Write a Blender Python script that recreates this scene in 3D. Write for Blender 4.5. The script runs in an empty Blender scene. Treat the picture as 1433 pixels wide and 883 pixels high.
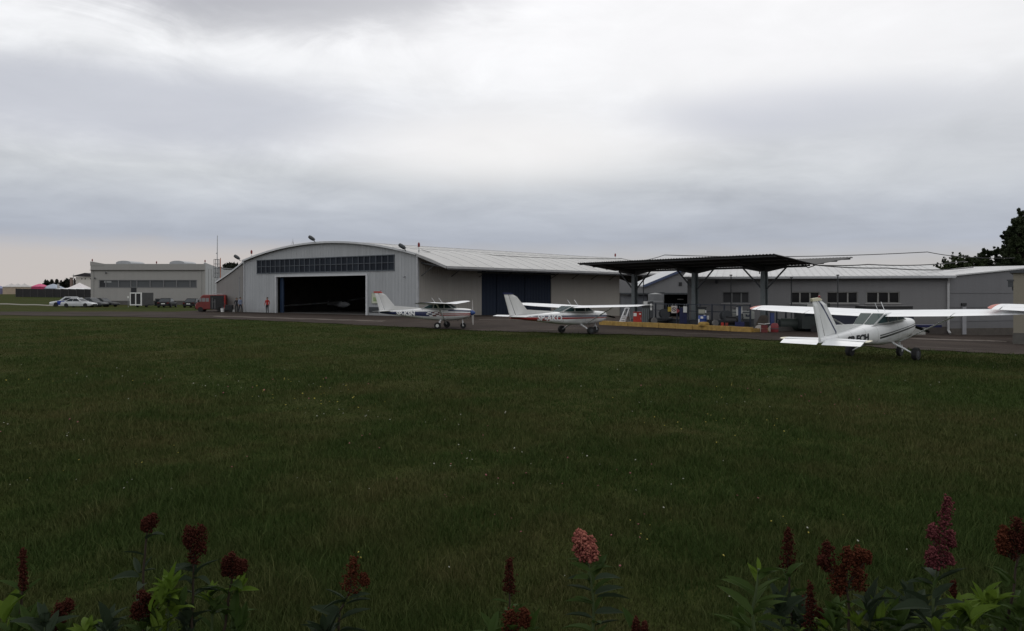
import bpy, math, random
import numpy as np
from mathutils import Vector, Matrix

random.seed(7)
rng = np.random.default_rng(7)
scene = bpy.context.scene
C = scene.collection

# ------------------------------------------------------------------ camera, sky, sun, exposure
F, CX, CY, YH, EYE = 1150.0, 716.5, 441.5, 409.0, 2.15      # photograph pixels; metres
cam_data = bpy.data.cameras.new('camera')
cam = bpy.data.objects.new('camera', cam_data)
C.objects.link(cam)
cam.location = (0, 0, EYE)
cam.rotation_euler = (math.radians(90), 0, 0)
cam_data.sensor_width = 36.0
cam_data.lens = 36.0 * F / 1433.0
cam_data.shift_y = -(CY - YH) / 1433.0
cam_data.clip_start = 0.05
cam_data.clip_end = 9000
scene.camera = cam

scene.view_settings.view_transform = 'Standard'
scene.view_settings.look = 'None'
scene.view_settings.exposure = 0.0
scene.view_settings.gamma = 1.0

SUN_EL, SUN_AZ = math.radians(48), math.radians(14)         # azimuth east of straight ahead
sun_data = bpy.data.lights.new('sun', 'SUN')
sun_data.energy = 0.5
sun_data.angle = math.radians(25)
sun_data.color = (1.0, 0.96, 0.9)
sun = bpy.data.objects.new('sun', sun_data)
C.objects.link(sun)
d = Vector((math.sin(SUN_AZ) * math.cos(SUN_EL), math.cos(SUN_AZ) * math.cos(SUN_EL), math.sin(SUN_EL)))
sun.rotation_euler = d.to_track_quat('Z', 'Y').to_euler()


def lin(r, g, b):
    f = lambda c: (c / 255 / 12.92) if c / 255 <= 0.04045 else ((c / 255 + 0.055) / 1.055) ** 2.4
    return (f(r), f(g), f(b), 1.0)


class NT:
    """small helper to wire shader nodes"""
    def __init__(self, tree):
        self.t = tree
        self.n, self.l = tree.nodes, tree.links

    def node(self, kind, **kw):
        x = self.n.new(kind)
        for k, v in kw.items():
            setattr(x, k, v)
        return x

    def put(self, sock, v):
        if isinstance(v, bpy.types.NodeSocket):
            self.l.new(v, sock)
        elif v is not None:
            sock.default_value = v

    def math(self, op, a, b=None, c=None, clamp=False):
        x = self.node('ShaderNodeMath', operation=op, use_clamp=clamp)
        for s, v in zip(x.inputs, (a, b, c)):
            self.put(s, v)
        return x.outputs[0]

    def mix(self, fac, a, b, blend='MIX'):
        x = self.node('ShaderNodeMix', data_type='RGBA', blend_type=blend)
        self.put(x.inputs[0], fac)
        self.put(x.inputs[6], a)
        self.put(x.inputs[7], b)
        return x.outputs[2]

    def noise(self, vec, scale, detail=4, rough=0.55, dist=0.0):
        x = self.node('ShaderNodeTexNoise')
        self.put(x.inputs['Vector'], vec)
        x.inputs['Scale'].default_value = scale
        x.inputs['Detail'].default_value = detail
        x.inputs['Roughness'].default_value = rough
        x.inputs['Distortion'].default_value = dist
        return x.outputs[0]

    def ramp(self, fac, stops, interp='LINEAR'):
        x = self.node('ShaderNodeValToRGB')
        self.put(x.inputs[0], fac)
        cr = x.color_ramp
        cr.interpolation = interp
        while len(cr.elements) < len(stops):
            cr.elements.new(0.5)
        for e, (p, c) in zip(cr.elements, stops):
            e.position = p
            e.color = c if hasattr(c, '__len__') else (c, c, c, 1)
        return x.outputs[0]

    def maprange(self, v, a, b, c, d, smooth=False):
        x = self.node('ShaderNodeMapRange', interpolation_type='SMOOTHSTEP' if smooth else 'LINEAR')
        for s, val in zip(x.inputs, (v, a, b, c, d)):
            self.put(s, val)
        return x.outputs[0]

    def combine(self, x, y, z):
        n = self.node('ShaderNodeCombineXYZ')
        for s, v in zip(n.inputs, (x, y, z)):
            self.put(s, v)
        return n.outputs[0]

    def sep(self, v):
        n = self.node('ShaderNodeSeparateXYZ')
        self.put(n.inputs[0], v)
        return n.outputs


world = bpy.data.worlds.new('World')
scene.world = world
world.use_nodes = True
wt = NT(world.node_tree)
wt.n.clear()
wout = wt.node('ShaderNodeOutputWorld')
bg = wt.node('ShaderNodeBackground')
tc = wt.node('ShaderNodeTexCoord')
sky = wt.node('ShaderNodeTexSky', sky_type='NISHITA')
sky.sun_disc = False
sky.sun_elevation = SUN_EL
sky.sun_rotation = SUN_AZ
gx, gy, gz = wt.sep(tc.outputs['Generated'])
el = wt.math('MAXIMUM', gz, 0.0)                            # sine of the elevation
az = wt.math('ARCTAN2', gx, gy)                             # azimuth, zero straight ahead
den = wt.math('ADD', el, 0.10)
cloud_p = wt.combine(wt.math('DIVIDE', gx, den), wt.math('DIVIDE', gy, den), 0.0)
n1 = wt.noise(cloud_p, 0.55, 6, 0.55, 0.4)
n2 = wt.noise(cloud_p, 1.7, 6, 0.6, 0.6)
lump = wt.noise(wt.combine(wt.math('MULTIPLY', az, 5.0), wt.math('MULTIPLY', el, 13.0), 3.7), 1.3, 6, 0.6, 0.8)
nn = wt.math('ADD', wt.math('MULTIPLY', wt.math('SUBTRACT', n1, 0.5), 1.0), wt.math('ADD', wt.math('MULTIPLY', wt.math('SUBTRACT', n2, 0.5), 0.40), wt.math('MULTIPLY', wt.math('SUBTRACT', lump, 0.5), 0.55)))
elw = wt.math('ADD', el, wt.math('MULTIPLY', nn, wt.math('MULTIPLY', el, 0.35)))
base = wt.ramp(elw, [(0.0, lin(196, 191, 188)), (0.035, lin(187, 186, 188)), (0.062, lin(171, 177, 190)), (0.095, lin(182, 187, 197)),
                     (0.14, lin(208, 211, 215)), (0.18, lin(232, 233, 236)), (0.25, lin(239, 240, 242)), (0.33, lin(246, 246, 248)), (0.6, lin(238, 239, 241)), (1.0, lin(232, 233, 235))])
amp = wt.maprange(el, 0.02, 0.3, 0.25, 0.85)
shade = wt.math('ADD', 1.0, wt.math('MULTIPLY', nn, amp))
col = wt.mix(1.0, base, wt.combine(shade, shade, shade), 'MULTIPLY')


def cloud_blob(px, py, rx, ry, colour, amount, soft=0.9, wob=0.9):
    """one bank of cloud about a direction given by azimuth and elevation"""
    global col
    a0, e0 = math.atan((px - CX) / F), math.sin(math.atan((YH - py) / math.hypot(F, px - CX)))
    da = wt.math('DIVIDE', wt.math('SUBTRACT', az, a0), rx / F)
    de = wt.math('DIVIDE', wt.math('SUBTRACT', el, e0), ry / F)
    r = wt.math('SQRT', wt.math('ADD', wt.math('MULTIPLY', da, da), wt.math('MULTIPLY', de, de)))
    r = wt.math('ADD', r, wt.math('MULTIPLY', nn, wob))
    m = wt.maprange(r, 1.0 - soft * 0.5, 1.0 + soft * 0.6, amount, 0.0, True)
    col = wt.mix(m, col, colour)


cloud_blob(370, -62, 330, 84, lin(172, 173, 180), 0.88, 0.7, 1.3)
cloud_blob(210, 150, 330, 46, lin(193, 196, 206), 0.75, 1.2, 0.9)
cloud_blob(1100, 152, 170, 30, lin(192, 195, 206), 0.9, 1.2, 0.7)
cloud_blob(1330, 185, 200, 50, lin(200, 203, 209), 0.6, 1.4, 0.7)
cloud_blob(700, 205, 190, 40, lin(248, 246, 245), 0.8, 1.5, 0.7)
cloud_blob(1000, 60, 440, 70, lin(251, 250, 251), 0.75, 1.5, 0.7)
cloud_blob(90, 385, 520, 42, lin(199, 192, 189), 0.8, 0.7, 0.7)
col = wt.mix(0.04, col, wt.mix(1.0, sky.outputs[0], (0.1, 0.1, 0.1, 1), 'MULTIPLY'))
wt.l.new(col, bg.inputs[0])
bg.inputs[1].default_value = 1.0
wt.l.new(bg.outputs[0], wout.inputs[0])


# ------------------------------------------------------------------ helpers
def sst(a, b, x):
    t = np.clip((np.asarray(x, float) - a) / (b - a), 0, 1)
    return t * t * (3 - 2 * t)


def terrain(X, Y):
    X = np.asarray(X, float)
    Y = np.asarray(Y, float)
    z = 1.1 * (1 - sst(1.7, 4.3, Y))                        # the planted bank one stands on
    z = z - 0.68 * sst(13, 33, X) * sst(12, 25, Y)          # the apron falls away to the right
    z = z - 1.0 * sst(70, 108, Y) * sst(-10, 4, X)
    z = z + 1.5 * sst(150, 320, Y)
    return z


def tz(x, y):
    return float(terrain(x, y))


def W(px, py, D):
    return Vector(((px - CX) / F * D, D, EYE - (py - YH) / F * D))


def G(px, D, dz=0.0):
    x = (px - CX) / F * D
    return Vector((x, D, tz(x, D) + dz))


def hit(px, py):
    """distance at which the sight line through a photograph pixel meets the ground"""
    a, lo, D = (px - CX) / F, 4.0, 4.0
    while D < 900:
        if EYE - (py - YH) / F * D <= tz(a * D, D):
            break
        lo, D = D, D * 1.02
    for _ in range(30):
        m = (lo + D) / 2
        if EYE - (py - YH) / F * m <= tz(a * m, m):
            D = m
        else:
            lo = m
    return D


def tag(o, label=None, cat=None, group=None, kind=None):
    if label: o['label'] = label
    if cat: o['category'] = cat
    if group: o['group'] = group
    if kind: o['kind'] = kind
    return o


def empty(name, loc=(0, 0, 0), rz=0.0, label=None, cat=None, group=None):
    o = bpy.data.objects.new(name, None)
    o.empty_display_size = 0.3
    C.objects.link(o)
    o.location = loc
    o.rotation_euler = (0, 0, rz)
    return tag(o, label, cat, group)


def link(name, me, parent=None, loc=None, rot=None):
    o = bpy.data.objects.new(name, me)
    C.objects.link(o)
    if parent is not None: o.parent = parent
    if loc is not None: o.location = loc
    if rot is not None: o.rotation_euler = rot
    return o


def children_of(o):
    return list(o.children)


def copy_tree(o, parent=None):
    c = o.copy()
    C.objects.link(c)
    c.parent = parent
    for ch in children_of(o):
        copy_tree(ch, c)
    return c


class MB:
    """collects shapes and links them as one mesh object"""
    def __init__(self):
        self.v, self.f, self.m = [], [], []

    def add(self, verts, faces, mi=0):
        o = len(self.v)
        self.v += [tuple(p) for p in verts]
        self.f += [tuple(i + o for i in q) for q in faces]
        self.m += [mi] * len(faces)
        return self

    def box(self, c, s, rz=0.0, mi=0, ry=0.0, rx=0.0):
        M = Matrix.Rotation(rz, 3, 'Z') @ Matrix.Rotation(ry, 3, 'Y') @ Matrix.Rotation(rx, 3, 'X')
        vs = [Vector(c) + M @ Vector((sx * s[0] / 2, sy * s[1] / 2, sz * s[2] / 2)) for sx in (-1, 1) for sy in (-1, 1) for sz in (-1, 1)]
        return self.add(vs, [(0, 1, 3, 2), (4, 6, 7, 5), (0, 4, 5, 1), (2, 3, 7, 6), (0, 2, 6, 4), (1, 5, 7, 3)], mi)

    def bar(self, a, b, w, h, mi=0):
        """rectangular bar from a to b"""
        a, b = Vector(a), Vector(b)
        d = (b - a).normalized()
        up = Vector((0, 0, 1)) if abs(d.z) < 0.95 else Vector((0, 1, 0))
        s = d.cross(up).normalized() * w / 2
        u = s.cross(d).normalized() * h / 2
        vs = [a - s - u, a + s - u, a + s + u, a - s + u, b - s - u, b + s - u, b + s + u, b - s + u]
        return self.add(vs, [(3, 2, 1, 0), (4, 5, 6, 7), (0, 1, 5, 4), (1, 2, 6, 5), (2, 3, 7, 6), (3, 0, 4, 7)], mi)

    def tube(self, pts, r, n=8, mi=0, cap=True, flat=1.0):
        pts = [Vector(p) for p in pts]
        rs = r if hasattr(r, '__len__') else [r] * len(pts)
        rings = []
        for i, p in enumerate(pts):
            d = (pts[min(i + 1, len(pts) - 1)] - pts[max(i - 1, 0)]).normalized()
            ref = Vector((0, 0, 1)) if abs(d.z) < 0.9 else Vector((1, 0, 0))
            s = d.cross(ref).normalized()
            u = s.cross(d).normalized()
            rings.append([p + s * (rs[i] * math.cos(2 * math.pi * k / n)) + u * (rs[i] * flat * math.sin(2 * math.pi * k / n)) for k in range(n)])
        return self.loft(rings, mi, cap, cap)

    def loft(self, rings, mi=0, cap0=True, cap1=True, closed=True):
        n = len(rings[0])
        vs = [p for r in rings for p in r]
        fs = []
        for i in range(len(rings) - 1):
            for k in range(n if closed else n - 1):
                k2 = (k + 1) % n
                fs.append((i * n + k, i * n + k2, (i + 1) * n + k2, (i + 1) * n + k))
        if cap0: fs.append(tuple(reversed(range(n))))
        if cap1: fs.append(tuple((len(rings) - 1) * n + k for k in range(n)))
        return self.add(vs, fs, mi)

    def lathe(self, prof, n=20, origin=(0, 0, 0), axis='z', mi=0):
        o = Vector(origin)
        rings = []
        for r, h in prof:
            ring = []
            for k in range(n):
                a = 2 * math.pi * k / n
                c, s = r * math.cos(a), r * math.sin(a)
                ring.append(o + (Vector((c, s, h)) if axis == 'z' else Vector((h, c, s)) if axis == 'x' else Vector((c, h, s))))
            rings.append(ring)
        return self.loft(rings, mi, prof[0][0] > 1e-5, prof[-1][0] > 1e-5)

    def prism(self, poly, y0, y1, mi=0, plane='xz'):
        """extrude a polygon in the x-z (or y-z, x-y) plane between two depths"""
        f = {'xz': lambda a, b, t: (a, t, b), 'yz': lambda a, b, t: (t, a, b), 'xy': lambda a, b, t: (a, b, t)}[plane]
        n = len(poly)
        vs = [f(a, b, y0) for a, b in poly] + [f(a, b, y1) for a, b in poly]
        fs = [tuple(range(n)), tuple(reversed(range(n, 2 * n)))] + [(i, n + i, n + (i + 1) % n, (i + 1) % n) for i in range(n)]
        return self.add(vs, fs, mi)

    def mesh(self, name, mats, smooth=False):
        me = bpy.data.meshes.new(name)
        me.from_pydata(self.v, [], self.f)
        for m in (mats if isinstance(mats, (list, tuple)) else [mats]):
            me.materials.append(m)
        me.polygons.foreach_set('material_index', self.m)
        if smooth:
            me.polygons.foreach_set('use_smooth', [True] * len(me.polygons))
        import bmesh
        bm = bmesh.new()
        bm.from_mesh(me)
        bmesh.ops.recalc_face_normals(bm, faces=bm.faces)
        bm.to_mesh(me)
        bm.free()
        if smooth:
            me.set_sharp_from_angle(angle=math.radians(38))
        me.update()
        return me

    def build(self, name, mats, parent=None, smooth=False, bevel=0.0):
        o = link(name, self.mesh(name, mats, smooth), parent)
        if bevel:
            b = o.modifiers.new('bevel', 'BEVEL')
            b.width = bevel
            b.segments = 2
            b.limit_method = 'ANGLE'
        return o


def np_mesh(name, verts, tris=None, quads=None, mat=None, attr=None):
    me = bpy.data.meshes.new(name)
    parts, counts = [], []
    if quads is not None and len(quads):
        parts.append(np.asarray(quads, np.int32).ravel()); counts.append(np.full(len(quads), 4, np.int32))
    if tris is not None and len(tris):
        parts.append(np.asarray(tris, np.int32).ravel()); counts.append(np.full(len(tris), 3, np.int32))
    loops, cnt = np.concatenate(parts), np.concatenate(counts)
    me.vertices.add(len(verts))
    me.vertices.foreach_set('co', np.asarray(verts, np.float32).ravel())
    me.loops.add(len(loops))
    me.loops.foreach_set('vertex_index', loops)
    me.polygons.add(len(cnt))
    me.polygons.foreach_set('loop_start', np.concatenate([[0], np.cumsum(cnt)[:-1]]).astype(np.int32))
    if attr is not None:
        a = me.attributes.new('tint', 'FLOAT', 'POINT')
        a.data.foreach_set('value', np.asarray(attr, np.float32))
    me.update(calc_edges=True)
    if mat: me.materials.append(mat)
    return me


# ------------------------------------------------------------------ materials
def new_mat(name):
    m = bpy.data.materials.new(name)
    m.use_nodes = True
    t = NT(m.node_tree)
    p = t.n['Principled BSDF']
    return m, t, p


def mat(name, col, rough=0.6, var=0.12, scale=3.0, metal=0.0, bump=0.0, spec=0.4, streak=False):
    m, t, p = new_mat(name)
    tcn = t.node('ShaderNodeTexCoord')
    v = tcn.outputs['Object']
    if streak:
        mp = t.node('ShaderNodeMapping')
        mp.inputs['Scale'].default_value = (1, 1, 0.12)
        t.l.new(v, mp.inputs[0])
        v = mp.outputs[0]
    n = t.noise(v, scale, 5, 0.6)
    c = Vector(col[:3])
    f = t.maprange(n, 0.3, 0.7, 0.0, 1.0)
    t.l.new(t.mix(f, (*(c * (1 - var)), 1), (*(c * (1 + var)), 1)), p.inputs['Base Color'])
    p.inputs['Roughness'].default_value = rough
    p.inputs['Metallic'].default_value = metal
    p.inputs['Specular IOR Level'].default_value = spec
    if bump:
        b = t.node('ShaderNodeBump')
        b.inputs['Strength'].default_value = bump
        b.inputs['Distance'].default_value = 0.02
        t.l.new(t.noise(tcn.outputs['Object'], scale * 8, 4), b.inputs['Height'])
        t.l.new(b.outputs[0], p.inputs['Normal'])
    return m


def wall_mat(name, col, joint=None, ribs=0.0, var=0.1, dirt=0.25, rough=0.75):
    """rendered or clad wall: mottling, rain streaks, splash dirt near the foot, fine ribs"""
    m, t, p = new_mat(name)
    tcn = t.node('ShaderNodeTexCoord')
    x, y, z = t.sep(tcn.outputs['Object'])
    h = t.math('ADD', x, y)
    big = t.noise(tcn.outputs['Object'], 0.35, 5, 0.6)
    fine = t.noise(tcn.outputs['Object'], 9.0, 4, 0.6)
    st = t.noise(t.combine(t.math('MULTIPLY', x, 1.6), t.math('MULTIPLY', y, 1.6), t.math('MULTIPLY', z, 0.08)), 1.5, 5, 0.65)
    k = t.math('ADD', t.math('MULTIPLY', t.math('SUBTRACT', big, 0.5), 2.2 * var), t.math('MULTIPLY', t.math('SUBTRACT', fine, 0.5), 1.0 * var))
    k = t.math('ADD', k, t.math('MULTIPLY', t.math('SUBTRACT', st, 0.5), 2.6 * var))
    k = t.math('ADD', 1.0, k)
    c = Vector(col[:3])
    colr = t.mix(1.0, (*c, 1), t.combine(k, k, k), 'MULTIPLY')
    foot = t.math('MULTIPLY', t.maprange(t.math('ADD', z, t.math('MULTIPLY', big, 0.5)), 0.2, 0.9, 1.0, 0.0, True), dirt)
    colr = t.mix(foot, colr, (c[0] * 0.45, c[1] * 0.42, c[2] * 0.36, 1))
    t.l.new(colr, p.inputs['Base Color'])
    p.inputs['Roughness'].default_value = rough
    p.inputs['Specular IOR Level'].default_value = 0.25
    b = t.node('ShaderNodeBump')
    b.inputs['Strength'].default_value = 0.35
    b.inputs['Distance'].default_value = 0.03
    hh = fine
    if ribs:
        hh = t.math('ADD', t.math('MULTIPLY', fine, 0.15), t.math('SINE', t.math('MULTIPLY', h, 2 * math.pi / ribs)))
    t.l.new(hh, b.inputs['Height'])
    t.l.new(b.outputs[0], p.inputs['Normal'])
    return m


def glass_mat(name, col=(0.02, 0.025, 0.03), rough=0.08, spec=0.3, ior=1.4):
    m, t, p = new_mat(name)
    p.inputs['Base Color'].default_value = (*col, 1)
    p.inputs['Roughness'].default_value = rough
    p.inputs['Specular IOR Level'].default_value = spec
    tcn = t.node('ShaderNodeTexCoord')
    b = t.node('ShaderNodeBump')
    b.inputs['Strength'].default_value = 0.04
    t.l.new(t.noise(tcn.outputs['Object'], 2.0, 2), b.inputs['Height'])
    t.l.new(b.outputs[0], p.inputs['Normal'])
    p.inputs['IOR'].default_value = ior
    return m


M = {}
M['asphalt_dark'] = mat('dark_rubber', (0.018, 0.018, 0.018), 0.8, 0.2, 20)
M['tyre'] = M['asphalt_dark']
M['rim'] = mat('wheel_metal', (0.5, 0.5, 0.5), 0.4, 0.1, 10, 0.3)
M['white'] = mat('white_paint', (0.78, 0.79, 0.8), 0.32, 0.04, 2)
M['white_dull'] = mat('dull_white_paint', (0.62, 0.62, 0.6), 0.55, 0.1, 4)
M['steel'] = mat('galvanised_steel', (0.36, 0.37, 0.38), 0.5, 0.15, 6, 0.3)
M['dark_steel'] = mat('dark_painted_steel', (0.05, 0.055, 0.06), 0.55, 0.2, 5)
M['col_steel'] = mat('grey_green_steel', (0.14, 0.16, 0.165), 0.55, 0.15, 4)
M['black'] = mat('black_plastic', (0.015, 0.015, 0.016), 0.5, 0.2, 8)
M['red'] = mat('red_paint', (0.42, 0.03, 0.02), 0.4, 0.12, 4)
M['lamp_red'] = mat('red_lamp_glass', (0.16, 0.012, 0.012), 0.3, 0.1, 8)
M['crate_red'] = mat('dull_crate_red', (0.13, 0.022, 0.022), 0.6, 0.15, 4)
M['blue'] = mat('blue_paint', (0.03, 0.07, 0.22), 0.4, 0.15, 4)
M['navy'] = mat('navy_paint', (0.012, 0.016, 0.07), 0.35, 0.12, 4)
M['yellow'] = mat('worn_yellow_paint', (0.34, 0.215, 0.055), 0.7, 0.3, 5, bump=0.3)
M['glass'] = glass_mat('tinted_glass')
M['glass_clear'] = glass_mat('cabin_glass', (0.022, 0.045, 0.046), 0.12, 0.3, 1.14)
M['sign_white'] = mat('sign_white', (0.7, 0.7, 0.68), 0.5, 0.05, 4)
M['cable'] = mat('cable_sheath', (0.03, 0.03, 0.03), 0.6, 0.1, 5)
M['bark'] = mat('bark', (0.05, 0.04, 0.03), 0.9, 0.3, 6, bump=0.5)


def leaf_mat(name, a, b, scale=0.8, transl=0.25, rough=0.6, spec=0.25):
    m, t, p = new_mat(name)
    oi = t.node('ShaderNodeObjectInfo')
    geo = t.node('ShaderNodeNewGeometry')
    n = t.noise(geo.outputs['Position'], scale, 3)
    f = t.maprange(n, 0.3, 0.7, 0, 1)
    t.l.new(t.mix(f, (*a, 1), (*b, 1)), p.inputs['Base Color'])
    p.inputs['Roughness'].default_value = rough
    p.inputs['Specular IOR Level'].default_value = spec
    if transl:
        tr = t.node('ShaderNodeBsdfTranslucent')
        t.l.new(t.mix(f, (*[c * 1.3 for c in a], 1), (*[c * 1.3 for c in b], 1)), tr.inputs[0])
        mx = t.node('ShaderNodeMixShader')
        mx.inputs[0].default_value = transl
        out = t.n['Material Output']
        t.l.new(p.outputs[0], mx.inputs[1])
        t.l.new(tr.outputs[0], mx.inputs[2])
        t.l.new(mx.outputs[0], out.inputs[0])
    return m

# ------------------------------------------------------------------ ground, apron, track
def ground_mat():
    m, t, p = new_mat('field_soil_and_turf')
    g = t.node('ShaderNodeNewGeometry')
    pos = g.outputs['Position']
    big = t.noise(pos, 0.09, 4, 0.6, 0.3)
    mid = t.noise(pos, 0.7, 5, 0.65)
    fine = t.noise(pos, 14.0, 4, 0.7)
    c = t.mix(t.maprange(big, 0.38, 0.62, 0, 1), (0.030, 0.044, 0.010, 1), (0.046, 0.047, 0.015, 1))
    c = t.mix(t.math('MULTIPLY', t.maprange(mid, 0.5, 0.75, 0, 1), 0.6), c, (0.064, 0.056, 0.027, 1))
    k = t.maprange(fine, 0.2, 0.8, 0.5, 1.5)
    c = t.mix(1.0, c, t.combine(k, k, k), 'MULTIPLY')
    t.l.new(c, p.inputs['Base Color'])
    p.inputs['Roughness'].default_value = 0.95
    p.inputs['Specular IOR Level'].default_value = 0.02
    b = t.node('ShaderNodeBump')
    b.inputs['Strength'].default_value = 0.8
    b.inputs['Distance'].default_value = 0.06
    t.l.new(t.math('ADD', t.math('MULTIPLY', mid, 1.5), fine), b.inputs['Height'])
    t.l.new(b.outputs[0], p.inputs['Normal'])
    return m


def grid_mesh(name, xs, ys, m):
    XX, YY = np.meshgrid(xs, ys)
    V = np.stack([XX, YY, terrain(XX, YY)], -1).reshape(-1, 3)
    nx, ny = len(xs), len(ys)
    i = np.arange((ny - 1) * (nx - 1))
    r, c = i // (nx - 1), i % (nx - 1)
    q = np.stack([r * nx + c, r * nx + c + 1, (r + 1) * nx + c + 1, (r + 1) * nx + c], 1)
    me = np_mesh(name, V, quads=q, mat=m)
    me.polygons.foreach_set('use_smooth', [True] * len(me.polygons))
    return me


xs = np.concatenate([-np.geomspace(2600, 91, 40), np.linspace(-90, 70, 161), np.geomspace(71, 2600, 40)])
ys = np.concatenate([np.linspace(-40, 0, 12)[:-1], np.linspace(0, 8, 41)[:-1], np.linspace(8, 120, 150)[:-1], np.linspace(120, 340, 60)[:-1], np.geomspace(340, 5000, 30)])
tag(link('ground', grid_mesh('ground', xs, ys, ground_mat())), kind='structure')

LOW = [(-80, 441.2), (0, 441.5), (150, 443), (300, 446.3), (400, 450), (500, 455), (560, 457.6), (640, 461.8), (700, 464), (800, 467), (900, 469.2), (960, 471.5), (1080, 476.5), (1160, 481.5), (1240, 487.5), (1330, 492.5), (1433, 497), (1560, 503)]
LPX = np.arange(-80, 1561, 8.0)
LD = np.array([hit(px, float(np.interp(px, [a for a, b in LOW], [b for a, b in LOW]))) for px in LPX])
UD = np.array([hit(px, 436.4) if px <= 250 else 118.0 for px in LPX])
UD = np.where((LPX > 250) & (LPX < 300), np.interp(LPX, [250, 300], [UD[LPX <= 250][-1], 100.0]), UD)


def near_edge(px):
    return np.interp(px, LPX, LD)


def apron_mat():
    m, t, p = new_mat('worn_asphalt')
    g = t.node('ShaderNodeNewGeometry')
    pos = g.outputs['Position']
    x, y, z = t.sep(pos)
    big = t.noise(pos, 0.16, 5, 0.65, 0.5)
    mid = t.noise(t.combine(t.math('MULTIPLY', x, 0.25), y, 0), 0.9, 5, 0.65)
    fine = t.noise(pos, 25.0, 4, 0.7)
    c = t.mix(t.maprange(big, 0.35, 0.65, 0, 1), (0.032, 0.0245, 0.0205, 1), (0.053, 0.0415, 0.035, 1))
    c = t.mix(t.maprange(mid, 0.56, 0.72, 0, 0.7), c, (0.095, 0.075, 0.060, 1))
    c = t.mix(t.maprange(mid, 0.42, 0.28, 0, 0.6), c, (0.018, 0.015, 0.0135, 1))
    k = t.maprange(fine, 0.25, 0.75, 0.75, 1.25)
    c = t.mix(1.0, c, t.combine(k, k, k), 'MULTIPLY')
    t.l.new(c, p.inputs['Base Color'])
    p.inputs['Roughness'].default_value = 0.9
    p.inputs['Specular IOR Level'].default_value = 0.05
    b = t.node('ShaderNodeBump')
    b.inputs['Strength'].default_value = 0.5
    b.inputs['Distance'].default_value = 0.02
    t.l.new(t.math('ADD', fine, t.math('MULTIPLY', mid, 2.0)), b.inputs['Height'])
    t.l.new(b.outputs[0], p.inputs['Normal'])
    return m


def apron():
    rows = 40
    V = []
    wob = 0.5 * np.sin(LPX * 0.11) + 0.35 * np.sin(LPX * 0.043 + 1) + rng.normal(0, 0.18, len(LPX))
    for r in range(rows):
        f = r / (rows - 1)
        D = LD * (UD / LD) ** f
        D = D + wob * (0.012 * LD) * (1 - f) + np.where(LPX < 262, wob[::-1] * 0.8 * f, 0)
        X = (LPX - CX) / F * D
        V.append(np.stack([X, D, terrain(X, D) + 0.03], -1))
    V = np.array(V).reshape(-1, 3)
    n = len(LPX)
    q = [(r * n + k, r * n + k + 1, (r + 1) * n + k + 1, (r + 1) * n + k) for r in range(rows - 1) for k in range(n - 1)]
    me = np_mesh('apron', V, quads=q, mat=apron_mat())
    tag(link('apron', me), kind='structure')


apron()

# pale gravel path that runs behind the grass strip at the far left
pm = mat('pale_gravel', (0.17, 0.16, 0.13), 0.95, 0.25, 1.5)
pv, pf = [], []
for k in range(24):
    px = -60 + k * 6.4
    for dy in (0.0, 1.5):
        D = hit(px, 423.6 + (px + 40) * 0.028 + dy + 0.25 * math.sin(k))
        p = G(px, D, 0.035)
        pv.append(p)
    if k: pf.append((2 * k - 2, 2 * k - 1, 2 * k + 1, 2 * k))
tag(MB().add(pv, pf).build('gravel_path', pm), kind='structure')
# worn pale strips on the apron
def strip(pts, w, m, name='pavement_patch'):
    v, f = [], []
    for k, (px, py) in enumerate(pts):
        D = hit(px, py)
        for s in (-1, 1):
            x = (px - CX) / F * D
            dd = D + s * w * (0.5 + 0.3 * math.sin(3.1 * k))
            v.append((x, dd, tz(x, dd) + 0.042))
        if k: f.append((2 * k - 2, 2 * k - 1, 2 * k + 1, 2 * k))
    tag(MB().add(v, f).build(name, m), kind='structure')
    

pm2 = mat('pale_worn_concrete', (0.10, 0.080, 0.066), 0.95, 0.3, 2.0)
strip([(300 + 14 * k, 443 + 0.42 * k + 0.25 * math.sin(k * 1.7)) for k in range(18)], 1.6, pm2)
strip([(738 + 5 * k, 461.3 + 0.15 * k) for k in range(10)], 0.35, pm2)
strip([(670 + 6 * k, 448.2 + 0.03 * k) for k in range(22)], 0.8, pm2)
strip([(960 + 6 * k, 467.8 + 0.16 * k) for k in range(18)], 0.25, pm2)
strip([(1275 + 8 * k, 475.0 + 0.22 * k) for k in range(17)], 1.2, pm2)
strip([(1280 + 9 * k, 486.0 + 0.45 * k) for k in range(10)], 0.18, pm2)


# ------------------------------------------------------------------ grass and field flowers (nobody could count them)
def grass_mat():
    m, t, p = new_mat('grass_blade')
    at = t.node('ShaderNodeAttribute', attribute_name='tint')
    g = t.node('ShaderNodeNewGeometry')
    pos = g.outputs['Position']
    big = t.noise(pos, 0.22, 4, 0.6, 0.4)
    mid = t.noise(pos, 1.1, 4, 0.6, 0.3)
    f1 = t.maprange(t.math('ADD', t.math('MULTIPLY', big, 0.65), t.math('MULTIPLY', mid, 0.35)), 0.45, 0.62, 0, 1)
    green = t.mix(at.outputs['Fac'], (0.0275, 0.0485, 0.0115, 1), (0.054, 0.075, 0.023, 1))
    dry = t.mix(at.outputs['Fac'], (0.049, 0.054, 0.017, 1), (0.100, 0.092, 0.039, 1))
    c = t.mix(f1, green, dry)
    t.l.new(c, p.inputs['Base Color'])
    p.inputs['Roughness'].default_value = 0.7
    p.inputs['Specular IOR Level'].default_value = 0.03
    return m


def field_points(n, d0, d1, power=1.0):
    """points of the field in view, denser near the camera"""
    D = d0 + (d1 - d0) * rng.random(n) ** power
    px = rng.uniform(-40, 1473, n)
    X = (px - CX) / F * D
    keep = D < near_edge(px) * (1 + rng.normal(0, 0.006, n)) - 0.05
    return X[keep], D[keep]


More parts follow.
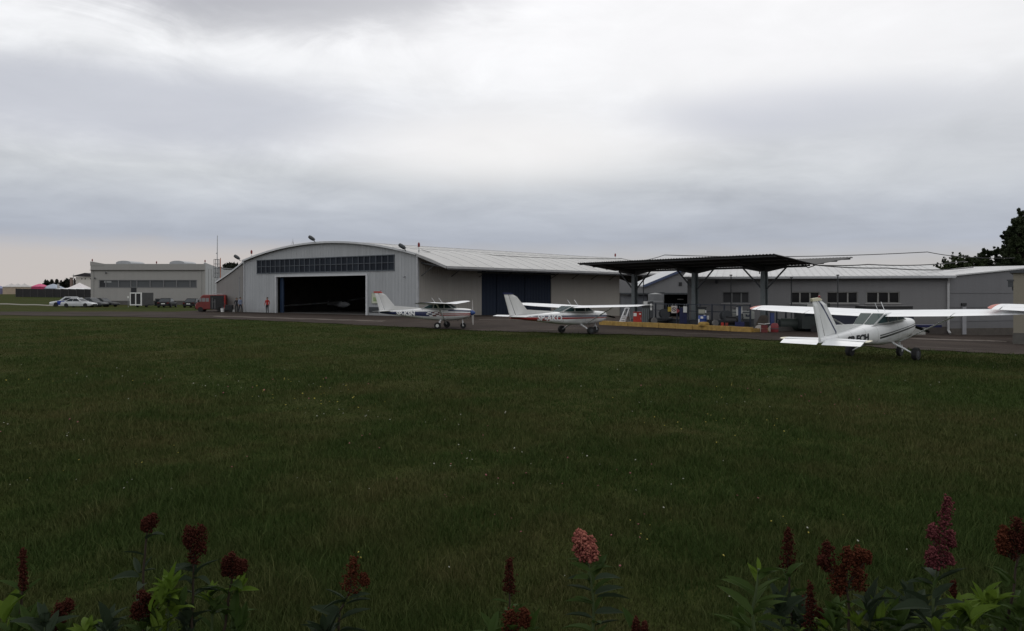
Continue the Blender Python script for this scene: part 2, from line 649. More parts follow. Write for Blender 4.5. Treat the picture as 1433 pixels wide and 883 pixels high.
def clump_noise(X, Y, f, seed):
    r = np.random.default_rng(seed)
    s = np.zeros_like(X)
    for k in range(7):
        a = r.uniform(0, 2 * math.pi)
        q = f * r.uniform(0.5, 2.2)
        s += np.sin((X * math.cos(a) + Y * math.sin(a)) * q + r.uniform(0, 6.3))
    return s / 7 * 2.2


GV, GT, GA, gofs = [], [], [], 0
for n, d0, d1 in ((830000, 4.5, 64.0),):
    D = d0 * (d1 / d0) ** (rng.random(n) ** 0.92)
    px = rng.uniform(-40, 1473, n)
    X = (px - CX) / F * D
    keep = D < near_edge(px) * (1 + rng.normal(0, 0.010, n) + 0.012 * np.sin(px * .31) * np.sin(px * .083)) - 0.05
    X, Y = X[keep], D[keep]
    n = len(X)
    hmod = 1 + 0.35 * clump_noise(X, Y, 1.6, 3) + 0.25 * clump_noise(X, Y, 5.0, 4)
    h = (0.066 - 0.018 * sst(6, 40, Y)) * np.clip(hmod, 0.35, 2.0) * rng.uniform(0.55, 1.35, n)
    stalk = rng.random(n) < 0.025
    h *= np.where(stalk, rng.uniform(1.5, 2.3, n), 1.0)
    w = 0.0013 * Y ** 0.78 * rng.uniform(0.6, 1.4, n)
    a = rng.uniform(0, math.pi, n)
    la = rng.uniform(0, 2 * math.pi, n)
    ln = h * rng.uniform(0.1, 0.85, n)
    z = terrain(X, Y) - 0.004
    bx, by = np.cos(a) * w / 2, np.sin(a) * w / 2
    tx, ty = X + np.cos(la) * ln, Y + np.sin(la) * ln
    mx, my = X + np.cos(la) * ln * 0.3, Y + np.sin(la) * ln * 0.3
    v = np.stack([np.stack([X - bx, Y - by, z], 1), np.stack([X + bx, Y + by, z], 1),
                  np.stack([mx + bx * 0.75, my + by * 0.75, z + h * 0.6], 1), np.stack([mx - bx * 0.75, my - by * 0.75, z + h * 0.6], 1),
                  np.stack([tx, ty, z + h], 1)], 1).reshape(-1, 3)
    i = np.arange(n) * 5 + gofs
    GT.append(np.concatenate([np.stack([i, i + 1, i + 2], 1), np.stack([i, i + 2, i + 3], 1), np.stack([i + 3, i + 2, i + 4], 1)]))
    GV.append(v)
    GA.append(np.repeat(np.where(stalk, 1.6, np.clip(rng.normal(0.45, 0.3, n), 0, 1)), 5))
    gofs += n * 5
me = np_mesh('grass', np.concatenate(GV), tris=np.concatenate(GT), mat=grass_mat(), attr=np.concatenate(GA))
tag(link('grass', me), 'short rough grass of the airfield with dry brown patches', kind='stuff')


def blossoms(name, label, n, d0, d1, size, col, thr, seed, hz=0.07):
    X, Y = field_points(n, d0, d1, 0.8)
    X, Y = (lambda q: (X[q], Y[q]))(rng.random(len(X)) < np.clip(.75 - .6 * X / (Y * .62), .25, 1))
    k = clump_noise(X, Y, 0.9, seed) + 0.5 * clump_noise(X, Y, 3.0, seed + 1) > thr
    X, Y = X[k], Y[k]
    n = len(X)
    V, T = [], []
    z = terrain(X, Y) + hz * rng.uniform(0.7, 1.5, n)
    s = size * rng.uniform(0.6, 1.3, n) * np.clip(Y / 9, 1, 1.7)
    ring = [(math.cos(a), math.sin(a)) for a in np.arange(7) * 2 * math.pi / 7]
    tiltx, tilty = rng.uniform(-0.5, 0.5, n), rng.uniform(-0.9, 0.1, n)
    vs = [np.stack([X, Y, z + s * 0.35], 1)]
    for c, q in ring:
        vs.append(np.stack([X + c * s, Y + q * s, z + s * (c * tiltx + q * -tilty * 0.9)], 1))
    vs.append(np.stack([X, Y, z - s * 0.5], 1))
    v = np.stack(vs, 1).reshape(-1, 3)
    i = np.arange(n) * 9
    for q in range(7):
        T.append(np.stack([i, i + 1 + q, i + 1 + (q + 1) % 7], 1))
        T.append(np.stack([i + 8, i + 1 + (q + 1) % 7, i + 1 + q], 1))
    o = link(name, np_mesh(name, v, tris=np.concatenate(T), mat=mat(name, col, 0.7, 0.15, 30)))
    tag(o, label, kind='stuff')


blossoms('white_clover', 'tiny white clover heads scattered through the grass', 800, 5, 24, 0.0075, (0.32, 0.32, 0.26), 0.4, 11)
blossoms('yellow_hawkweed', 'small yellow flower heads in loose drifts in the grass', 900, 4.6, 20, 0.008, (0.3, 0.25, 0.03), 0.8, 21)
blossoms('pink_clover', 'a few dusky pink clover heads in the grass', 330, 4.8, 20, 0.009, (0.22, 0.06, 0.065), 0.35, 31)

# ------------------------------------------------------------------ the big hangar
P1, P2 = G(342, 88.3), G(585, 72.0)
dv = (P2 - P1)
dv.z = 0
HL = dv.length
HANG_RZ = math.atan2(dv.y, dv.x)
hangar = empty('hangar', (P1.x, P1.y, 0), HANG_RZ, 'large pale grey aircraft hangar with a shallow barrel roof and one door standing open', 'hangar')
HM = Matrix.Translation((P1.x, P1.y, 0)) @ Matrix.Rotation(HANG_RZ, 4, 'Z')
HDEP = 46.0


def hs(px, t=0.0):
    """local s on the hangar's front plane (depth t) seen at photograph column px"""
    k = (px - CX) / F
    c, s = math.cos(HANG_RZ), math.sin(HANG_RZ)
    ox, oy = P1.x - s * t, P1.y + c * t
    return (k * oy - ox) / (c - k * s)


def hz(px, py, t=0.0):
    s = hs(px, t)
    p = HM @ Vector((s, t, 0))
    return EYE - (py - YH) / F * p.y


def arc(s):
    return 5.42 + 1.5 * (1 - ((s - HL / 2) / (HL / 2)) ** 2)


m_front = wall_mat('pale_grey_cladding', (0.37, 0.382, 0.392), ribs=0.22, var=0.14)
m_side = wall_mat('weathered_side_cladding', (0.35, 0.33, 0.30), ribs=0.3, var=0.12)
m_lean = wall_mat('lean_to_render', (0.225, 0.217, 0.208), var=0.12, dirt=0.6)
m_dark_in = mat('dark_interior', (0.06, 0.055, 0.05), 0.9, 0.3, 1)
m_roof = wall_mat('pale_roof_sheet', (0.46, 0.455, 0.445), var=0.10, dirt=0.0, rough=0.6)
m_door_blue = wall_mat('dark_blue_door', (0.014, 0.022, 0.042), ribs=0.5, var=0.15, dirt=0.2)
m_trim = mat('grey_trim', (0.42, 0.43, 0.44), 0.5, 0.1, 3)
m_frame = mat('window_frame_steel', (0.085, 0.098, 0.115), 0.5, 0.15, 4)

w0, w1 = hs(360), hs(552)
wz0, wz1 = 4.14, 5.52
o0, o1, oz = hs(387.5), hs(513), 3.72


def sheet(mb, s0, s1, zfun0, zfun1, y=0.0, step=0.5, th=0.12):
    n = max(1, int(math.ceil((s1 - s0) / step)))
    ss = [s0 + (s1 - s0) * k / n for k in range(n + 1)]
    vs, fs = [], []
    for s in ss:
        vs += [(s, y, zfun0(s)), (s, y, zfun1(s)), (s, y + th, zfun0(s)), (s, y + th, zfun1(s))]
    for k in range(n):
        a, b = 4 * k, 4 * k + 4
        fs += [(a, b, b + 1, a + 1), (a + 2, a + 3, b + 3, b + 2), (a + 1, b + 1, b + 3, a + 3), (a, a + 2, b + 2, b)]
    fs += [(0, 1, 3, 2), (4 * n, 4 * n + 2, 4 * n + 3, 4 * n + 1)]
    mb.add(vs, fs)


base = lambda s: -0.3
mb = MB()
sheet(mb, 0, w0, base, arc)
sheet(mb, w1, HL, base, arc)
sheet(mb, w0, w1, lambda s: wz1, arc)
sheet(mb, w0, o0, base, lambda s: wz0)
sheet(mb, o1, w1, base, lambda s: wz0)
sheet(mb, o0, o1, lambda s: oz, lambda s: wz0)
mb.build('front_wall', m_front, hangar)
mb = MB()
for k in range(int(HL / 0.42) + 1):
    s = 0.2 + k * 0.42
    if s > HL - 0.05: break
    spans = [(-0.3, arc(s) - 0.02)]
    if w0 - 0.05 < s < w1 + 0.05:
        spans = [(-0.3, wz0 - 0.12), (wz1 + 0.12, arc(s) - 0.02)]
        if o0 - 0.2 < s < o1 + 0.2: spans[0] = (oz + 0.2, wz0 - 0.12)
    for a, b in spans:
        if b > a: mb.box((s, -0.007, (a + b) / 2), (0.03, 0.014, b - a))
tag(mb.build('cladding_rib', m_front, hangar), kind='stuff')

# strip window: frame, bars and panes
band = MB()
for z in (wz0, wz1):
    band.box(((w0 + w1) / 2, -0.03, z), (w1 - w0 + 0.1, 0.10, 0.08))
NP = 26
pw = (w1 - w0) / NP
for k in range(NP + 1):
    band.box((w0 + k * pw, -0.02, (wz0 + wz1) / 2), (0.06, 0.08, wz1 - wz0 - 0.082))
for k in range(NP):
    band.box((w0 + (k + 0.5) * pw, -0.02, (wz0 + wz1) / 2), (pw - 0.062, 0.06, 0.05))
bo = band.build('strip_window', m_frame, hangar)
pane_me = MB().box((0, 0, 0), (pw - 0.06, 0.02, (wz1 - wz0) / 2 - 0.07)).mesh('pane', glass_mat('hangar_pane', (0.016, 0.020, 0.028), 0.35, 0.12))
pane_me2 = pane_me.copy()
pane_me2.materials[0] = glass_mat('hangar_pane_dusty', (0.024, 0.030, 0.040), 0.45, 0.12)
for k in range(NP):
    for r in (0, 1):
        z = wz0 + (wz1 - wz0) * (0.25 + 0.5 * r)
        link('pane', pane_me if random.random() < 0.65 else pane_me2, bo, (w0 + (k + 0.5) * pw, 0.03, z), (random.uniform(-.01, .01), 0, random.uniform(-.012, .012)))

# opening: jambs, lintel, the blue door leaf pushed back inside, door rails
mb = MB()
mb.box((o0 - 0.09, -0.05, oz / 2 - 0.15), (0.18, 0.16, oz + 0.3))
mb.box((o1 + 0.12, -0.05, oz / 2 - 0.15), (0.24, 0.16, oz + 0.3))
mb.box(((o0 + o1) / 2, -0.05, oz + 0.08), (o1 - o0 + 0.42, 0.17, 0.16))
mb.build('door_frame', mat('door_frame_paint', (0.5, 0.51, 0.52), 0.5, 0.1, 3), hangar)
MB().box((o0 + 0.30, 0.42, oz / 2), (0.58, 0.12, oz - 0.06)).build('door_leaf', mat('door_leaf_blue', (0.016, 0.032, 0.065), 0.5, 0.15, 2), hangar)

# flank walls, rear wall and floor
sd0, sd1 = None, None


def side_t(px):
    """depth along the right flank seen at photograph column px"""
    k = (px - CX) / F
    c, s = math.cos(HANG_RZ), math.sin(HANG_RZ)
    ox, oy = P1.x + c * HL, P1.y + s * HL
    return (k * oy - ox) / (-s - k * c)


ta, tb, te = side_t(674), side_t(771.5), side_t(867)
SZ = lambda t: 5.38
mb = MB()
mb.box((HL - 0.06, (0.14 + ta) / 2, 2.0), (0.12, ta - 0.14, 6.7))
mb.build('flank_wall', m_side, hangar)
MB().box((HL - 0.06, (tb + te) / 2, 2.0), (0.12, te - tb, 6.7)).build('flank_wall', wall_mat('beige_flank_render', (0.36, 0.335, 0.30), var=0.06), hangar)
nb = 5
for k in range(nb):
    a = ta + (tb - ta) * k / nb
    b = ta + (tb - ta) * (k + 1) / nb
    MB().box((HL - 0.10 + 0.05 * (k % 2), (a + b) / 2, 1.9), (0.07, b - a - 0.03, 6.4)).build('door_leaf', m_door_blue, hangar)
MB().box((HL + 0.02, (ta + tb) / 2, 4.05), (0.16, tb - ta + 1.2, 0.14)).build('door_rail', M['dark_steel'], hangar)
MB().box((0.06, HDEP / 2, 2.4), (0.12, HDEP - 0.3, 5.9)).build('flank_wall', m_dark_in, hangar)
mb = MB()
sheet(mb, 0.15, HL - 0.15, base, lambda s: arc(s) - 0.1, y=HDEP - 0.2)
mb.build('rear_wall', m_side, hangar)
MB().box((HL / 2, HDEP / 2 + 0.2, 0.02), (HL - 0.3, HDEP - 0.3, 0.06)).build('floor_slab', mat('hangar_floor', (0.09, 0.085, 0.08), 0.8, 0.2, 1), hangar)

# roof: barrel plus the two lower slopes
CANW, LEANW = 3.66, 5.5
CANZ, LEANZ = 4.22, 3.12
prof = [(-LEANW - 0.2, LEANZ), (-LEANW * 0.5, 4.22)] + [(HL * k / 24, arc(HL * k / 24)) for k in range(25)] + [(HL + CANW * 0.5, 4.88), (HL + CANW, CANZ)]
mb = MB()
nseg = 12
for k in range(len(prof) - 1):
    (a, za), (b, zb) = prof[k], prof[k + 1]
    vs = []
    y0 = -0.28 if a >= 0 else 0.02
    y1 = HDEP + 0.3
    vs = [(a, y0, za + 0.03), (b, y0, zb + 0.03), (b, y1, zb + 0.03), (a, y1, za + 0.03), (a, y0, za + 0.15), (b, y0, zb + 0.15), (b, y1, zb + 0.15), (a, y1, za + 0.15)]
    mb.add(vs, [(4, 5, 6, 7), (0, 1, 5, 4), (2, 3, 7, 6)])
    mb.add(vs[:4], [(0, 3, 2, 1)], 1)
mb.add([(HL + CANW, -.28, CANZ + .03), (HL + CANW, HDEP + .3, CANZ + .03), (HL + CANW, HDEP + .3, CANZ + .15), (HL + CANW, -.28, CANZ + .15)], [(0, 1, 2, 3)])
mb.build('roof', [m_roof, mat('shade_toned_soffit', (0.07, 0.065, 0.06), .8, .2, 1)], hangar)  # underside coloured dark to deepen the shade below the overhang
mb = MB()
for j in range(1, 23):
    y = j * 2.0
    for k in range(len(prof) - 1):
        (a, za), (b, zb) = prof[k], prof[k + 1]
        if a < HL / 2 - 1: continue
        mb.bar((a, y, za + 0.155), (b, y, zb + 0.155), 0.05, 0.03)
for q in (19.5, 23.0, HL + 1.8):
    za = arc(q) if q < HL else 5.42 - (q - HL) * 0.33
    mb.box((q, HDEP / 2, za + 0.16), (0.07, HDEP, 0.03))
tag(mb.build('roof_seam', mat('roof_seam_metal', (0.44, 0.44, 0.44), 0.6, 0.15, 2), hangar), kind='stuff')
# edge boards, brackets under the overhang
mb = MB()
mb.box((HL + CANW + 0.03, HDEP / 2, CANZ + 0.06), (0.05, HDEP + 0.55, 0.2))
mb.bar((HL + 0.1, -0.3, 5.42), (HL + CANW, -0.3, CANZ + 0.06), 0.05, 0.22)
mb.build('eave_board', mat('eave_board', (0.34, 0.34, 0.34), 0.6, 0.15, 2), hangar)
MB().box((HL + CANW - 0.12, HDEP / 2, CANZ - 0.08), (0.14, HDEP, 0.16)).build('gutter', mat('dark_gutter', (0.06, 0.06, 0.065), 0.6, 0.1, 3), hangar)
for k in range(12):
    t = 0.4 + k * 3.9
    mb = MB()
    mb.bar((HL + 0.02, t, 4.75), (HL + CANW - 0.2, t, CANZ - 0.02), 0.08, 0.12)
    mb.bar((HL + 0.02, t, 3.6), (HL + 1.7, t, 4.55), 0.06, 0.06)
    mb.build('roof_bracket', M['dark_steel'], hangar)
mb = MB()
n = 30
for k in range(n):
    a, b = HL * k / n, HL * (k + 1) / n
    mb.bar((a, -0.31, arc(a) + 0.08), (b, -0.31, arc(b) + 0.08), 0.05, 0.18)
mb.bar((-LEANW - 0.2, -0.01, LEANZ + 0.08), (-LEANW * .5, -0.01, 4.22 + 0.08), 0.05, 0.16)
mb.bar((-LEANW * .5, -0.01, 4.30), (0, -0.01, 5.5), 0.05, 0.16)
mb.build('verge_board', mat('verge_board', (0.55, 0.56, 0.57), 0.5, 0.1, 2), hangar)
# lean-to on the left: darker wall set back
mb = MB()
sheet(mb, -LEANW, -0.02, base, lambda s: LEANZ + (s + LEANW) * (5.36 - LEANZ) / LEANW, y=0.10)
mb.box((-LEANW + 0.06, HDEP / 2 + 0.4, 1.4), (0.12, HDEP - 0.4, 3.4))
mb.build('lean_to_wall', m_lean, hangar)
MB().box((-1.05, 0.07, 1.9), (0.05, 0.05, 3.8)).build('downpipe', M['steel'], hangar)
MB().box((HL - 0.02, -0.02, 2.5), (0.18, 0.2, 5.7)).build('corner_trim', m_trim, hangar)
MB().box((0.02, -0.02, 2.5), (0.12, 0.16, 5.7)).build('corner_trim', m_trim, hangar)
vent_s = (hs(517) + hs(530)) / 2
mb = MB()
mb.box((vent_s, -0.04, 0.55), (1.25, 0.06, 0.5))
for k in range(5):
    mb.box((vent_s, -0.08, 0.36 + 0.09 * k), (1.15, 0.04, 0.03))
mb.build('vent_grille', M['dark_steel'], hangar)
mb = MB()
mb.tube([(0.6, 0.02 + HL * 0, 0), (0.6, 0.021, 0.001)], 0.01)
MB().tube([(HL - 1.6, -0.03, 3.55), (HL - 1.6, -0.12, 3.55), (HL - 1.6, -0.2, 3.48)], 0.05).build('wall_lamp', M['steel'], hangar)


def hw(s, t, z):
    return HM @ Vector((s, t, z))


# notice board by the open door
nb_s0, nb_s1 = hs(521), hs(530.5)
nbp = hw((nb_s0 + nb_s1) / 2, -0.06, 0)
nbo = empty('notice_board', (nbp.x, nbp.y, 1.62), HANG_RZ, 'pale yellowish notice board fixed to the hangar front beside the open door', 'notice board')
MB().box((0, 0, 0), (nb_s1 - nb_s0, 0.04, 0.95)).build('board', mat('pale_board', (0.5, 0.52, 0.4), 0.6, 0.12, 3), nbo)
mb = MB()
for sx in (-1, 1): mb.box((sx * (nb_s1 - nb_s0) / 2, -0.01, 0), (0.05, 0.06, 1.0))
for sz in (-1, 1): mb.box((0, -0.012, sz * 0.475), (nb_s1 - nb_s0 - 0.06, 0.06, 0.05))
mb.build('frame', mat('board_frame', (0.3, 0.32, 0.27), 0.6, 0.1, 3), nbo)
MB().box((0.08, -0.026, -0.12), (0.62, 0.008, 0.36)).build('poster', mat('faded_poster', (0.25, 0.33, 0.16), 0.7, 0.3, 5), nbo)


def floodlight(p, lean, label):
    o = empty('floodlight', p, HANG_RZ, label, 'floodlight', 'floodlights along the hangar roof edge')
    MB().tube([(0, 0, 0), (-0.1 * lean, -0.2, 0.25)], 0.035, 6).build('bracket', M['dark_steel'], o)
    h = MB().lathe([(0.10, -0.35), (0.17, -0.2), (0.19, 0.1), (0.15, 0.3), (0.06, 0.36)], 12).build('lamp_housing', M['dark_steel'], o, True)
    h.location = (-0.22 * lean, -0.3, 0.42)
    h.rotation_euler = (0.5, -0.9 * lean, 0)
    g = MB().lathe([(0.001, -0.37), (0.11, -0.36), (0.10, -0.34)], 12).build('lens', M['glass'], h)


for px, lean, lb in ((340, 1, 'floodlight where the hangar roof drops to its left lean-to'), (445, 1, 'floodlight on the crown of the hangar roof'), (572, 1, 'floodlight at the right corner of the hangar front')):
    s = hs(px)
    floodlight(hw(s, -0.3, (arc(s) if s > 0 else 5.4) + 0.1), lean, lb)


def beacon(p, h, label, cat='warning light'):
    o = empty('obstruction_light', p, 0, label, cat, 'red obstruction lights on poles')
    MB().tube([(0, 0, -0.1), (0, 0, h)], 0.045, 8).build('pole', M['white_dull'], o)
    MB().lathe([(0.05, h), (0.10, h + 0.04), (0.11, h + 0.26), (0.08, h + 0.36), (0.02, h + 0.42)], 12).build('lamp', M['lamp_red'], o, True)
    MB().box((0, 0, h * 0.45), (0.10, 0.10, 0.2)).build('clamp', M['steel'], o)


s = hs(348.5)
beacon(hw(s, 0.3, arc(s) + 0.1), 0.55, 'red warning light on a short pole at the left shoulder of the hangar roof')
p = W(583.5, 350, 72.2)
beacon(hw(HL - 0.1, 0.2, 5.5), 0.62, 'red warning light on a pole at the right front corner of the hangar roof')
pp = hw(HL - 5, HDEP - 2, arc(HL - 5))
k = pp.y
beacon(Vector(((861 - CX) / F * 106, 106, 5.9)), 0.85, 'red warning light on a thin pole seen above the left end of the station roof')
s = hs(403)
am = empty('roof_antenna', hw(s, 0.6, arc(s) + 0.12), HANG_RZ, 'small three legged antenna mast on the left half of the hangar roof', 'antenna')
MB().tube([(0, 0, 0), (0, 0, 0.85)], 0.02, 6).build('mast', M['steel'], am)
mb = MB()
for a in (0, 2.1, 4.2): mb.tube([(0.32 * math.cos(a), 0.32 * math.sin(a), -0.05), (0, 0, 0.62)], 0.014, 5)
mb.build('stay', M['steel'], am)

# glider inside the open hangar
gl = empty('glider', hw(hs(474, 10.5), 10.5, 0.02), HANG_RZ - math.radians(14), 'white glider parked in the dark just inside the open hangar door', 'glider')
MB().lathe([(0.02, -3.6), (0.09, -3.4), (0.13, -1.5), (0.32, 0.2), (0.36, 1.2), (0.27, 2.1), (0.1, 2.7), (0.02, 2.85)], 14, (0, 0, 0.75), 'x').build('fuselage', M['white'], gl, True)
mb = MB().loft([[(0.9, y, 0.98 + abs(y) * 0.045), (0.5, y, 1.1 + abs(y) * 0.045), (0.0 if abs(y) < 5 else 0.3, y, 1.0 + abs(y) * 0.045), (0.5, y, 0.96 + abs(y) * 0.045)] for y in (-6.8, -4, 0, 4, 6.8)])
wg = mb.build('wing', M['white'], gl, True)
wg.rotation_euler = (0.10, 0, 0)
MB().prism([(-3.65, 0.7), (-3.75, 2.15), (-3.2, 2.15), (-2.75, 0.85)], -0.04, 0.04).build('tail_fin', M['white'], gl)
MB().box((-3.35, 0, 1.0), (0.5, 2.2, 0.05)).build('tailplane', M['white'], gl)
MB().lathe([(0.3, 0), (0.28, 0.16), (0.12, 0.25)], 12, (1.5, 0, 1.02)).build('cockpit_canopy', M['glass'], gl, True)
MB().lathe([(0.05, -0.06), (0.2, -0.06), (0.2, 0.06), (0.05, 0.06)], 14, (0.6, 0, 0.25), 'y').build('wheel', M['tyre'], gl)

# ------------------------------------------------------------------ grey building at the left
LB = 141.0
lx = lambda px, D=LB: (px - CX) / F * D
lz = lambda py, D=LB: EYE - (py - YH) / F * D
left = empty('workshop_hangar', (lx(127), LB, 0), 0, 'grey rendered workshop hangar with a flat parapet and one long strip window', 'building')
X0 = lx(127)
LWD = lx(286.5) - X0
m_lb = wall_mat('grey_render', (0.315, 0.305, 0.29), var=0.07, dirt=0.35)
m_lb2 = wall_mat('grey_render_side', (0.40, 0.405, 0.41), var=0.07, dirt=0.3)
lb_band0, lb_band1 = lz(402.2), lz(392.0)
b0, b1 = lx(139) - X0, lx(275) - X0
mb = MB()
zt = lz(369.3)
zb = lz(378.0)
mb.box((b0 / 2, 0.15, zb / 2 - 0.2), (b0, 0.3, zb + 0.4))
mb.box(((b1 + LWD) / 2, 0.15, zb / 2 - 0.2), (LWD - b1, 0.3, zb + 0.4))
mb.box(((b0 + b1) / 2, 0.15, (lb_band1 + zb) / 2), (b1 - b0, 0.3, zb - lb_band1))
mb.box(((b0 + b1) / 2, 0.15, lb_band0 / 2 - 0.2), (b1 - b0, 0.3, lb_band0 + 0.4))
mb.build('front_wall', m_lb, left)
MB().box((LWD / 2, 0.10, (zt + zb) / 2), (LWD, 0.36, zt - zb)).build('parapet', m_lb, left)
MB().box((LWD / 2, -0.14, zb), (LWD + 0.1, 0.22, 0.10)).build('ledge', mat('ledge_metal', (0.10, 0.09, 0.085), 0.6, 0.2, 3), left)
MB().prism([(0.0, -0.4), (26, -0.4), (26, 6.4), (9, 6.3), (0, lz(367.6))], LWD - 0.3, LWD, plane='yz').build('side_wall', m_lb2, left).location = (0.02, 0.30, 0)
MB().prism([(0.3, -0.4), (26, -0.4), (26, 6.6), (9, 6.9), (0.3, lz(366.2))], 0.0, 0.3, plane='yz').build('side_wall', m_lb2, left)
MB().prism([(-0.05, zt - .3), (-0.05, lz(366.0)), (0.35, lz(366.2)), (2.3, zt + 0.02), (2.3, zt - .3)], -0.12, 0.28).build('parapet_corner', m_lb, left)
MB().box((LWD / 2, 13.5, 6.55), (LWD - 0.5, 26, 0.2)).build('roof', mat('felt_roof', (0.2, 0.2, 0.2), 0.9, 0.2, 1), left)
MB().box((LWD / 2, -0.012, 0.25), (LWD, 0.03, 0.9)).build('plinth', mat('dark_plinth', (0.09, 0.085, 0.08), 0.9, 0.2, 2), left)
mb = MB()
for k in range(1, 5): mb.box((LWD + 0.04, k * 1.35 + 0.3, 3.0), (0.03, 0.05, 6.4))
mb.box((0.55, -0.02, zb / 2), (0.04, 0.03, zb))
mb.box((LWD - 0.5, -0.02, zb / 2), (0.04, 0.03, zb))
tag(mb.build('wall_joint', mat('wall_joint', (0.16, 0.155, 0.15), 0.8, 0.1, 2), left), kind='stuff')
mull = [139, 148, 166, 183, 191.5, 210, 229, 247, 266, 275]
lw = MB()
for px in mull: lw.box((lx(px) - X0, 0.06, (lb_band0 + lb_band1) / 2), (0.16, 0.16, lb_band1 - lb_band0))
for z in (lb_band0, lb_band1): lw.box(((b0 + b1) / 2, 0.05, z), (b1 - b0 + 0.2, 0.2, 0.12))
lwo = lw.build('strip_window', mat('grey_window_frame', (0.17, 0.17, 0.175), 0.6, 0.1, 3), left)
lg = glass_mat('workshop_pane', (0.09, 0.095, 0.10), 0.4)
lg2 = glass_mat('workshop_pane_reflection', (0.3, 0.31, 0.31), 0.25)  # pale colour imitates a bright reflection in the glass
lg3 = glass_mat('workshop_pane_dark', (0.035, 0.036, 0.04), 0.3)
for k in range(len(mull) - 1):
    a, b = lx(mull[k]) - X0 + 0.08, lx(mull[k + 1]) - X0 - 0.08
    MB().box(((a + b) / 2, 0.12, (lb_band0 + lb_band1) / 2), (b - a, 0.03, lb_band1 - lb_band0 - .12)).build('pane', lg3 if k == 0 else lg, lwo)
MB().box((lx(150.5) - X0, 0.085, lz(394.3)), (1.25, 0.02, 0.32)).build('pane', lg2, lwo)  # strip laid over one pane as its painted reflection
dx0, dx1 = lx(183.5) - X0, lx(191) - X0
MB().box(((dx0 + dx1) / 2, -0.03, (lb_band0 + 0.0) / 2 + 0.6), (dx1 - dx0, 0.06, lb_band0 - 1.25)).build('stair_window', lg3, left)
for px in (180, 254):
    c = lx(px, LB + 6) - X0
    mb = MB()
    mb.prism([(c + 1.35 * math.cos(a), lz(368.2) - 0.15 + (0.28 if 0 < a < 3.1 else 0) + 0.45 * math.sin(a)) for a in np.linspace(0, math.pi, 13)] + [(c - 1.35, 6.4), (c + 1.35, 6.4)], 4.0, 9.5)
    mb.build('skylight_dome', mat('skylight_sheet', (0.34, 0.35, 0.36), 0.5, 0.1, 2), left)
for px, py in ((149, 381.5), (133.5, 389)):
    MB().lathe([(0.1, 0), (0.14, -0.2), (0.05, -0.3)], 8, (lx(px) - X0, -0.22, lz(py) + .1)).build('wall_lamp', M['dark_steel'], left)
for px, py, lb in ((128.5, 365.8, 'red roof light on the left parapet corner of the workshop hangar'), (218.5, 369, 'red roof light in the middle of the workshop parapet'), (286.5, 367, 'red roof light on the right parapet corner of the workshop hangar')):
    beacon(Vector((lx(px), LB + 0.15, lz(py) - 0.2)), 0.22, lb)

# antenna mast beside it
MD = 108.0
ms = empty('antenna_mast', (lx(304, MD), MD, 0.0), 0, 'tall thin antenna mast with a boxed steel ladder frame beside the hangar lean-to', 'antenna mast')
zt_ = lz(329, MD)
MB().tube([(0, 0, 0), (0, 0, lz(362, MD)), (0.02, 0, zt_ - 0.3), (0.02, 0, zt_)], [0.07, 0.06, 0.04, 0.03], 8).build('mast', M['steel'], ms)
mb = MB()
hw_ = 0.28
for sx in (-1, 1):
    for sy in (-1, 1): mb.box((sx * hw_ - 0.05, sy * hw_, (lz(363, MD) + lz(388, MD)) / 2), (0.05, 0.05, lz(363, MD) - lz(388, MD)))
for k in range(5):
    z = lz(363, MD) - k * 0.6
    for sy in (-1, 1): mb.box((-0.05, sy * hw_, z), (hw_ * 2, 0.04, 0.04))
    for sx in (-1, 1): mb.box((sx * hw_ - 0.05, 0, z), (0.04, hw_ * 2, 0.04))
mb.build('ladder_frame', M['dark_steel'], ms)
MB().tube([(0.42, 0, 1.0), (0.42, 0, lz(361, MD))], 0.05, 8).build('whip_antenna', mat('orange_paint', (0.4, 0.12, 0.05), 0.5, 0.2, 3), ms)
MB().tube([(-0.15, 0, lz(355, MD)), (0.05, 0, lz(353, MD))], 0.05, 6).build('crossarm', M['steel'], ms)
MB().tube([(-0.6, 0, lz(386, MD)), (0.0, 0, lz(386, MD))], 0.04, 6).build('crossarm', M['steel'], ms)

# ------------------------------------------------------------------ filling station: island kerb and butterfly canopy
KA = Vector((121.5 / F * 53.7, 53.7, 0))
KB = Vector((333.5 / F * 43.6, 43.6, 0))
kd = (KB - KA).normalized()
kn = Vector((-kd.y, kd.x, 0))                               # away from the camera
KLEN = (KB - KA).length
ST_RZ = math.atan2(kd.y, kd.x)


def kt(px, w=0.0):
    k = (px - CX) / F
    o = KA + kn * w
    return (k * o.y - o.x) / (kd.x - k * kd.y)


def kp(px, w=0.0, dz=0.0):
    p = KA + kn * w + kd * kt(px, w)
    return Vector((p.x, p.y, tz(p.x, p.y) + dz))


def kz(px, py, w=0.0):
    return EYE - (py - YH) / F * kp(px, w).y


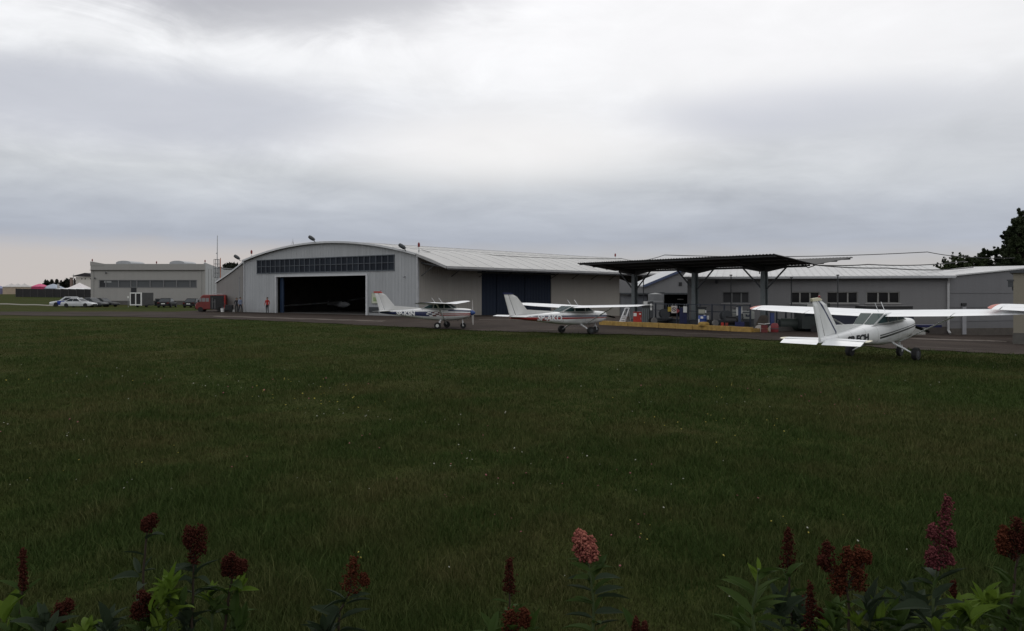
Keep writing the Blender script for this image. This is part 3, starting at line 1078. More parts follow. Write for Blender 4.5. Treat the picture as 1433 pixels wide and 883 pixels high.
isl = empty('fuel_island', (KA.x, KA.y, tz(KA.x, KA.y)), ST_RZ, 'long low filling station island with a worn yellow painted kerb', 'kerb island')
nk = 9
for k in range(nk):
    a, b = KLEN * k / nk, KLEN * (k + 1) / nk
    h = 0.30 + random.uniform(-.012, .012)
    MB().box(((a + b) / 2, 0.13, h / 2 - 0.04), (b - a - 0.025, 0.26, h + 0.08)).build('kerb_stone', M['yellow'], isl, bevel=0.025)
MB().box((KLEN / 2, 2.2, 0.06), (KLEN - 0.1, 3.7, 0.36)).build('island_slab', mat('island_concrete', (0.06, 0.056, 0.052), 0.9, 0.2, 1.5), isl)
MB().box((KLEN + 0.02, 1.2, 0.12), (0.16, 2.0, 0.2)).build('kerb_stone', M['yellow'], isl)
q = kt(982)
MB().lathe([(0.32, 0), (0.32, 0.12), (0.22, 0.2), (0.02, 0.22)], 16, (q, 0.16, 0.27)).build('kerb_bump', M['yellow'], isl, True)
q0 = kt(1046) 

CW = 6.8
can = empty('fuel_canopy', (KA.x, KA.y, 0), ST_RZ, 'dark butterfly roofed canopy on three steel columns over the fuel pumps', 'canopy')
c0, c1 = kt(808), kt(1085)
CZ, CV = 4.10, 3.66
m_can = mat('dark_corrugated_sheet', (0.034, 0.034, 0.036), 0.6, 0.2, 2)
mb = MB()
ncor = int((c1 - c0) / 0.11)
for (wa, za, wb, zb_, ext) in ((0.0, CZ, CW / 2, CV, 1.0), (CW / 2, CV, CW, CZ, -1.0)):
    vs, fs = [], []
    for k in range(ncor + 1):
        t = c0 + (c1 - c0) * k / ncor
        dz = 0.022 * (1 if k % 2 else -1)
        vs += [(t, wa, za + dz), (t, wb, zb_ + dz)]
        if k: fs.append((2 * k - 2, 2 * k, 2 * k + 1, 2 * k - 1))
    o = len(vs)
    vs += [(x, y, z + 0.03) for x, y, z in vs]
    fs += [tuple(i + o for i in reversed(f)) for f in fs]
    n = ncor + 1
    for k in range(ncor):
        fs += [(2 * k, 2 * k + 2, 2 * k + 2 + o, 2 * k + o), (2 * k + 1, 2 * k + 1 + o, 2 * k + 3 + o, 2 * k + 3)]
    fs += [(0, 1, 1 + o, o), (2 * n - 2, 2 * n - 2 + o, 2 * n - 1 + o, 2 * n - 1)]
    mb.add(vs, fs)
mb.build('roof_sheet', m_can, can)
# purlins along the roof whose ends make the stepped edge
for i in range(7):
    w = 0.15 + (CW - 0.3) * i / 6
    z = CV + (CZ - CV) * abs(w - CW / 2) / (CW / 2)
    MB().box(((c0 + c1) / 2, w, z - 0.06), (c1 - c0 - 0.16 - 0.5 * (3 - abs(i - 3)) * 0.4, 0.08, 0.075)).build('purlin', m_can, can)
MB().box(((c0 + c1) / 2, CW / 2, CV - 0.09), (c1 - c0 - 1.4, 0.34, 0.09)).build('valley_gutter', m_can, can)
# haunched cross arms and columns
colx = [kt(888, CW / 2), kt(972.5, CW / 2), kt(1069.5, CW / 2)]
for t in colx:
    zg = tz(*(KA + kn * (CW / 2) + kd * t).xy)
    MB().prism([(0.2, CZ - 0.13), (CW / 2 - 0.25, CV - 0.26), (CW / 2 + 0.25, CV - 0.26), (CW - 0.2, CZ - 0.13), (CW - .2, CZ - 0.04), (CW / 2, CV - 0.02), (.2, CZ - 0.04)][::-1], t - 0.09, t + 0.09, plane='yz').build('cross_arm', m_can, can)
    MB().prism([(t - 1.5, CV - 0.12), (t - 0.2, CV - 0.34), (t + 0.2, CV - 0.34), (t + 1.5, CV - 0.12), (t + 1.5, CV - 0.01), (t - 1.5, CV - 0.01)], CW / 2 - 0.1, CW / 2 + 0.1).build('haunch', m_can, can)
    mb = MB()
    for sy in (-1, 1):
        mb.add([(t - 0.18, CW / 2 + sy * 0.13 - .03, zg - 0.3), (t + 0.18, CW / 2 + sy * 0.13 - .03, zg - .3), (t + 0.13, CW / 2 + sy * 0.13 - .03, CV - 0.3), (t - 0.13, CW / 2 + sy * 0.13 - .03, CV - 0.3),
                (t - 0.18, CW / 2 + sy * 0.13 + .03, zg - 0.3), (t + 0.18, CW / 2 + sy * 0.13 + .03, zg - .3), (t + 0.13, CW / 2 + sy * 0.13 + .03, CV - 0.3), (t - 0.13, CW / 2 + sy * 0.13 + .03, CV - 0.3)],
               [(0, 1, 2, 3), (7, 6, 5, 4), (0, 3, 7, 4), (1, 5, 6, 2), (3, 2, 6, 7), (0, 4, 5, 1)])
    mb.box((t, CW / 2, (zg + CV) / 2 - .35), (0.05, 0.2, CV - zg - 0.3))
    cobj = mb.build('column', M['col_steel'], can)
    for sx in (-1, 1):
        MB().bar((t + sx * 0.17, CW / 2, 2.35), (t + sx * 1.52, CW / 2, CV - 0.1), 0.07, 0.07).build('brace', M['dark_steel'], can)
    MB().box((t, CW / 2, zg + 0.28), (0.6, 0.5, 0.14)).build('base_plate', M['dark_steel'], can)
MB().tube([(colx[2] - .25, CW / 2 - .1, 3.2), (colx[2] - .25, CW / 2 - .1, CV - .3)], .03, 6).build('conduit', M['dark_steel'], can)

# ------------------------------------------------------------------ long low building on the right
A0, A1 = Vector((lx(962, 56.5), 56.5, 0)), Vector((lx(1329, 52.0), 52.0, 0))
bd = (A1 - A0).normalized()
BL = (A1 - A0).length
B_RZ = math.atan2(bd.y, bd.x)
right = empty('office_building', (A0.x, A0.y, 0), B_RZ, 'long low dark grey building with white framed window groups and a white roof sheet', 'building')
m_rb = wall_mat('dark_grey_render', (0.20, 0.198, 0.20), var=0.08, dirt=0.35)
bn = Vector((-bd.y, bd.x, 0))


def bs(px, t=0.0):
    k = (px - CX) / F
    o = A0 + bn * t
    return (k * o.y - o.x) / (bd.x - k * bd.y)


def bz(px, py):
    s = bs(px)
    return EYE - (py - YH) / F * (A0.y + bd.y * s)


EZ = 3.13
groups = [(1011, 1048, 3, (1024, 1037.3)), (1106.5, 1147, 3, (1119.5, 1133.5)), (1157, 1200.5, 3, (1172.5, 1186.5)), (1212.5, 1259, 3, (1229, 1244))]
wzs = [(bz(px0, 408.6), bz(px0, 424.2)) for px0, *_ in groups]
mb = MB()
edges = [0.0]
for (pa, pb, n, ml), (zt1, zb1) in zip(groups, wzs):
    a, b = bs(pa), bs(pb)
    mb.box(((edges[-1] + a) / 2, 0.15, 1.0), (a - edges[-1], 0.3, EZ * 2 - 2))
    mb.box(((a + b) / 2, 0.15, (zb1 - 1.13) / 2), (b - a, 0.3, zb1 + 1.13))
    mb.box(((a + b) / 2, 0.15, (zt1 + EZ) / 2), (b - a, 0.3, EZ - zt1))
    edges.append(b)
mb.box(((edges[-1] + BL) / 2, 0.15, 1.0), (BL - edges[-1], 0.3, EZ * 2 - 2))
mb.build('front_wall', m_rb, right)
gdark = glass_mat('office_pane', (0.012, 0.012, 0.014), 0.12)
ggrey = glass_mat('office_pane_blind', (0.06, 0.06, 0.062), 0.4)
mwf = mat('white_window_frame', (0.26, 0.255, 0.24), 0.5, 0.1, 4)
for gi, ((pa, pb, n, ml), (zt1, zb1)) in enumerate(zip(groups, wzs)):
    a, b = bs(pa), bs(pb)
    w = MB()
    w.box(((a + b) / 2, 0.10, zt1 - 0.02), (b - a, 0.12, 0.05))
    w.box(((a + b) / 2, 0.10, zb1 + 0.02), (b - a, 0.12, 0.06))
    xs_ = [a + 0.03] + [bs(q) for q in ml] + [b - 0.03]
    for q in xs_: w.box((q, 0.12, (zt1 + zb1) / 2), (0.09 if q in xs_[1:-1] else 0.05, 0.1, zt1 - zb1 - 0.09))
    wo = w.build('window', mwf if gi else mat('grey_window_paint', (0.2, 0.2, 0.2), .5), right)
    MB().box(((a + b) / 2, -0.04, zb1 - 0.04), (b - a + 0.16, 0.14, 0.06)).build('sill', mat('pale_sill', (0.33, 0.32, 0.31), 0.5, 0.1, 3), wo)
    for i in range(3):
        MB().box(((xs_[i] + xs_[i + 1]) / 2, 0.16, (zt1 + zb1) / 2), (xs_[i + 1] - xs_[i] - 0.05, 0.02, zt1 - zb1 - 0.08)).build('pane', ggrey if gi == 0 else gdark, wo)
# room behind the panes so that they do not look through the wall
MB().box((BL / 2, 2.3, 1.2), (BL - 0.4, 0.2, 3.4)).build('inner_wall', mat('room_wall', (0.12, 0.115, 0.11), 0.8, 0.2, 1), right)
RB = 7.5
mb = MB()
nr = int(BL / 0.5)
vs, fs = [], []
RZ1 = 3.13 + (RB + 0.4) * 0.112
mb.add([(-0.3, -0.42, EZ - 0.02), (BL + 0.3, -0.42, EZ - 0.02), (BL + 0.3, RB, RZ1), (-0.3, RB, RZ1), (-0.3, -0.42, EZ + 0.08), (BL + 0.3, -0.42, EZ + 0.08), (BL + 0.3, RB, RZ1 + 0.1), (-0.3, RB, RZ1 + 0.1)],
       [(0, 3, 2, 1), (4, 5, 6, 7), (0, 1, 5, 4), (2, 3, 7, 6), (1, 2, 6, 5), (3, 0, 4, 7)])
mb.build('roof', mat('white_roof_sheet', (0.47, 0.47, 0.47), 0.55, 0.1, 1.5), right)
mb = MB()
for k in range(int(BL / 0.45)):
    x = 0.1 + k * 0.45
    mb.bar((x, -0.40, EZ + 0.085), (x, RB - 0.02, RZ1 + 0.105), 0.06, 0.022)
tag(mb.build('roof_rib', mat('roof_rib_sheet', (0.43, 0.43, 0.43), 0.55, 0.1, 2), right), kind='stuff')
MB().box((BL / 2, -0.45, EZ - 0.03), (BL + 0.5, 0.12, 0.11)).build('gutter', M['steel'], right)
MB().box((BL / 2, -0.2, EZ - 0.06), (BL, 0.4, 0.06)).build('soffit', M['dark_steel'], right)
zg = tz(A1.x, A1.y)
MB().tube([(BL - 0.12, -0.42, EZ - 0.05), (BL - 0.1, -0.1, EZ - 0.4), (BL - 0.1, -0.1, zg + 0.3), (BL - 0.02, -0.28, zg + 0.12)], 0.075, 10).build('downpipe', mat('pale_downpipe', (0.42, 0.42, 0.42), 0.5, 0.1, 3), right)
MB().box((BL * 0.75, -0.02, zg + 0.15), (BL * 0.5, 0.04, 0.75)).build('plinth', mat('dark_foot', (0.07, 0.06, 0.055), 0.9, 0.2, 3), right)
for k in range(14):
    MB().box((0.6 + k * (BL - 1) / 13, 0.0, 0), (0.012, 0.02, 0.01)) 
MB().lathe([(0.08, 0), (0.12, -0.16), (0.04, -0.24)], 8, (bs(1003), -0.12, bz(1003, 392))).build('wall_lamp', M['dark_steel'], right)
# end wing whose wall runs on to the right
E1 = Vector((lx(1420, 54.2), 54.2, 0))
ed = (E1 - A1).normalized()
EL = (E1 - A1).length + 3.5
wing = empty('side_wing', (A1.x + 0.02, A1.y + 0.02, 0), math.atan2(ed.y, ed.x), 'plain dark grey end wing with a sloping roof edge and one narrow pale door', 'building')
m_wg = wall_mat('slate_grey_render', (0.165, 0.165, 0.172), var=0.08, dirt=0.2)
slope = (3.62 - 3.14) / (EL - 3.5)
MB().prism([(0, -1.3), (EL, -1.3), (EL, 3.14 + slope * EL), (0, 3.14)], 0.0, 0.3).build('end_wall', m_wg, wing)
MB().add([(-.1, -.14, 3.15), (EL, -.14, 3.15 + slope * EL), (EL, 6, 3.2 + slope * EL), (-.1, 6, 3.2), (-.1, -.14, 3.23), (EL, -.14, 3.23 + slope * EL), (EL, 6, 3.28 + slope * EL), (-.1, 6, 3.28)], [(0, 3, 2, 1), (4, 5, 6, 7), (0, 1, 5, 4), (2, 3, 7, 6), (1, 2, 6, 5), (3, 0, 4, 7)]).build('roof', mat('wing_roof_sheet', (0.5, 0.5, 0.5), 0.55, 0.1, 1), wing)
zg2 = tz(*(A1 + ed * 2.5).xy)
MB().prism([(0.0, -1.2), (EL - .1, -1.2), (EL - .1, zg2 + 0.42), (0.0, zg2 + 0.5)], -0.03, -0.002).build('plinth', mat('brown_foot', (0.08, 0.07, 0.06), 0.9, 0.2, 3), wing)
dxx = 1.18
MB().box((dxx, -0.05, zg2 + 0.98), (0.34, 0.08, 1.75)).build('door', mat('pale_grey_door', (0.27, 0.27, 0.285), 0.5, 0.1, 3), wing)
MB().box((dxx, -0.045, zg2 + 2.02), (0.42, 0.07, 0.16)).build('door_lintel', M['black'], wing)
for k in range(3): MB().box((EL / 2, -0.012, 0.3 + k * 0.9), (EL, 0.02, 0.03)).build('wall_joint', mat('joint_line', (0.13, 0.13, 0.135), 0.8, .1, 3), wing)
# beige building at the frame's right edge
bgp = G(1418, 40.8)
bb = empty('pump_house', (bgp.x, bgp.y, bgp.z), math.radians(-33), 'beige rendered building corner at the right edge with a dark plinth and wall lantern', 'building')
BH = EYE + (409 - 382) / F * 40.8 - bgp.z
MB().box((2.5, 2.0, BH / 2 + 0.2), (5.0, 4.0, BH - 0.4)).build('wall', wall_mat('beige_render', (0.235, 0.215, 0.17), var=0.08, dirt=0.2), bb)
MB().box((2.5, 2.0, 0.1), (5.06, 4.06, 0.95)).build('plinth', mat('grey_plinth', (0.10, 0.095, 0.085), 0.9, 0.2, 3), bb)
MB().box((2.5, 2.0, BH + 0.06), (5.3, 4.3, 0.12)).build('roof_slab', M['dark_steel'], bb)
ln = MB().box((-0.12, 0.12, BH - 0.55), (0.22, 0.22, 0.3)).box((-0.12, 0.12, BH - .36), (.3, .3, .06)).box((-0.02, .12, BH - .75), (.08, .08, .25)).build('wall_lantern', M['dark_steel'], bb)

# ------------------------------------------------------------------ twin gabled shed and the long hall behind the station
GD = 72.0
gw = empty('gabled_shed', (lx(862, GD), GD, 0), 0, 'grey shed with two shallow gables and a dark open bay behind the canopy', 'shed')
gx = lambda px: lx(px, GD) - lx(862, GD)
gz_ = lambda py: lz(py, GD)
m_gb = wall_mat('grey_shed_wall', (0.185, 0.185, 0.188), var=0.08, dirt=0.3)
zb409 = gz_(410)
MB().prism([(gx(867.5), zb409), (gx(1040), zb409), (gx(1040), gz_(409)), (gx(960), gz_(377.3)), (gx(899), gz_(402.2)), (gx(867.5), gz_(390.5))], 0, 0.3).build('gable_wall', m_gb, gw)
MB().box(((gx(868) + gx(1010)) / 2, -0.1, zb409 - 0.06), (gx(1010) - gx(868), 0.3, 0.14)).build('door_rail', M['dark_steel'], gw)
for a, b, m_, y in ((868.5, 884, (0.15, 0.155, 0.165), 0.2), (884.4, 906, (0.11, 0.115, 0.13), 0.3)):
    MB().box(((gx(a) + gx(b)) / 2, y, (zb409 - 2.2) / 2 - .1), (gx(b) - gx(a), 0.1, zb409 + 2.0)).build('sliding_door', wall_mat('shed_door', m_, ribs=0.4, var=0.1), gw)
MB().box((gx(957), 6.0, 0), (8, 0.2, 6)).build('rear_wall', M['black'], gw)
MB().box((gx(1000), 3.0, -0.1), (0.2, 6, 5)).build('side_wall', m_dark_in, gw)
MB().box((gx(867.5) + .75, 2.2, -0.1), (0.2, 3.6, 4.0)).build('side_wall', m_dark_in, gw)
mb = MB()
mb.add([(gx(899), -.2, gz_(402.6) + .06), (gx(960), -.2, gz_(377.3) + .06), (gx(960), 10, gz_(377.3) + .06), (gx(899), 10, gz_(402.6) + .06),
        (gx(899), -.2, gz_(402.6) + .2), (gx(960), -.2, gz_(377.3) + .2), (gx(960), 10, gz_(377.3) + .2), (gx(899), 10, gz_(402.6) + .2)], [(0, 3, 2, 1), (4, 5, 6, 7), (0, 1, 5, 4), (2, 3, 7, 6), (0, 4, 7, 3), (1, 2, 6, 5)])
mb.add([(gx(960), -.2, gz_(377.3) + .06), (gx(1042), -.2, gz_(409) + .06), (gx(1042), 10, gz_(409) + .06), (gx(960), 10, gz_(377.3) + .06),
        (gx(960), -.2, gz_(377.3) + .2), (gx(1042), -.2, gz_(409) + .2), (gx(1042), 10, gz_(409) + .2), (gx(960), 10, gz_(377.3) + .2)], [(0, 3, 2, 1), (4, 5, 6, 7), (0, 1, 5, 4), (2, 3, 7, 6), (1, 2, 6, 5)])
mb.build('roof', mat('pale_shed_sheet', (0.48, 0.49, 0.5), 0.5, 0.1, 2), gw)
MB().bar((gx(899), -.24, gz_(402.6) + .1), (gx(960), -.24, gz_(377.3) + .1), .06, .2).bar((gx(960), -.24, gz_(377.3) + .1), (gx(1042), -.24, gz_(409) + .1), .06, .2).build('verge_board', mat('blue_verge', (0.06, 0.08, 0.15), .5, .1, 2), gw)
MB().box((gx(952), -0.02, gz_(397.5)), (0.27, 0.06, 0.32)).build('vent', M['black'], gw)
sil = empty('steel_tank', (lx(917, GD - 2.5), GD - 2.5, -1.0), 0, 'upright grey cylindrical tank standing in the shed bay', 'tank')
hh = EYE + 1.0 - (411.5 - YH) / F * (GD - 2.5)
MB().lathe([(0.05, 0), (0.62, 0), (0.62, hh), (0.05, hh + 0.1)], 24).build('shell', mat('tank_sheet', (0.17, 0.175, 0.18), 0.5, 0.1, 2), sil, True)
for z in (0.8, 1.6, 2.4):
    MB().lathe([(0.625, z - .03), (0.645, z - .03), (0.645, z + .03), (0.625, z + .03)], 24).build('hoop', M['steel'], sil)
for px in (926.5, 930):
    pass
hp = empty('bay_post', (lx(927, GD - 1), GD - 1, -1.0), 0, 'grey square post beside the upright tank', 'post')
MB().box((0, 0, 1.55), (0.24, 0.24, 3.1)).build('post', mat('post_paint', (0.16, 0.165, 0.17), 0.6, 0.1, 3), hp)
MB().box((0, 0, 3.12), (0.34, 0.34, 0.06)).build('cap', M['dark_steel'], hp)
MB().box((gx(957), 1.5, gz_(419)), (0.55, 0.1, 0.08)).build('strip_lamp', M['white_dull'], gw)

HD = 122.0
hall = empty('storage_hall', (lx(850, HD), HD, 0), 0, 'long storage hall far behind the canopy with a white corrugated roof facing the field', 'hall')
L_ = lx(1120, HD) - lx(850, HD)
MB().box((L_ / 2, 0.15, 0.4), (L_, 0.3, 4.4)).build('wall', m_gb, hall)
z0, z1 = lz(402, HD), lz(374.5, HD + 12)
mb = MB()
n = int(L_ / 0.45)
for k in range(n):
    a, b = L_ * k / n, L_ * (k + 1) / n
    e = 0.03
    mb.add([(a, -.3, z0), (a + (b - a) * .25, -.3, z0 + e * 2), (b - (b - a) * .25, -.3, z0 + e * 2), (b, -.3, z0), (a, 12, z1), (a + (b - a) * .25, 12, z1 + e * 2), (b - (b - a) * .25, 12, z1 + e * 2), (b, 12, z1)], [(0, 1, 5, 4), (1, 2, 6, 5), (2, 3, 7, 6)])
for j in range(6):
    mb.box((L_ / 2, -0.3 + j * 2.2, z0 + (z1 - z0) * (j * 2.2) / 12.3 + 0.05), (L_, 0.1, 0.05))
mb.build('roof', mat('white_corrugated_roof', (0.6, 0.61, 0.62), 0.5, 0.08, 1), hall)

# ------------------------------------------------------------------ vent pipes, cables
for px, top, w, lb in ((900.5, 387, 6.0, 'thin steel vent pipe just right of the first canopy column'), (1023, 385, 6.0, 'thin steel vent pipe crossing the grey window between the last two columns'), (1107.5, 388.5, 5.0, 'thin steel vent pipe at the left side of the second window group'), (1172.5, 385, 4.5, 'thin steel vent pipe with a tee top before the third window group')):
    p = kp(px, w) if px < 1060 else Vector((lx(px, 48.5), 48.5, tz(lx(px, 48.5), 48.5)))
    o = empty('vent_pipe', p, 0, lb, 'vent pipe', 'thin vent pipes around the filling station')
    h = EYE - (top - YH) / F * p.y - p.z
    MB().tube([(0, 0, -0.1), (0, 0, h)], 0.034, 8).build('pipe', M['dark_steel'], o)
    MB().tube([(-0.08 if 'tee' in lb else -.05, 0, h), (0.08 if 'tee' in lb else .05, 0, h)], 0.035, 8).build('tee_cap', M['dark_steel'], o)


def cable(pts, r, label):
    P = [W(px, py, D) for px, py, D in pts]
    out = []
    for i in range(len(P) - 1):
        n = 10
        for k in range(n):
            t = k / n
            q = P[i].lerp(P[i + 1], t)
            q.z -= 4 * t * (1 - t) * 0.012 * (P[i + 1] - P[i]).length
            out.append(q)
    out.append(P[-1])
    tag(MB().tube(out, r, 5).build('overhead_cable', M['cable']), label, 'cable', 'overhead cables')


cable([(930, 356.8, 62), (1298, 352.6, 58), (1345, 359, 60), (1420, 361, 62)], 0.028, 'uppermost overhead cable, running from the canopy roof to the trees at the right')
cable([(1138, 370.6, 47.6), (1215, 370, 50), (1350, 365.5, 58)], 0.032, 'middle overhead cable from the canopy corner toward the bush')
cable([(1140, 370.8, 47.7), (1240, 375, 50), (1362, 374, 58)], 0.032, 'lowest overhead cable, close above the white office roof')
cable([(590, 349.5, 73), (617, 355, 77), (640, 353, 80), (870, 361.5, 90), (930, 356.8, 62)], 0.026, 'sagging cable lying along the hangar roof toward the canopy')
cable([(1122, 369.5, 47), (1131, 374.5, 47.5), (1142, 370.5, 47.7)], 0.03, 'short cable loop drooping under the canopy corner')

# ------------------------------------------------------------------ things on and behind the fuel island
def eq(name, px, w, label, cat, group=None, rz=-0.25, raise_=0.22):
    """Empty at the foot of a thing on the island; returns it and metres per photograph pixel there"""
    p = kp(px, w, raise_)
    return empty(name, p, rz, label, cat, group), p.y / F, p


def top_of(p, py):
    return EYE - (py - YH) / F * p.y - p.z


# step ladder
o, u, p = eq('step_ladder', 876, 0.7, 'white step ladder standing at the left end of the fuel island', 'ladder')
h = top_of(p, 431)
mb = MB()
for sx in (-1, 1):
    mb.bar((-0.22 + sx * 0.16, -0.25, 0), (0.08 + sx * 0.12, 0.1, h), 0.06, 0.06)
mb.bar((-0.04, 0.1, h), (0.20, 0.1, h), 0.06, 0.06)
mb.build('rail', M['white'], o)
for k in range(4):
    f = 0.04 + 0.12 * k
    MB().box((-0.22 + 0.3 * f, -0.25 + 0.35 * f - 0.02, h * f + 0.04), (0.34, 0.2, 0.06)).build('step', M['white'], o)
mb = MB()
for sx in (-1, 1): mb.bar((0.1 + sx * 0.14, 0.5, 0), (0.08 + sx * 0.12, 0.12, h * .8), 0.04, 0.04)
mb.build('rear_leg', M['white_dull'], o)
# red cabinet
o, u, p = eq('fuel_cabinet', 892.7, 0.75, 'bright red fuel cabinet with a small white label on the island', 'cabinet')
h, wd = top_of(p, 437), 12.6 * u
MB().box((0, 0, h / 2), (wd * .95, 0.45, h)).build('body', M['red'], o, bevel=0.02)
MB().box((0, 0, h + 0.02), (wd, 0.5, 0.04)).build('lid', mat('dark_red', (0.25, 0.02, 0.015), 0.4), o)
MB().box((-wd * .27, -0.235, h - 0.14), (wd * .34, 0.02, 0.2)).build('label_plate', M['sign_white'], o)
MB().box((wd * .28, -0.235, h - 0.1), (wd * .2, 0.02, 0.08)).build('label_plate', M['sign_white'], o)
MB().tube([(wd * .38, -.23, h * .5), (wd * .38, -.27, h * .5), (wd * .38, -.27, h * .3)], 0.015, 6).build('handle', M['steel'], o)
# tall grey dispenser
o, u, p = eq('fuel_dispenser', 904, 1.0, 'tall grey fuel dispenser with round black dials and a white head', 'fuel pump')
h, wd = top_of(p, 422), 11 * u
MB().box((0, 0, h * .36), (wd, 0.5, h * .72)).build('body', mat('pump_grey', (0.085, 0.09, 0.09), 0.5, 0.15, 3), o, bevel=0.015)
MB().box((0, 0.02, h * .86), (wd * .94, 0.42, h * .27)).build('meter_head', mat('pump_head_grey', (0.13, 0.135, 0.135), 0.5, 0.1, 3), o)
MB().box((-wd * .02, -0.21, h * .95), (wd * .5, 0.03, h * .13)).build('white_panel', M['sign_white'], o)
for i, (a, z) in enumerate(((-.3, .76), (-.02, .76), (.26, .76))):
    MB().lathe([(0.075, 0), (0.085, -0.03), (0.04, -0.05), (0.001, -0.05)], 14, (wd * a, -0.2, h * z), 'y').build('dial', M['black'], o, True)
for k in range(4): MB().box((wd * (-.36 + .24 * k), -0.262, h * .36), (0.05, 0.03, h * .62)).build('door_strip', M['col_steel'], o)
MB().tube([(wd * .5, -.1, h * .8), (wd * .75, -.2, h * .5), (wd * .7, -.25, h * .15), (wd * .55, -.2, h * .3)], 0.025, 6).build('hose', M['cable'], o)
o, u, p = eq('fuel_dispenser', 912, 0.95, 'slim dark dispenser post with two small white gauges', 'fuel pump')
h = top_of(p, 421.5)
MB().box((0, 0, h / 2), (4.2 * u, 0.3, h)).build('body', M['dark_steel'], o, bevel=0.01)
for z in (.83, .66): MB().box((-0.02, -0.16, h * z), (2.6 * u, 0.03, h * .13)).build('gauge', M['white_dull'], o)


def cart(px, r_px, label, y_axle):
    o, u, p = eq('hose_cart', px, 0.62, label, 'hose cart', 'wheeled hose carts on the fuel island', rz=0.15)
    r = r_px * u
    for yy in (0, 0.55):
        wl = MB().lathe([(r * .66, -0.05), (r, -0.05), (r, 0.05), (r * .66, 0.05)], 22, (0, yy, r), 'y').build('wheel', mat('grey_tyre', (0.16, 0.155, 0.15), 0.7, 0.15, 6) if yy == 0 else M['tyre'], o, True)
        MB().lathe([(0.001, -0.03), (r * .3, -0.03), (r * .3, 0.03), (0.001, 0.03)], 12, (0, yy, r), 'y').build('hub', M['dark_steel'], wl, True)
        sp = MB()
        for k in range(5):
            a = k * 1.257
            sp.bar((0, yy, r), (r * .7 * math.cos(a), yy, r + r * .7 * math.sin(a)), 0.03, 0.03)
        sp.build('spoke', M['dark_steel'], wl)
    MB().bar((0, 0.1, r), (1.25, 0.2, r + 0.06), 0.06, 0.06).bar((0, 0.45, r), (1.25, 0.4, r + 0.06), 0.06, 0.06).box((0.75, 0.3, r + 0.14), (1.0, 0.5, 0.1)).build('chassis', M['dark_steel'], o)
    MB().lathe([(0.1, -0.22), (0.3, -0.22), (0.3, -0.18), (0.12, -0.17), (0.12, 0.17), (0.3, 0.18), (0.3, 0.22), (0.1, 0.22)], 16, (0.75, 0.3, r + 0.42), 'y').build('hose_reel', M['dark_steel'], o, True)
    MB().tube([(1.2, .3, r), (1.25, .3, 0.02)], 0.025, 6).build('stand', M['dark_steel'], o)


cart(915.5, 4.3, 'hose cart with grey wheel beside the slim dispenser post', 0)
cart(1001, 4.6, 'hose cart with grey wheel right of the blue barrel', 0)

# safety signs hung on the tank fence
fence_w = 1.75


def panel_sign(px, py, wpx, hpx, label, m, parts=None, shape='rect', w=1.55):
    p = kp(px, w)
    z = EYE - (py - YH) / F * p.y
    u = p.y / F
    o = empty('safety_sign', (p.x, p.y, z), -0.25, label, 'sign', 'safety signs on the tank fence')
    a, b = wpx * u / 2, hpx * u / 2
    if shape == 'rect':
        MB().box((0, 0, 0), (2 * a, 0.03, 2 * b)).build('plate', m, o)
    else:
        MB().prism([(-a, -b), (a, 0.1 * b), (-a, b)], -0.015, 0.015).build('plate', m, o)
    mb = MB()
    for s in (-1, 1): mb.bar((s * a * .6, 0.03, b), (s * a * .6, 0.12, b + 0.12), 0.02, 0.02)
    mb.build('hook', M['steel'], o)
    return o, a, b


panel_sign(937.3, 432.7, 5.4, 6.5, 'small yellow warning sign at the left of the sign cluster', mat('sign_yellow', (0.5, 0.36, 0.05), 0.5, .1, 4))
o, a, b = panel_sign(943.3, 433, 7.5, 10, 'white square prohibition sign with a dark ring and bar', mat('sign_board_pale', (0.6, 0.55, 0.52), 0.5, .1, 4), w=1.5)
mb = MB()
R = a * .82
ring = []
for k in range(24):
    t = 2 * math.pi * k / 24
    ring.append([(R * math.cos(t), -0.021, R * math.sin(t)), (R * .74 * math.cos(t), -0.021, R * .74 * math.sin(t)), (R * .74 * math.cos(t), -0.016, R * .74 * math.sin(t)), (R * math.cos(t), -0.016, R * math.sin(t))])
ring.append(ring[0])
mb.loft(ring, 0, False, False)
mb.bar((-R * .6, -0.022, R * .6), (R * .6, -0.022, -R * .6), 0.01, R * .22)
mb.box((0, -0.018, 0), (R * .5, 0.006, R * .7))
mb.build('prohibition_mark', mat('sign_mark', (0.05, 0.03, 0.035), .5), o)
panel_sign(949.3, 435, 4.6, 7.5, 'small red pennant shaped sign at the right of the sign cluster', mat('sign_red', (0.32, 0.05, 0.06), .5, .1, 4), shape='tri')
panel_sign(958.7, 433, 5, 8.6, 'plain white notice sign above the dark blue cabinet', M['sign_white'])

o, u, p = eq('tank_cabinet', 956, 1.6, 'dark blue steel cabinet behind the island under the white notice', 'cabinet')
h = top_of(p, 430)
MB().box((0, 0.25, h / 2), (10.5 * u, 0.45, h)).build('body', mat('cabinet_blue', (0.018, 0.026, 0.05), .5, .15, 3), o, bevel=0.015)
MB().box((-2.2 * u, 0.0, h / 2), (4.6 * u, 0.03, h * .92)).build('door', M['navy'], o)
MB().box((2.8 * u, 0.0, h / 2), (4.6 * u, 0.03, h * .92)).build('door', M['navy'], o)
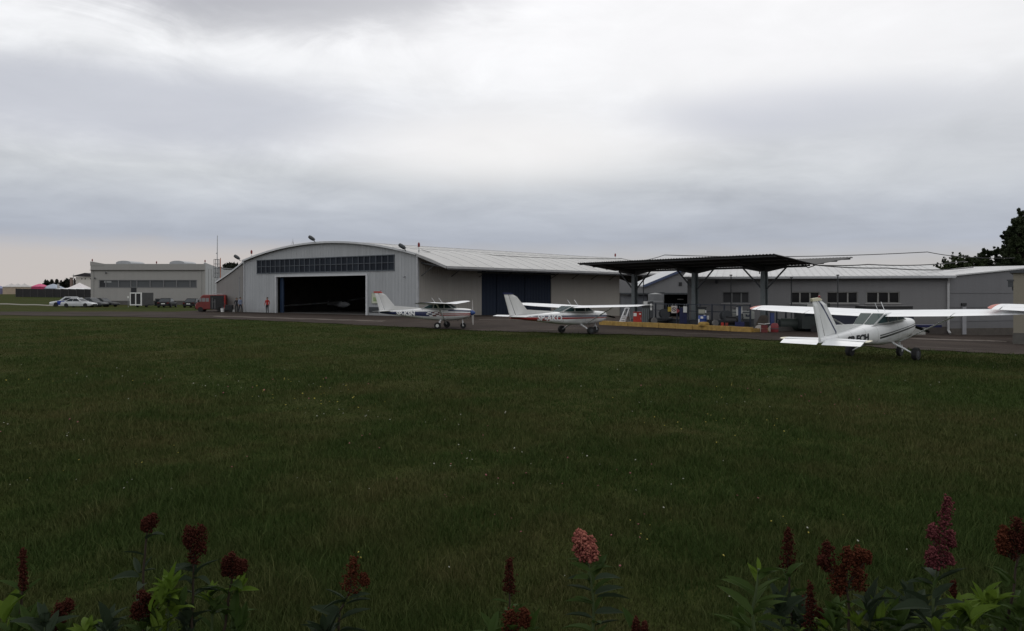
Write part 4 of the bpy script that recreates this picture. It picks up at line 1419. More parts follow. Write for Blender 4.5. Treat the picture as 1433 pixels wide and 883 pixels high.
# cream pump and blue barrel
o, u, p = eq('fuel_dispenser', 982.5, 1.05, 'dark fuel dispenser with a cream display panel, behind the blue barrel', 'fuel pump')
h = top_of(p, 431)
MB().box((0, 0.1, h / 2), (11 * u, 0.45, h)).build('body', M['dark_steel'], o, bevel=0.02)
MB().box((0, 0.1, h + .03), (12.5 * u, .55, .06)).build('cap', M['black'], o)
MB().box((-0.5 * u, -0.14, h - 0.2), (8.5 * u, 0.03, 0.23)).build('display_panel', mat('cream_panel', (0.36, 0.36, 0.29), .5, .1, 4), o)
MB().box((5 * u, -0.14, h - 0.2), (1.5 * u, 0.05, 0.16)).build('nozzle', M['white_dull'], o)
MB().box((8 * u, 0.0, h - .55), (3 * u, 0.03, .22)).build('label_plate', M['sign_white'], o)
o, u, p = eq('blue_barrel', 983, 0.66, 'bright blue barrel with white labels on the island kerb', 'barrel')
h, r = top_of(p, 441.5), 6.0 * u
MB().lathe([(r * .95, 0), (r, 0.03), (r, h * .33), (r * 1.03, h * .35), (r, h * .37), (r, h * .66), (r * 1.03, h * .68), (r, h * .7), (r, h - .03), (r * .93, h), (0.001, h - .01)], 24).build('body', mat('barrel_blue', (0.025, 0.06, 0.24), .4, .1, 4), o, True)
for a, z, w_, hh in ((-.95, .45, .55, .42), (-.1, .82, .6, .2)):
    vs = [(1.012 * r * math.sin(a + w_ * q), -1.012 * r * math.cos(a + w_ * q), h * (z + hh / 2 * s)) for q in (-.5, -.25, 0, .25, .5) for s in (-1, 1)]
    MB().add(vs, [(2 * k, 2 * k + 2, 2 * k + 3, 2 * k + 1) for k in range(4)]).build('label_plate', M['sign_white'], o)
MB().lathe([(0.05, 0), (0.05, .05), (0.001, .05)], 10, (r * .5, 0, h - .01)).build('bung', M['white_dull'], o)
# blue post with white panels
o, u, p = eq('hoist_post', 1035, 0.9, 'tall blue steel post with a white side panel near the right end of the island', 'post')
h = top_of(p, 428.5)
MB().box((0, 0, h / 2), (3.8 * u, 0.2, h)).build('post', mat('post_blue', (0.028, 0.045, 0.10), .5, .15, 3), o, bevel=0.01)
MB().box((-3.2 * u, 0.02, h - 0.28), (2.4 * u, 0.05, 0.46)).build('side_panel', M['white_dull'], o)
MB().box((3.0 * u, 0.02, h - 0.2), (1.5 * u, 0.05, 0.42)).build('side_panel', M['white_dull'], o)
MB().box((0, 0, h + .04), (9 * u, .3, .08)).build('cap', M['dark_steel'], o)
MB().box((0, 0, 0.15), (0.5, 0.45, 0.3)).build('foot', M['navy'], o)
# white containers behind
for px, py, wpx, hpx, lb in ((1028, 439, 6.2, 12, 'small white plastic tank with rounded top behind the fence, left of the blue post'), (1046.5, 440.5, 17, 11.5, 'wide white plastic container with a dark emblem behind the fence')):
    p = kp(px, 2.6, 0.24)
    u = p.y / F
    o = empty('plastic_tank', p, -0.2, lb, 'tank', 'white plastic tanks behind the island')
    z0, z1 = EYE - (py + hpx / 2 - YH) * u - p.z, EYE - (py - hpx / 2 - YH) * u - p.z
    MB().loft([[(wpx * u / 2 * s * a, 0.3 * b * s, z) for a, b in ((-1, -1), (1, -1), (1, 1), (-1, 1))] for z, s in ((z0, 1), (z1 - .12, 1), (z1 - .03, .93), (z1, .75))]).build('body', mat('translucent_white_plastic', (0.30, 0.31, 0.29), .5, .08, 3), o, bevel=0.03)
    MB().box((0, 0, z0 / 2), (wpx * u * .9, 0.5, max(z0, .1))).build('stand', M['dark_steel'], o)
    MB().lathe([(.06, z1 - .02), (.06, z1 + .05), (.001, z1 + .05)], 10).build('filler_cap', M['black'], o)
    if wpx > 10:
        e = MB()
        e.box((-.5 * u, -0.315, z0 + .17), (5.5 * u, .02, .07)).box((-2.5 * u, -0.315, z0 + .22), (2 * u, .02, .10)).box((1.6 * u, -0.315, z0 + .22), (1.8 * u, .02, .10))
        e.build('emblem', mat('emblem_ink', (0.03, 0.035, 0.06), .6), o)
# low clutter: red jerrycans
for px, lb in ((1011, 'red jerrycan lying low behind the kerb, left of its twin'), (1017, 'darker red jerrycan nearer the black pump')):
    o, u, p = eq('jerrycan', px, 0.6, lb, 'jerrycan', 'red jerrycans by the kerb')
    MB().box((0, 0, 0.12), (4 * u, 0.2, 0.24)).build('body', M['red'] if px < 1014 else mat('oxide_red', (0.2, .03, .02), .6), o, bevel=0.02)
    MB().tube([(-.06, 0, .23), (-.06, 0, .29), (.06, 0, .29), (.06, 0, .23)], .015, 6).build('handle', M['black'], o)
    MB().lathe([(.03, .23), (.03, .28), (.001, .28)], 8, (.1, 0, 0)).build('cap', M['black'], o)
o, u, p = eq('pump_unit', 1024, 0.9, 'squat black pump motor unit left of the blue post', 'pump')
MB().lathe([(.12, -.35), (.24, -.3), (.24, .25), (.16, .3), (.16, .42)], 16, (0, 0, .34), 'x').build('motor', M['black'], o, True)
MB().box((0, 0, .06), (.8, .4, .12)).build('base', M['dark_steel'], o)
MB().tube([(.45, 0, .3), (.6, 0, .5), (.55, 0, .8)], .04, 8).build('pipe', M['dark_steel'], o)

# brown tarpaulin bundle, hose drums, crates at the island's right end
tarp = mat('brown_tarpaulin', (0.045, 0.036, 0.028), .8, .3, 2, bump=.6)
EP = lambda px, D: G(px, D)
p = EP(1066, 44.6)
o = empty('tarpaulin_bundle', p, 0, 'tall brown tarpaulin bundle leaning at the right end of the island', 'bundle')
u = p.y / F
h = EYE - (441 - YH) * u - p.z
rings = []
for f, r0 in ((0, 9), (.15, 9.5), (.35, 8.5), (.55, 8), (.72, 6.5), (.88, 6), (1.0, 3.5)):
    rings.append([(u * (r0 * (1 + .12 * math.sin(3 * a + 9 * f)) * math.cos(a) + 2.5 * f), u * r0 * .8 * math.sin(a), h * f) for a in np.arange(14) * 2 * math.pi / 14])
MB().loft(rings).build('cover', tarp, o, True)
MB().tube([(-.3, -.3, h * .5), (.05, -.36, h * .48), (.38, -.2, h * .52)], .02, 6).build('rope', M['white_dull'], o)
for px, D, rr, lb, c in ((1062, 44.0, 5.2, 'pale hose drum leaning on the brown tarpaulin bundle', None), (1080.5, 44.0, 5.0, 'pale hose drum beside the red drum', None)):
    p = EP(px, D)
    o = empty('hose_drum', p, 0.9, lb, 'hose drum', 'hose drums at the end of the island')
    u = D / F
    r = rr * u
    MB().lathe([(r * .7, -.06), (r, -.06), (r * 1.02, 0), (r, .06), (r * .7, .06)], 20, (0, 0, r), 'x').build('rim', mat('pale_hose', (.42, .39, .36), .6, .15, 5), o, True)
    MB().lathe([(.02, -.04), (r * .72, -.04), (r * .72, .04), (.02, .04)], 20, (0, 0, r), 'x').build('disc', M['dark_steel'], o)
p = EP(1084, 43.8)
o = empty('red_drum', p, 0, 'dark red drum standing right of the tarpaulin bundle', 'drum')
u = 43.8 / F
MB().lathe([(.18, 0), (.2, .05), (.2, .42), (.14, .5), (.05, .52)], 16).build('body', mat('dark_red_drum', (.18, .02, .025), .5), o, True)
MB().lathe([(.21, .2), (.215, .22), (.21, .24)], 16).build('hoop', M['dark_steel'], o)
for i in range(4):
    px = 1067.5 + 4.2 * (i % 2)
    p = EP(px, 43.4)
    o = empty('red_crate', (p.x, p.y, p.z + 0.2 * (i // 2) + .03), -.1, ['lower left red crate of the small block of four', 'lower right red crate of the small block of four', 'upper left red crate of the small block of four', 'upper right red crate of the small block of four'][i], 'crate', 'red crates stacked in front of the tarpaulin bundle')
    MB().box((0, 0, .02), (.15, .2, .03)).build('bottom', M['crate_red'], o)
    mb = MB()
    for s in (-1, 1):
        mb.box((s * .07, 0, .10), (.015, .2, .17)).box((0, s * .095, .10), (.125, .012, .17))
    mb.build('side_panel', M['crate_red'], o)
# dark fence of the tank yard: posts and rails, then the low dark green tank beyond
mf = mat('fence_blue_steel', (0.03, 0.036, 0.05), .5, .2, 3)
fo = empty('yard_fence', kp(903, fence_w, .2), ST_RZ, 'dark blue pipe fence with three rails behind the fuel island', 'fence')
fl = (kp(1050, fence_w) - kp(903, fence_w)).length
fz0 = kp(903, fence_w, .2).z
npst = 9
for k in range(npst + 1):
    MB().box((fl * k / npst, 0, .62), (.07, .07, 1.3)).build('post', mf, fo)
for z in (1.22, .82, .30):
    MB().box((fl / 2, 0, z), (fl - .02, .045, .05)).build('rail', mf, fo)
for k in range(npst):
    MB().box((fl * (k + .5) / npst, 0.03, .12), (fl / npst - .09, .03, .36)).build('kick_panel', mat('kick_panel_paint', (0.022, 0.025, 0.028), .7, .2, 2), fo)
y0 = Vector((lx(1087, 47.5), 47.5, 0))
y1 = Vector((lx(1152, 46.5), 46.5, 0))
f2 = empty('pipe_barrier', (y0.x, y0.y, tz(y0.x, y0.y)), math.atan2((y1 - y0).y, (y1 - y0).x), 'dark blue green pipe barrier behind the left wing of the nearest aircraft', 'barrier')
l2 = (y1 - y0).length
for k in range(6): MB().tube([(l2 * k / 5, 0, 0), (l2 * k / 5, 0, 1.15)], .05, 8).build('post', mf, f2)
for z in (1.1, .62): MB().tube([(0, 0, z), (l2, 0, z)], .04, 8).build('rail', mf, f2)
MB().tube([(l2 * .38, -.1, .6), (l2 * .58, -.1, .65), (l2 * .68, -.1, 1.1)], .05, 8).build('bent_pipe', mf, f2)
tkp = EP(1116, 46.0)
o = empty('low_tank', tkp, -.05, 'low dark green fuel tank on the ground behind the aircraft wing', 'tank')
MB().lathe([(.05, -1.05), (.3, -1.0), (.36, -.9), (.36, .9), (.3, 1.0), (.05, 1.05)], 18, (0, 0, .38), 'x').build('shell', mat('dark_green_tank', (.022, .03, .026), .6, .2, 2), o, True)
for s in (-.7, .7): MB().box((s, 0, .08), (.14, .7, .16)).build('saddle', M['dark_steel'], o)
MB().lathe([(.1, .72), (.1, .8), (.001, .8)], 10).build('hatch', M['dark_steel'], o)
p = EP(1080.5, 46.5)
o = empty('blue_post', p, 0, 'short blue bollard post behind the red drum', 'post')
MB().box((0, 0, .5), (.2, .2, 1.0)).build('post', mat('bollard_blue', (.05, .07, .2), .5), o)
MB().box((0, 0, 1.02), (.24, .24, .05)).build('cap', M['dark_steel'], o)
p = EP(1129, 45.6)
o = empty('blue_post', p, 0, 'taller dark blue post at the right end of the pipe barrier', 'post')
MB().box((0, 0, .6), (.17, .17, 1.2)).build('post', mat('bollard_navy', (.035, .045, .08), .5), o)
MB().box((0, 0, 1.22), (.21, .21, .05)).build('cap', M['dark_steel'], o)

# ------------------------------------------------------------------ vehicles
def wheel(parent, x, y, r=.32, w=.2, side=-1):
    t = MB().lathe([(r * .6, -w / 2), (r * .97, -w / 2), (r, -w / 2 + .03), (r, w / 2 - .03), (r * .97, w / 2), (r * .6, w / 2)], 20, (0, 0, 0), 'y').build('wheel', M['tyre'], parent, True)
    t.location = (x, y, r)
    MB().lathe([(.001, side * (w / 2 - .05)), (r * .25, side * (w / 2 - .03)), (r * .6, side * (w / 2 - .02)), (r * .62, side * (w / 2 - .06))], 16, (0, 0, 0), 'y').build('rim', M['rim'], t, True)
    return t


def car(label, p, yaw, paint, L=4.6, Wd=1.78, H=1.42, estate=False, panel=None, open_door=False, group='cars parked by the grey workshop', cat='car'):
    o = empty('parked_car', p, yaw, label, cat, group)
    hw_ = Wd / 2
    zb, zs = .2, .86 * H / 1.42
    hood, deck = .36 * L, (-.46 if estate else -.36) * L
    # lower body lofted along its length
    st = [(-L / 2, .34, zs - .14, .86), (-L / 2 + .12, zb + .05, zs - .02, .95), (-L * .3, zb, zs, 1.0), (0, zb, zs, 1.0), (L * .2, zb, zs - .01, 1.0), (L * .36, zb, zs - .11, .97), (L / 2 - .16, zb + .04, zs - .2, .92), (L / 2, .36, zs - .33, .80)]
    rings = []
    for x, a, b, s in st:
        y = hw_ * s
        rings.append([(x, -y * .94, a), (x, -y, a + (b - a) * .35), (x, -y * .99, a + (b - a) * .75), (x, -y * .90, b), (x, y * .90, b), (x, y * .99, a + (b - a) * .75), (x, y, a + (b - a) * .35), (x, y * .94, a)])
    MB().loft(rings).build('body', paint, o, True)
    r0, r1 = (-.47 if estate else -.40) * L, .20 * L
    t0, t1 = (-.40 if estate else -.20) * L, .02 * L
    tw, bw = hw_ * .74, hw_ * .91
    zr = H
    ring = lambda x, y, z: [(x[0], -y, z), (x[1], -y, z), (x[1], y, z), (x[0], y, z)]
    MB().loft([ring((r0, r1), bw, zs - .06), ring((t0, t1), tw, zr - .05), ring((t0 + .08, t1 - .08), tw * .9, zr)]).build('roof', paint, o, True)

    def on(side, xa, xb, f0, f1, name='window'):
        vs = []
        for f in (f0, f1):
            for x in (xa, xb):
                xl, xh = r0 + (t0 - r0) * f, r1 + (t1 - r1) * f
                y = bw + (tw - bw) * f + .012
                vs.append((xl + (xh - xl) * x, side * y, zs - .06 + (zr - .05 - zs + .06) * f))
        MB().add(vs, [(0, 1, 3, 2)]).build(name, M['glass'], o)
    for side in (-1, 1):
        on(side, .07, .47, .18, .90)
        on(side, .50, .93, .18, .90)
        for x in (L * .31, -L * .30):
            wheel(o, x, side * (hw_ - .09), .32 * H / 1.42, .2, side)
        MB().box((r1 - .25, side * (hw_ + .07), zs + .04), (.14, .18, .11)).build('mirror', paint, o)
        MB().box((L / 2 - .13, side * hw_ * .66, zs - .36), (.16, .34, .12)).build('headlight', mat('headlight_glass', (.5, .5, .5), .2), o)
        MB().box((-L / 2 + .06, side * hw_ * .70, zs - .16), (.12, .30, .14)).build('tail_light', M['lamp_red'], o)
        MB().box((.02 * L, side * (hw_ * 1.0 + .002), zs - .12), (.14, .02, .03)).build('door_handle', M['steel'], o)
    f = .12
    for xx, nm in ((1, 'windscreen'), (0, 'rear_window')):
        vs = []
        for f in (.14, .92):
            x = (r1 + (t1 - r1) * f + .015) if xx else (r0 + (t0 - r0) * f - .015)
            y = (bw + (tw - bw) * f) * .88
            z = zs - .06 + (zr - .05 - zs + .06) * f + .004
            vs += [(x, -y, z), (x, y, z)]
        MB().add(vs, [(0, 1, 3, 2)]).build(nm, M['glass'], o)
    MB().box((-L / 2 - .012, 0, zs - .26), (.03, .52, .12)).build('number_plate', M['sign_white'], o)
    MB().box((L / 2 - .02, 0, .42), (.06, 1.0, .12)).build('grille', M['black'], o)
    MB().box((-L / 2 + .05, 0, .36), (.12, Wd * .84, .16)).box((L / 2 - .06, 0, .32), (.14, Wd * .78, .10)).build('bumper', M['black'] if panel is None else paint, o)
    if panel is not None:
        for side in (-1, 1):
            MB().box((.06 * L, side * (hw_ + .004), zs - .30), (L * .44, .012, .54)).build('side_panel', panel, o)
    if open_door:
        dr = MB().box((-.5, 0, .52), (1.0, .05, .62)).bar((-1.0, 0, .8), (-.85, 0, 1.28), .04, .04).bar((-.85, 0, 1.28), (-.1, 0, 1.26), .04, .04).build('door', paint, o)
        dr.location = (.75, hw_, 0)
        dr.rotation_euler = (0, 0, math.radians(-72))
        MB().box((-.48, 0, 1.02), (.78, .015, .36)).build('window', M['glass'], dr)
    return o


pw_ = mat('white_car_paint', (.50, .51, .52), .3, .03, 2)
pb_ = mat('black_car_paint', (.010, .011, .012), .45, .1, 2, spec=.15)
pg_ = mat('grey_car_paint', (.07, .075, .078), .4, .05, 2, spec=.2)
pdk = mat('dark_grey_car_paint', (.012, .013, .014), .5, .1, 2, spec=.12)
car('white and blue patrol estate parked nose left behind the white sedan', G(91.5, 124), math.radians(214), pw_, 4.2, 1.8, 1.48, True, mat('patrol_blue', (.03, .06, .35), .4))
car('white four door sedan seen side on, nose to the right', G(111, 117.5), math.radians(-6), pw_, 4.7, 1.78, 1.36)
car('silver grey saloon mostly hidden behind the white sedan', G(130, 121), math.radians(-14), pg_, 4.5, 1.78, 1.36)
car('black saloon nearest the corner of the grey workshop, nose right', G(145, 122.5), math.radians(-16), pb_, 4.5, 1.78, 1.30)
car('black car seen from behind with its driver door standing open', G(234, 117), math.radians(98), pdk, 4.3, 1.8, 1.34, open_door=True)
car('black car seen from behind, tucked in left of the red van', G(270.5, 116.5), math.radians(93), pdk, 4.2, 1.75, 1.30)

# red van with its side open
vp = G(296.5, 90.2)
van = empty('red_van', vp, math.radians(188), 'red panel van with its big side door open on a dark load bay', 'van')
van.scale = (.92, .92, .92)
mb = MB()
sidep = [(-1.7, .3), (1.62, .3), (1.72, .6), (1.66, .98), (1.42, 1.18), (1.02, 1.92), (.8, 2.05), (-1.65, 2.05), (-1.7, 1.9)]
mb.prism(sidep[:], -.92, .92)
van_b = mb.build('body', mat('faded_van_red', (.17, .028, .024), .45, .12, 2), van, bevel=0.11)
MB().prism([(1.34, 1.22), (1.43, 1.22), (1.05, 1.88), (.96, 1.88)], -.78, .78).build('windscreen', M['glass'], van)
# the flank that faces the field (local +y after the half turn)
for a, b in ((.98, 1.28), (.56, .92), (.14, .5)):
    MB().add([(a, .926, 1.22), (b, .926, 1.22), (b - (.12 if b > 1.2 else .0), .926, 1.66), (a, .926, 1.66)], [(0, 1, 2, 3)]).build('window', glass_mat('pale_van_glass', (.22, .22, .22), .3), van)
MB().box((-.78, .925, 1.15), (1.55, .03, 1.62)).build('bay_shade_panel', M['black'], van)  # black board on the closed body imitates the unlit load bay
mb = MB()
for x, z0_, z1_ in ((-.25, .4, 1.7), (-.55, .4, 1.5)): mb.box((x, .95, (z0_ + z1_) / 2), (.10, .06, z1_ - z0_))
mb.box((-.4, .95, 1.2), (.5, .05, .06))
mb.build('rack', mat('rack_grey', (.11, .11, .11), .6), van)
dr = MB().box((0, .0, 1.15), (.08, .75, 1.6)).build('rear_door', M['red'], van)
dr.location = (-1.72, 1.2, 0)
dr.rotation_euler = (0, 0, .25)
for x in (1.1, -1.15):
    for s in (-1, 1): wheel(van, x, s * .84, .31, .2, s)
MB().box((1.69, 0, .42), (.1, 1.8, .18)).build('bumper', M['black'], van)
for s in (-1, 1):
    MB().box((1.69, s * .66, .78), (.06, .3, .2)).build('headlight', M['rim'], van)
    MB().box((1.32, s * 1.02, 1.3), (.1, .18, .24)).build('mirror', M['black'], van)
MB().tube([(-.6, .2, 2.05), (-.6, .2, 2.22), (-.2, .2, 2.3)], .05, 8).tube([(-1.3, -.2, 2.1), (-.5, -.2, 2.16)], .04, 6).build('roof_load', M['steel'], van)

# small trailer / cabin with a white frame and two dark doors
tp = G(190, 117.5)
tr = empty('box_trailer', tp, math.radians(-14), 'dark box trailer with a white framed pair of black rear doors', 'trailer')
u = 117.5 / F
tw_, th_ = 19.0 * u, 20.5 * u
MB().box((0, 1.3, th_ / 2 + .12), (tw_, 2.5, th_ - .22)).build('body', mat('trailer_grey', (.05, .05, .05), .6, .15, 2), tr, bevel=.03)
mb = MB()
for sx in (-1, 0, 1): mb.box((sx * (tw_ / 2 - .08), 0.02, th_ / 2 + .1), (.15, .12, th_ - .3))
for z in (.36, th_ - .05): mb.box((0, 0.012, z), (tw_ - .16 * 0, .12, .15))
mb.build('door_frame', M['sign_white'], tr)
for sx in (-1, 1): MB().box((sx * tw_ / 4, 0.02, th_ / 2 + .14), (tw_ / 2 - .25, .06, th_ - .6)).build('door', M['black'], tr)
for sx in (-1, 1): wheel(tr, sx * .75, 1.3, .25, .15, sx).rotation_euler = (0, 0, math.pi / 2)
MB().bar((tw_ / 2, 1.4, .4), (tw_ / 2 + .9, 1.5, .4), .08, .08).build('drawbar', M['dark_steel'], tr)
sp_ = G(179.5, 118)
so = empty('small_notice', (sp_.x, sp_.y, 0), 0, 'small white notice on a thin post left of the box trailer', 'sign')
MB().tube([(0, 0, 0), (0, 0, 1.45)], .03, 6).build('post', M['steel'], so)
MB().box((0, -.04, 1.45), (.22, .03, .3)).build('plate', M['sign_white'], so)
# flatbed truck behind the nearest aircraft
fp = G(1208, 45.6)
ft = empty('flatbed_truck', fp, math.radians(178), 'flatbed truck with white roof box and dark blue covered load, behind the nearest aircraft', 'truck')
u = 45.6 / F
gz0 = fp.z
zz = lambda py: EYE - (py - YH) * u - gz0
xx = lambda px: -(px - 1208) * u
MB().prism([(xx(1156), .3), (xx(1156), zz(424)), (xx(1126), zz(424)), (xx(1121), zz(430)), (xx(1118), zz(447)), (xx(1117), .3)], -.75, .75).build('cab', mat('truck_dark', (.03, .035, .034), .5, .2, 3, spec=.2), ft, bevel=.03)
MB().box(((xx(1124) + xx(1152)) / 2, 0, (zz(424.3) + zz(431.5)) / 2), (xx(1124) - xx(1152), 1.54, zz(424.3) - zz(431.5))).build('roof_box', mat('truck_white', (.36, .36, .34), .5, .06, 3), ft, bevel=.05)
MB().add([(xx(1124), .76, zz(431)), (xx(1147), .76, zz(431)), (xx(1147), .76, zz(442)), (xx(1121), .76, zz(442))], [(0, 1, 2, 3)]).build('window', M['glass'], ft)
MB().box(((xx(1158) + xx(1285)) / 2, 0, (zz(457.5) + zz(467)) / 2), (xx(1158) - xx(1285), 1.5, zz(457.5) - zz(467))).build('side_board', mat('truck_board', (.36, .36, .34), .6, .08, 3), ft)
MB().box(((xx(1160) + xx(1270)) / 2, 0, (zz(434) + zz(457)) / 2), (xx(1160) - xx(1270), 1.4, zz(434) - zz(457))).build('covered_load', mat('load_cover', (.022, .026, .045), .6, .2, 2, bump=.4), ft, bevel=.04)
MB().box(((xx(1204) + xx(1268)) / 2, 0, zz(430)), (xx(1204) - xx(1268), 1.5, .16)).build('load_top', M['black'], ft)
MB().box(((xx(1270) + xx(1307)) / 2, 0.3, zz(455.5)), (xx(1270) - xx(1307), .9, .13)).build('tail_rail', M['navy'], ft)
for px in (1136, 1180, 1262):
    for s in (-1, 1): wheel(ft, xx(px), s * .66, .27, .2, s)
MB().box((xx(1205), 0, .38), (xx(1120) - xx(1290), .6, .14)).build('chassis', M['dark_steel'], ft)
# buckets near the van
for px, py, lb, hgt in ((311.5, 437, 'white bucket standing by the open red van', .42), (326.5, 437, 'white lidded tub on the apron left of the two men', .3)):
    D = hit(px, py)
    p = G(px, D)
    b = empty('bucket', p, 0, lb, 'bucket', 'white buckets by the van')
    MB().lathe([(.17, 0), (.21, hgt), (.19, hgt), (.16, .03), (.001, .03)], 14).build('pail', M['sign_white'], b, True)
    MB().tube([(.21 * math.cos(a), 0, hgt + .12 * math.sin(a)) for a in np.linspace(0, math.pi, 9)], .012, 5).build('handle', M['steel'], b)
dp = G(320.5, 88.2)
db = empty('wheeled_box', dp, .2, 'dark equipment cart in the shadow between the red van and the men', 'cart')
MB().box((0, 0, .5), (.8, .6, .6)).build('body', M['black'], db, bevel=.04)  # plain dark box on wheels, filling the dark spot beside the van
MB().tube([(-.4, 0, .8), (-.6, 0, 1.15), (-.6, .3, 1.15)], .03, 6).build('handle', M['dark_steel'], db)
for s in (-1, 1): wheel(db, .2, s * .3, .18, .1, s)

# ------------------------------------------------------------------ light aircraft
def stripe_mat(name, base, stripes, slants=(), checker=None):
    """paint with printed bands: each (colour, x0, x1, (zlow, zhigh) at x0, (zlow, zhigh) at x1)"""
    m, t, p = new_mat(name)
    tcn = t.node('ShaderNodeTexCoord')
    x, y, z = t.sep(tcn.outputs['Object'])
    n = t.noise(tcn.outputs['Object'], 2.5, 4)
    k = t.maprange(n, .3, .7, .94, 1.04)
    c = t.mix(1.0, (*base, 1), t.combine(k, k, k), 'MULTIPLY')
    for colr, x0, x1, (a0, b0_), (a1, b1_) in stripes:
        lo = t.maprange(x, x0, x1, a0, a1)
        hi = t.maprange(x, x0, x1, b0_, b1_)
        mk = t.math('MULTIPLY', t.math('GREATER_THAN', z, lo), t.math('LESS_THAN', z, hi))
        mk = t.math('MULTIPLY', mk, t.math('MULTIPLY', t.math('GREATER_THAN', x, x0), t.math('LESS_THAN', x, x1)))
        c = t.mix(mk, c, (*colr, 1))
    for sx in ((1.02, .22, -1.32, -2.05, -2.85, -3.6) if stripes else ()):
        mk = t.math('MULTIPLY', t.math('GREATER_THAN', x, sx), t.math('LESS_THAN', x, sx + .016))
        c = t.mix(t.math('MULTIPLY', mk, .55), c, (.12, .12, .12, 1))
    dirt = t.noise(t.combine(t.math('MULTIPLY', x, .5), y, t.math('MULTIPLY', z, 3.0)), 2.2, 4)
    c = t.mix(t.math('MULTIPLY', t.maprange(t.math('ADD', z, t.math('MULTIPLY', dirt, -.5)), .25, .75, .45, 0), t.maprange(dirt, .35, .65, 0, 1)), c, (.18, .16, .13, 1))
    for colr, k1, c0_, d0, d1 in slants:
        d = t.math('ADD', t.math('ADD', x, t.math('MULTIPLY', z, k1)), c0_)
        mk = t.math('MULTIPLY', t.math('GREATER_THAN', d, d0), t.math('LESS_THAN', d, d1))
        c = t.mix(mk, c, (*colr, 1))
    if checker:
        colr, x0, x1, z0, z1, s, col2 = checker
        fx = t.math('FLOOR', t.math('DIVIDE', t.math('ADD', x, t.math('MULTIPLY', z, .6)), s * 1.5))
        fz = t.math('FLOOR', t.math('DIVIDE', z, s * .62))
        par = t.math('MODULO', t.math('ABSOLUTE', t.math('ADD', fx, fz)), 2.0)
        mk = t.math('MULTIPLY', t.math('GREATER_THAN', z, z0), t.math('LESS_THAN', z, z1))
        mk = t.math('MULTIPLY', mk, t.math('MULTIPLY', t.math('GREATER_THAN', x, x0), t.math('LESS_THAN', x, x1)))
        cc = t.mix(t.math('LESS_THAN', x, (x0 + x1) / 2 - .05), (*col2, 1), (*colr, 1))
        c = t.mix(mk, c, t.mix(t.math('LESS_THAN', par, .5), (*base, 1), cc))
    t.l.new(c, p.inputs['Base Color'])
    p.inputs['Roughness'].default_value = .33
    return m


FUS = [(2.06, .90, 1.30, .30), (1.95, .80, 1.355, .40), (1.6, .68, 1.395, .47), (1.05, .59, 1.42, .50), (.75, .56, 1.41, .51), (.2, .55, 1.385, .52), (-.5, .56, 1.385, .52), (-1.1, .61, 1.40, .49), (-1.7, .69, 1.38, .42), (-2.6, .81, 1.31, .30), (-3.5, .92, 1.255, .19), (-4.2, 1.0, 1.225, .10), (-4.55, 1.05, 1.21, .045)]
FEXP = 3.2


def fus_at(x):
    a = sorted(FUS)
    X = [q[0] for q in a]
    return [float(np.interp(x, X, [q[i] for q in a])) for i in (1, 2, 3)]


def fus_y(x, z):
    zb, zt, hw_ = fus_at(x)
    c, h = (zb + zt) / 2, (zt - zb) / 2
    q = min(abs((z - c) / h), .98)
    return hw_ * (1 - q ** FEXP) ** (1 / FEXP)


def text_mesh(s, size, m, bold=.018):
    cu = bpy.data.curves.new('lettering', 'FONT')
    cu.body = s
    cu.size = size
    cu.offset = bold
    cu.resolution_u = 3
    ob = bpy.data.objects.new('lettering', cu)
    C.objects.link(ob)
    dg = bpy.context.evaluated_depsgraph_get()
    dg.update()
    me = bpy.data.meshes.new_from_object(ob.evaluated_get(dg))
    bpy.data.objects.remove(ob)
    me.materials.clear()
    me.materials.append(m)
    import bmesh
    bm = bmesh.new()
    bm.from_mesh(me)
    bmesh.ops.triangulate(bm, faces=bm.faces)
    for _ in range(3):
        long_ = [e for e in bm.edges if e.calc_length() > size * .16]
        if long_: bmesh.ops.subdivide_edges(bm, edges=long_, cuts=1)
        bmesh.ops.triangulate(bm, faces=[f for f in bm.faces if len(f.verts) > 3])
    bm.to_mesh(me)
    bm.free()
    return me


def airfoil(le, te, z0, th, inc=.05, n=7):
    """closed section: x from le to te, thickness th, trailing edge lower"""
    up, dn = [], []
    for k in range(n + 1):
        f = (1 - math.cos(math.pi * k / n)) / 2
        y = th * 2.2 * (0.2969 * math.sqrt(f) - .126 * f - .3516 * f * f + .2843 * f ** 3 - .1036 * f ** 4) * 1.6
        x = le + (te - le) * f
        zc = z0 - inc * (le - te) * f + .05 * (le - te) * 4 * f * (1 - f) * .6
        up.append((x, zc + y))
        dn.append((x, zc - y * .55))
    return up + dn[-2:0:-1]


def wing_piece(stations, f0, f1, drop=0.0):
    """part of the wing between chord fractions f0..f1 over the given span stations (y, le, te, z, thickness)"""
    rings = []
    for y, le, te, z, th in stations:
        sec = airfoil(0, -(le - te), 0, th, n=12)
        n = 12
        up = sec[:n + 1]
        dn = [sec[0]] + sec[:n:-1] + [sec[n]]
        ux = [-a / (le - te) for a, b in up]
        dxs = [-a / (le - te) for a, b in dn]
        fr = np.linspace(f0, f1, 9) if f0 > 0 else (1 - np.cos(np.linspace(0, 1, 9) * math.pi / 2)) * f1
        top = [(le - (le - te) * f, y, z + float(np.interp(f, ux, [b for a, b in up]))) for f in fr]
        bot = [(le - (le - te) * f, y, z + float(np.interp(f, dxs, [b for a, b in dn]))) for f in fr]
        rings.append(top + bot[::-1][:-1 if f0 == 0 else None])
    return rings


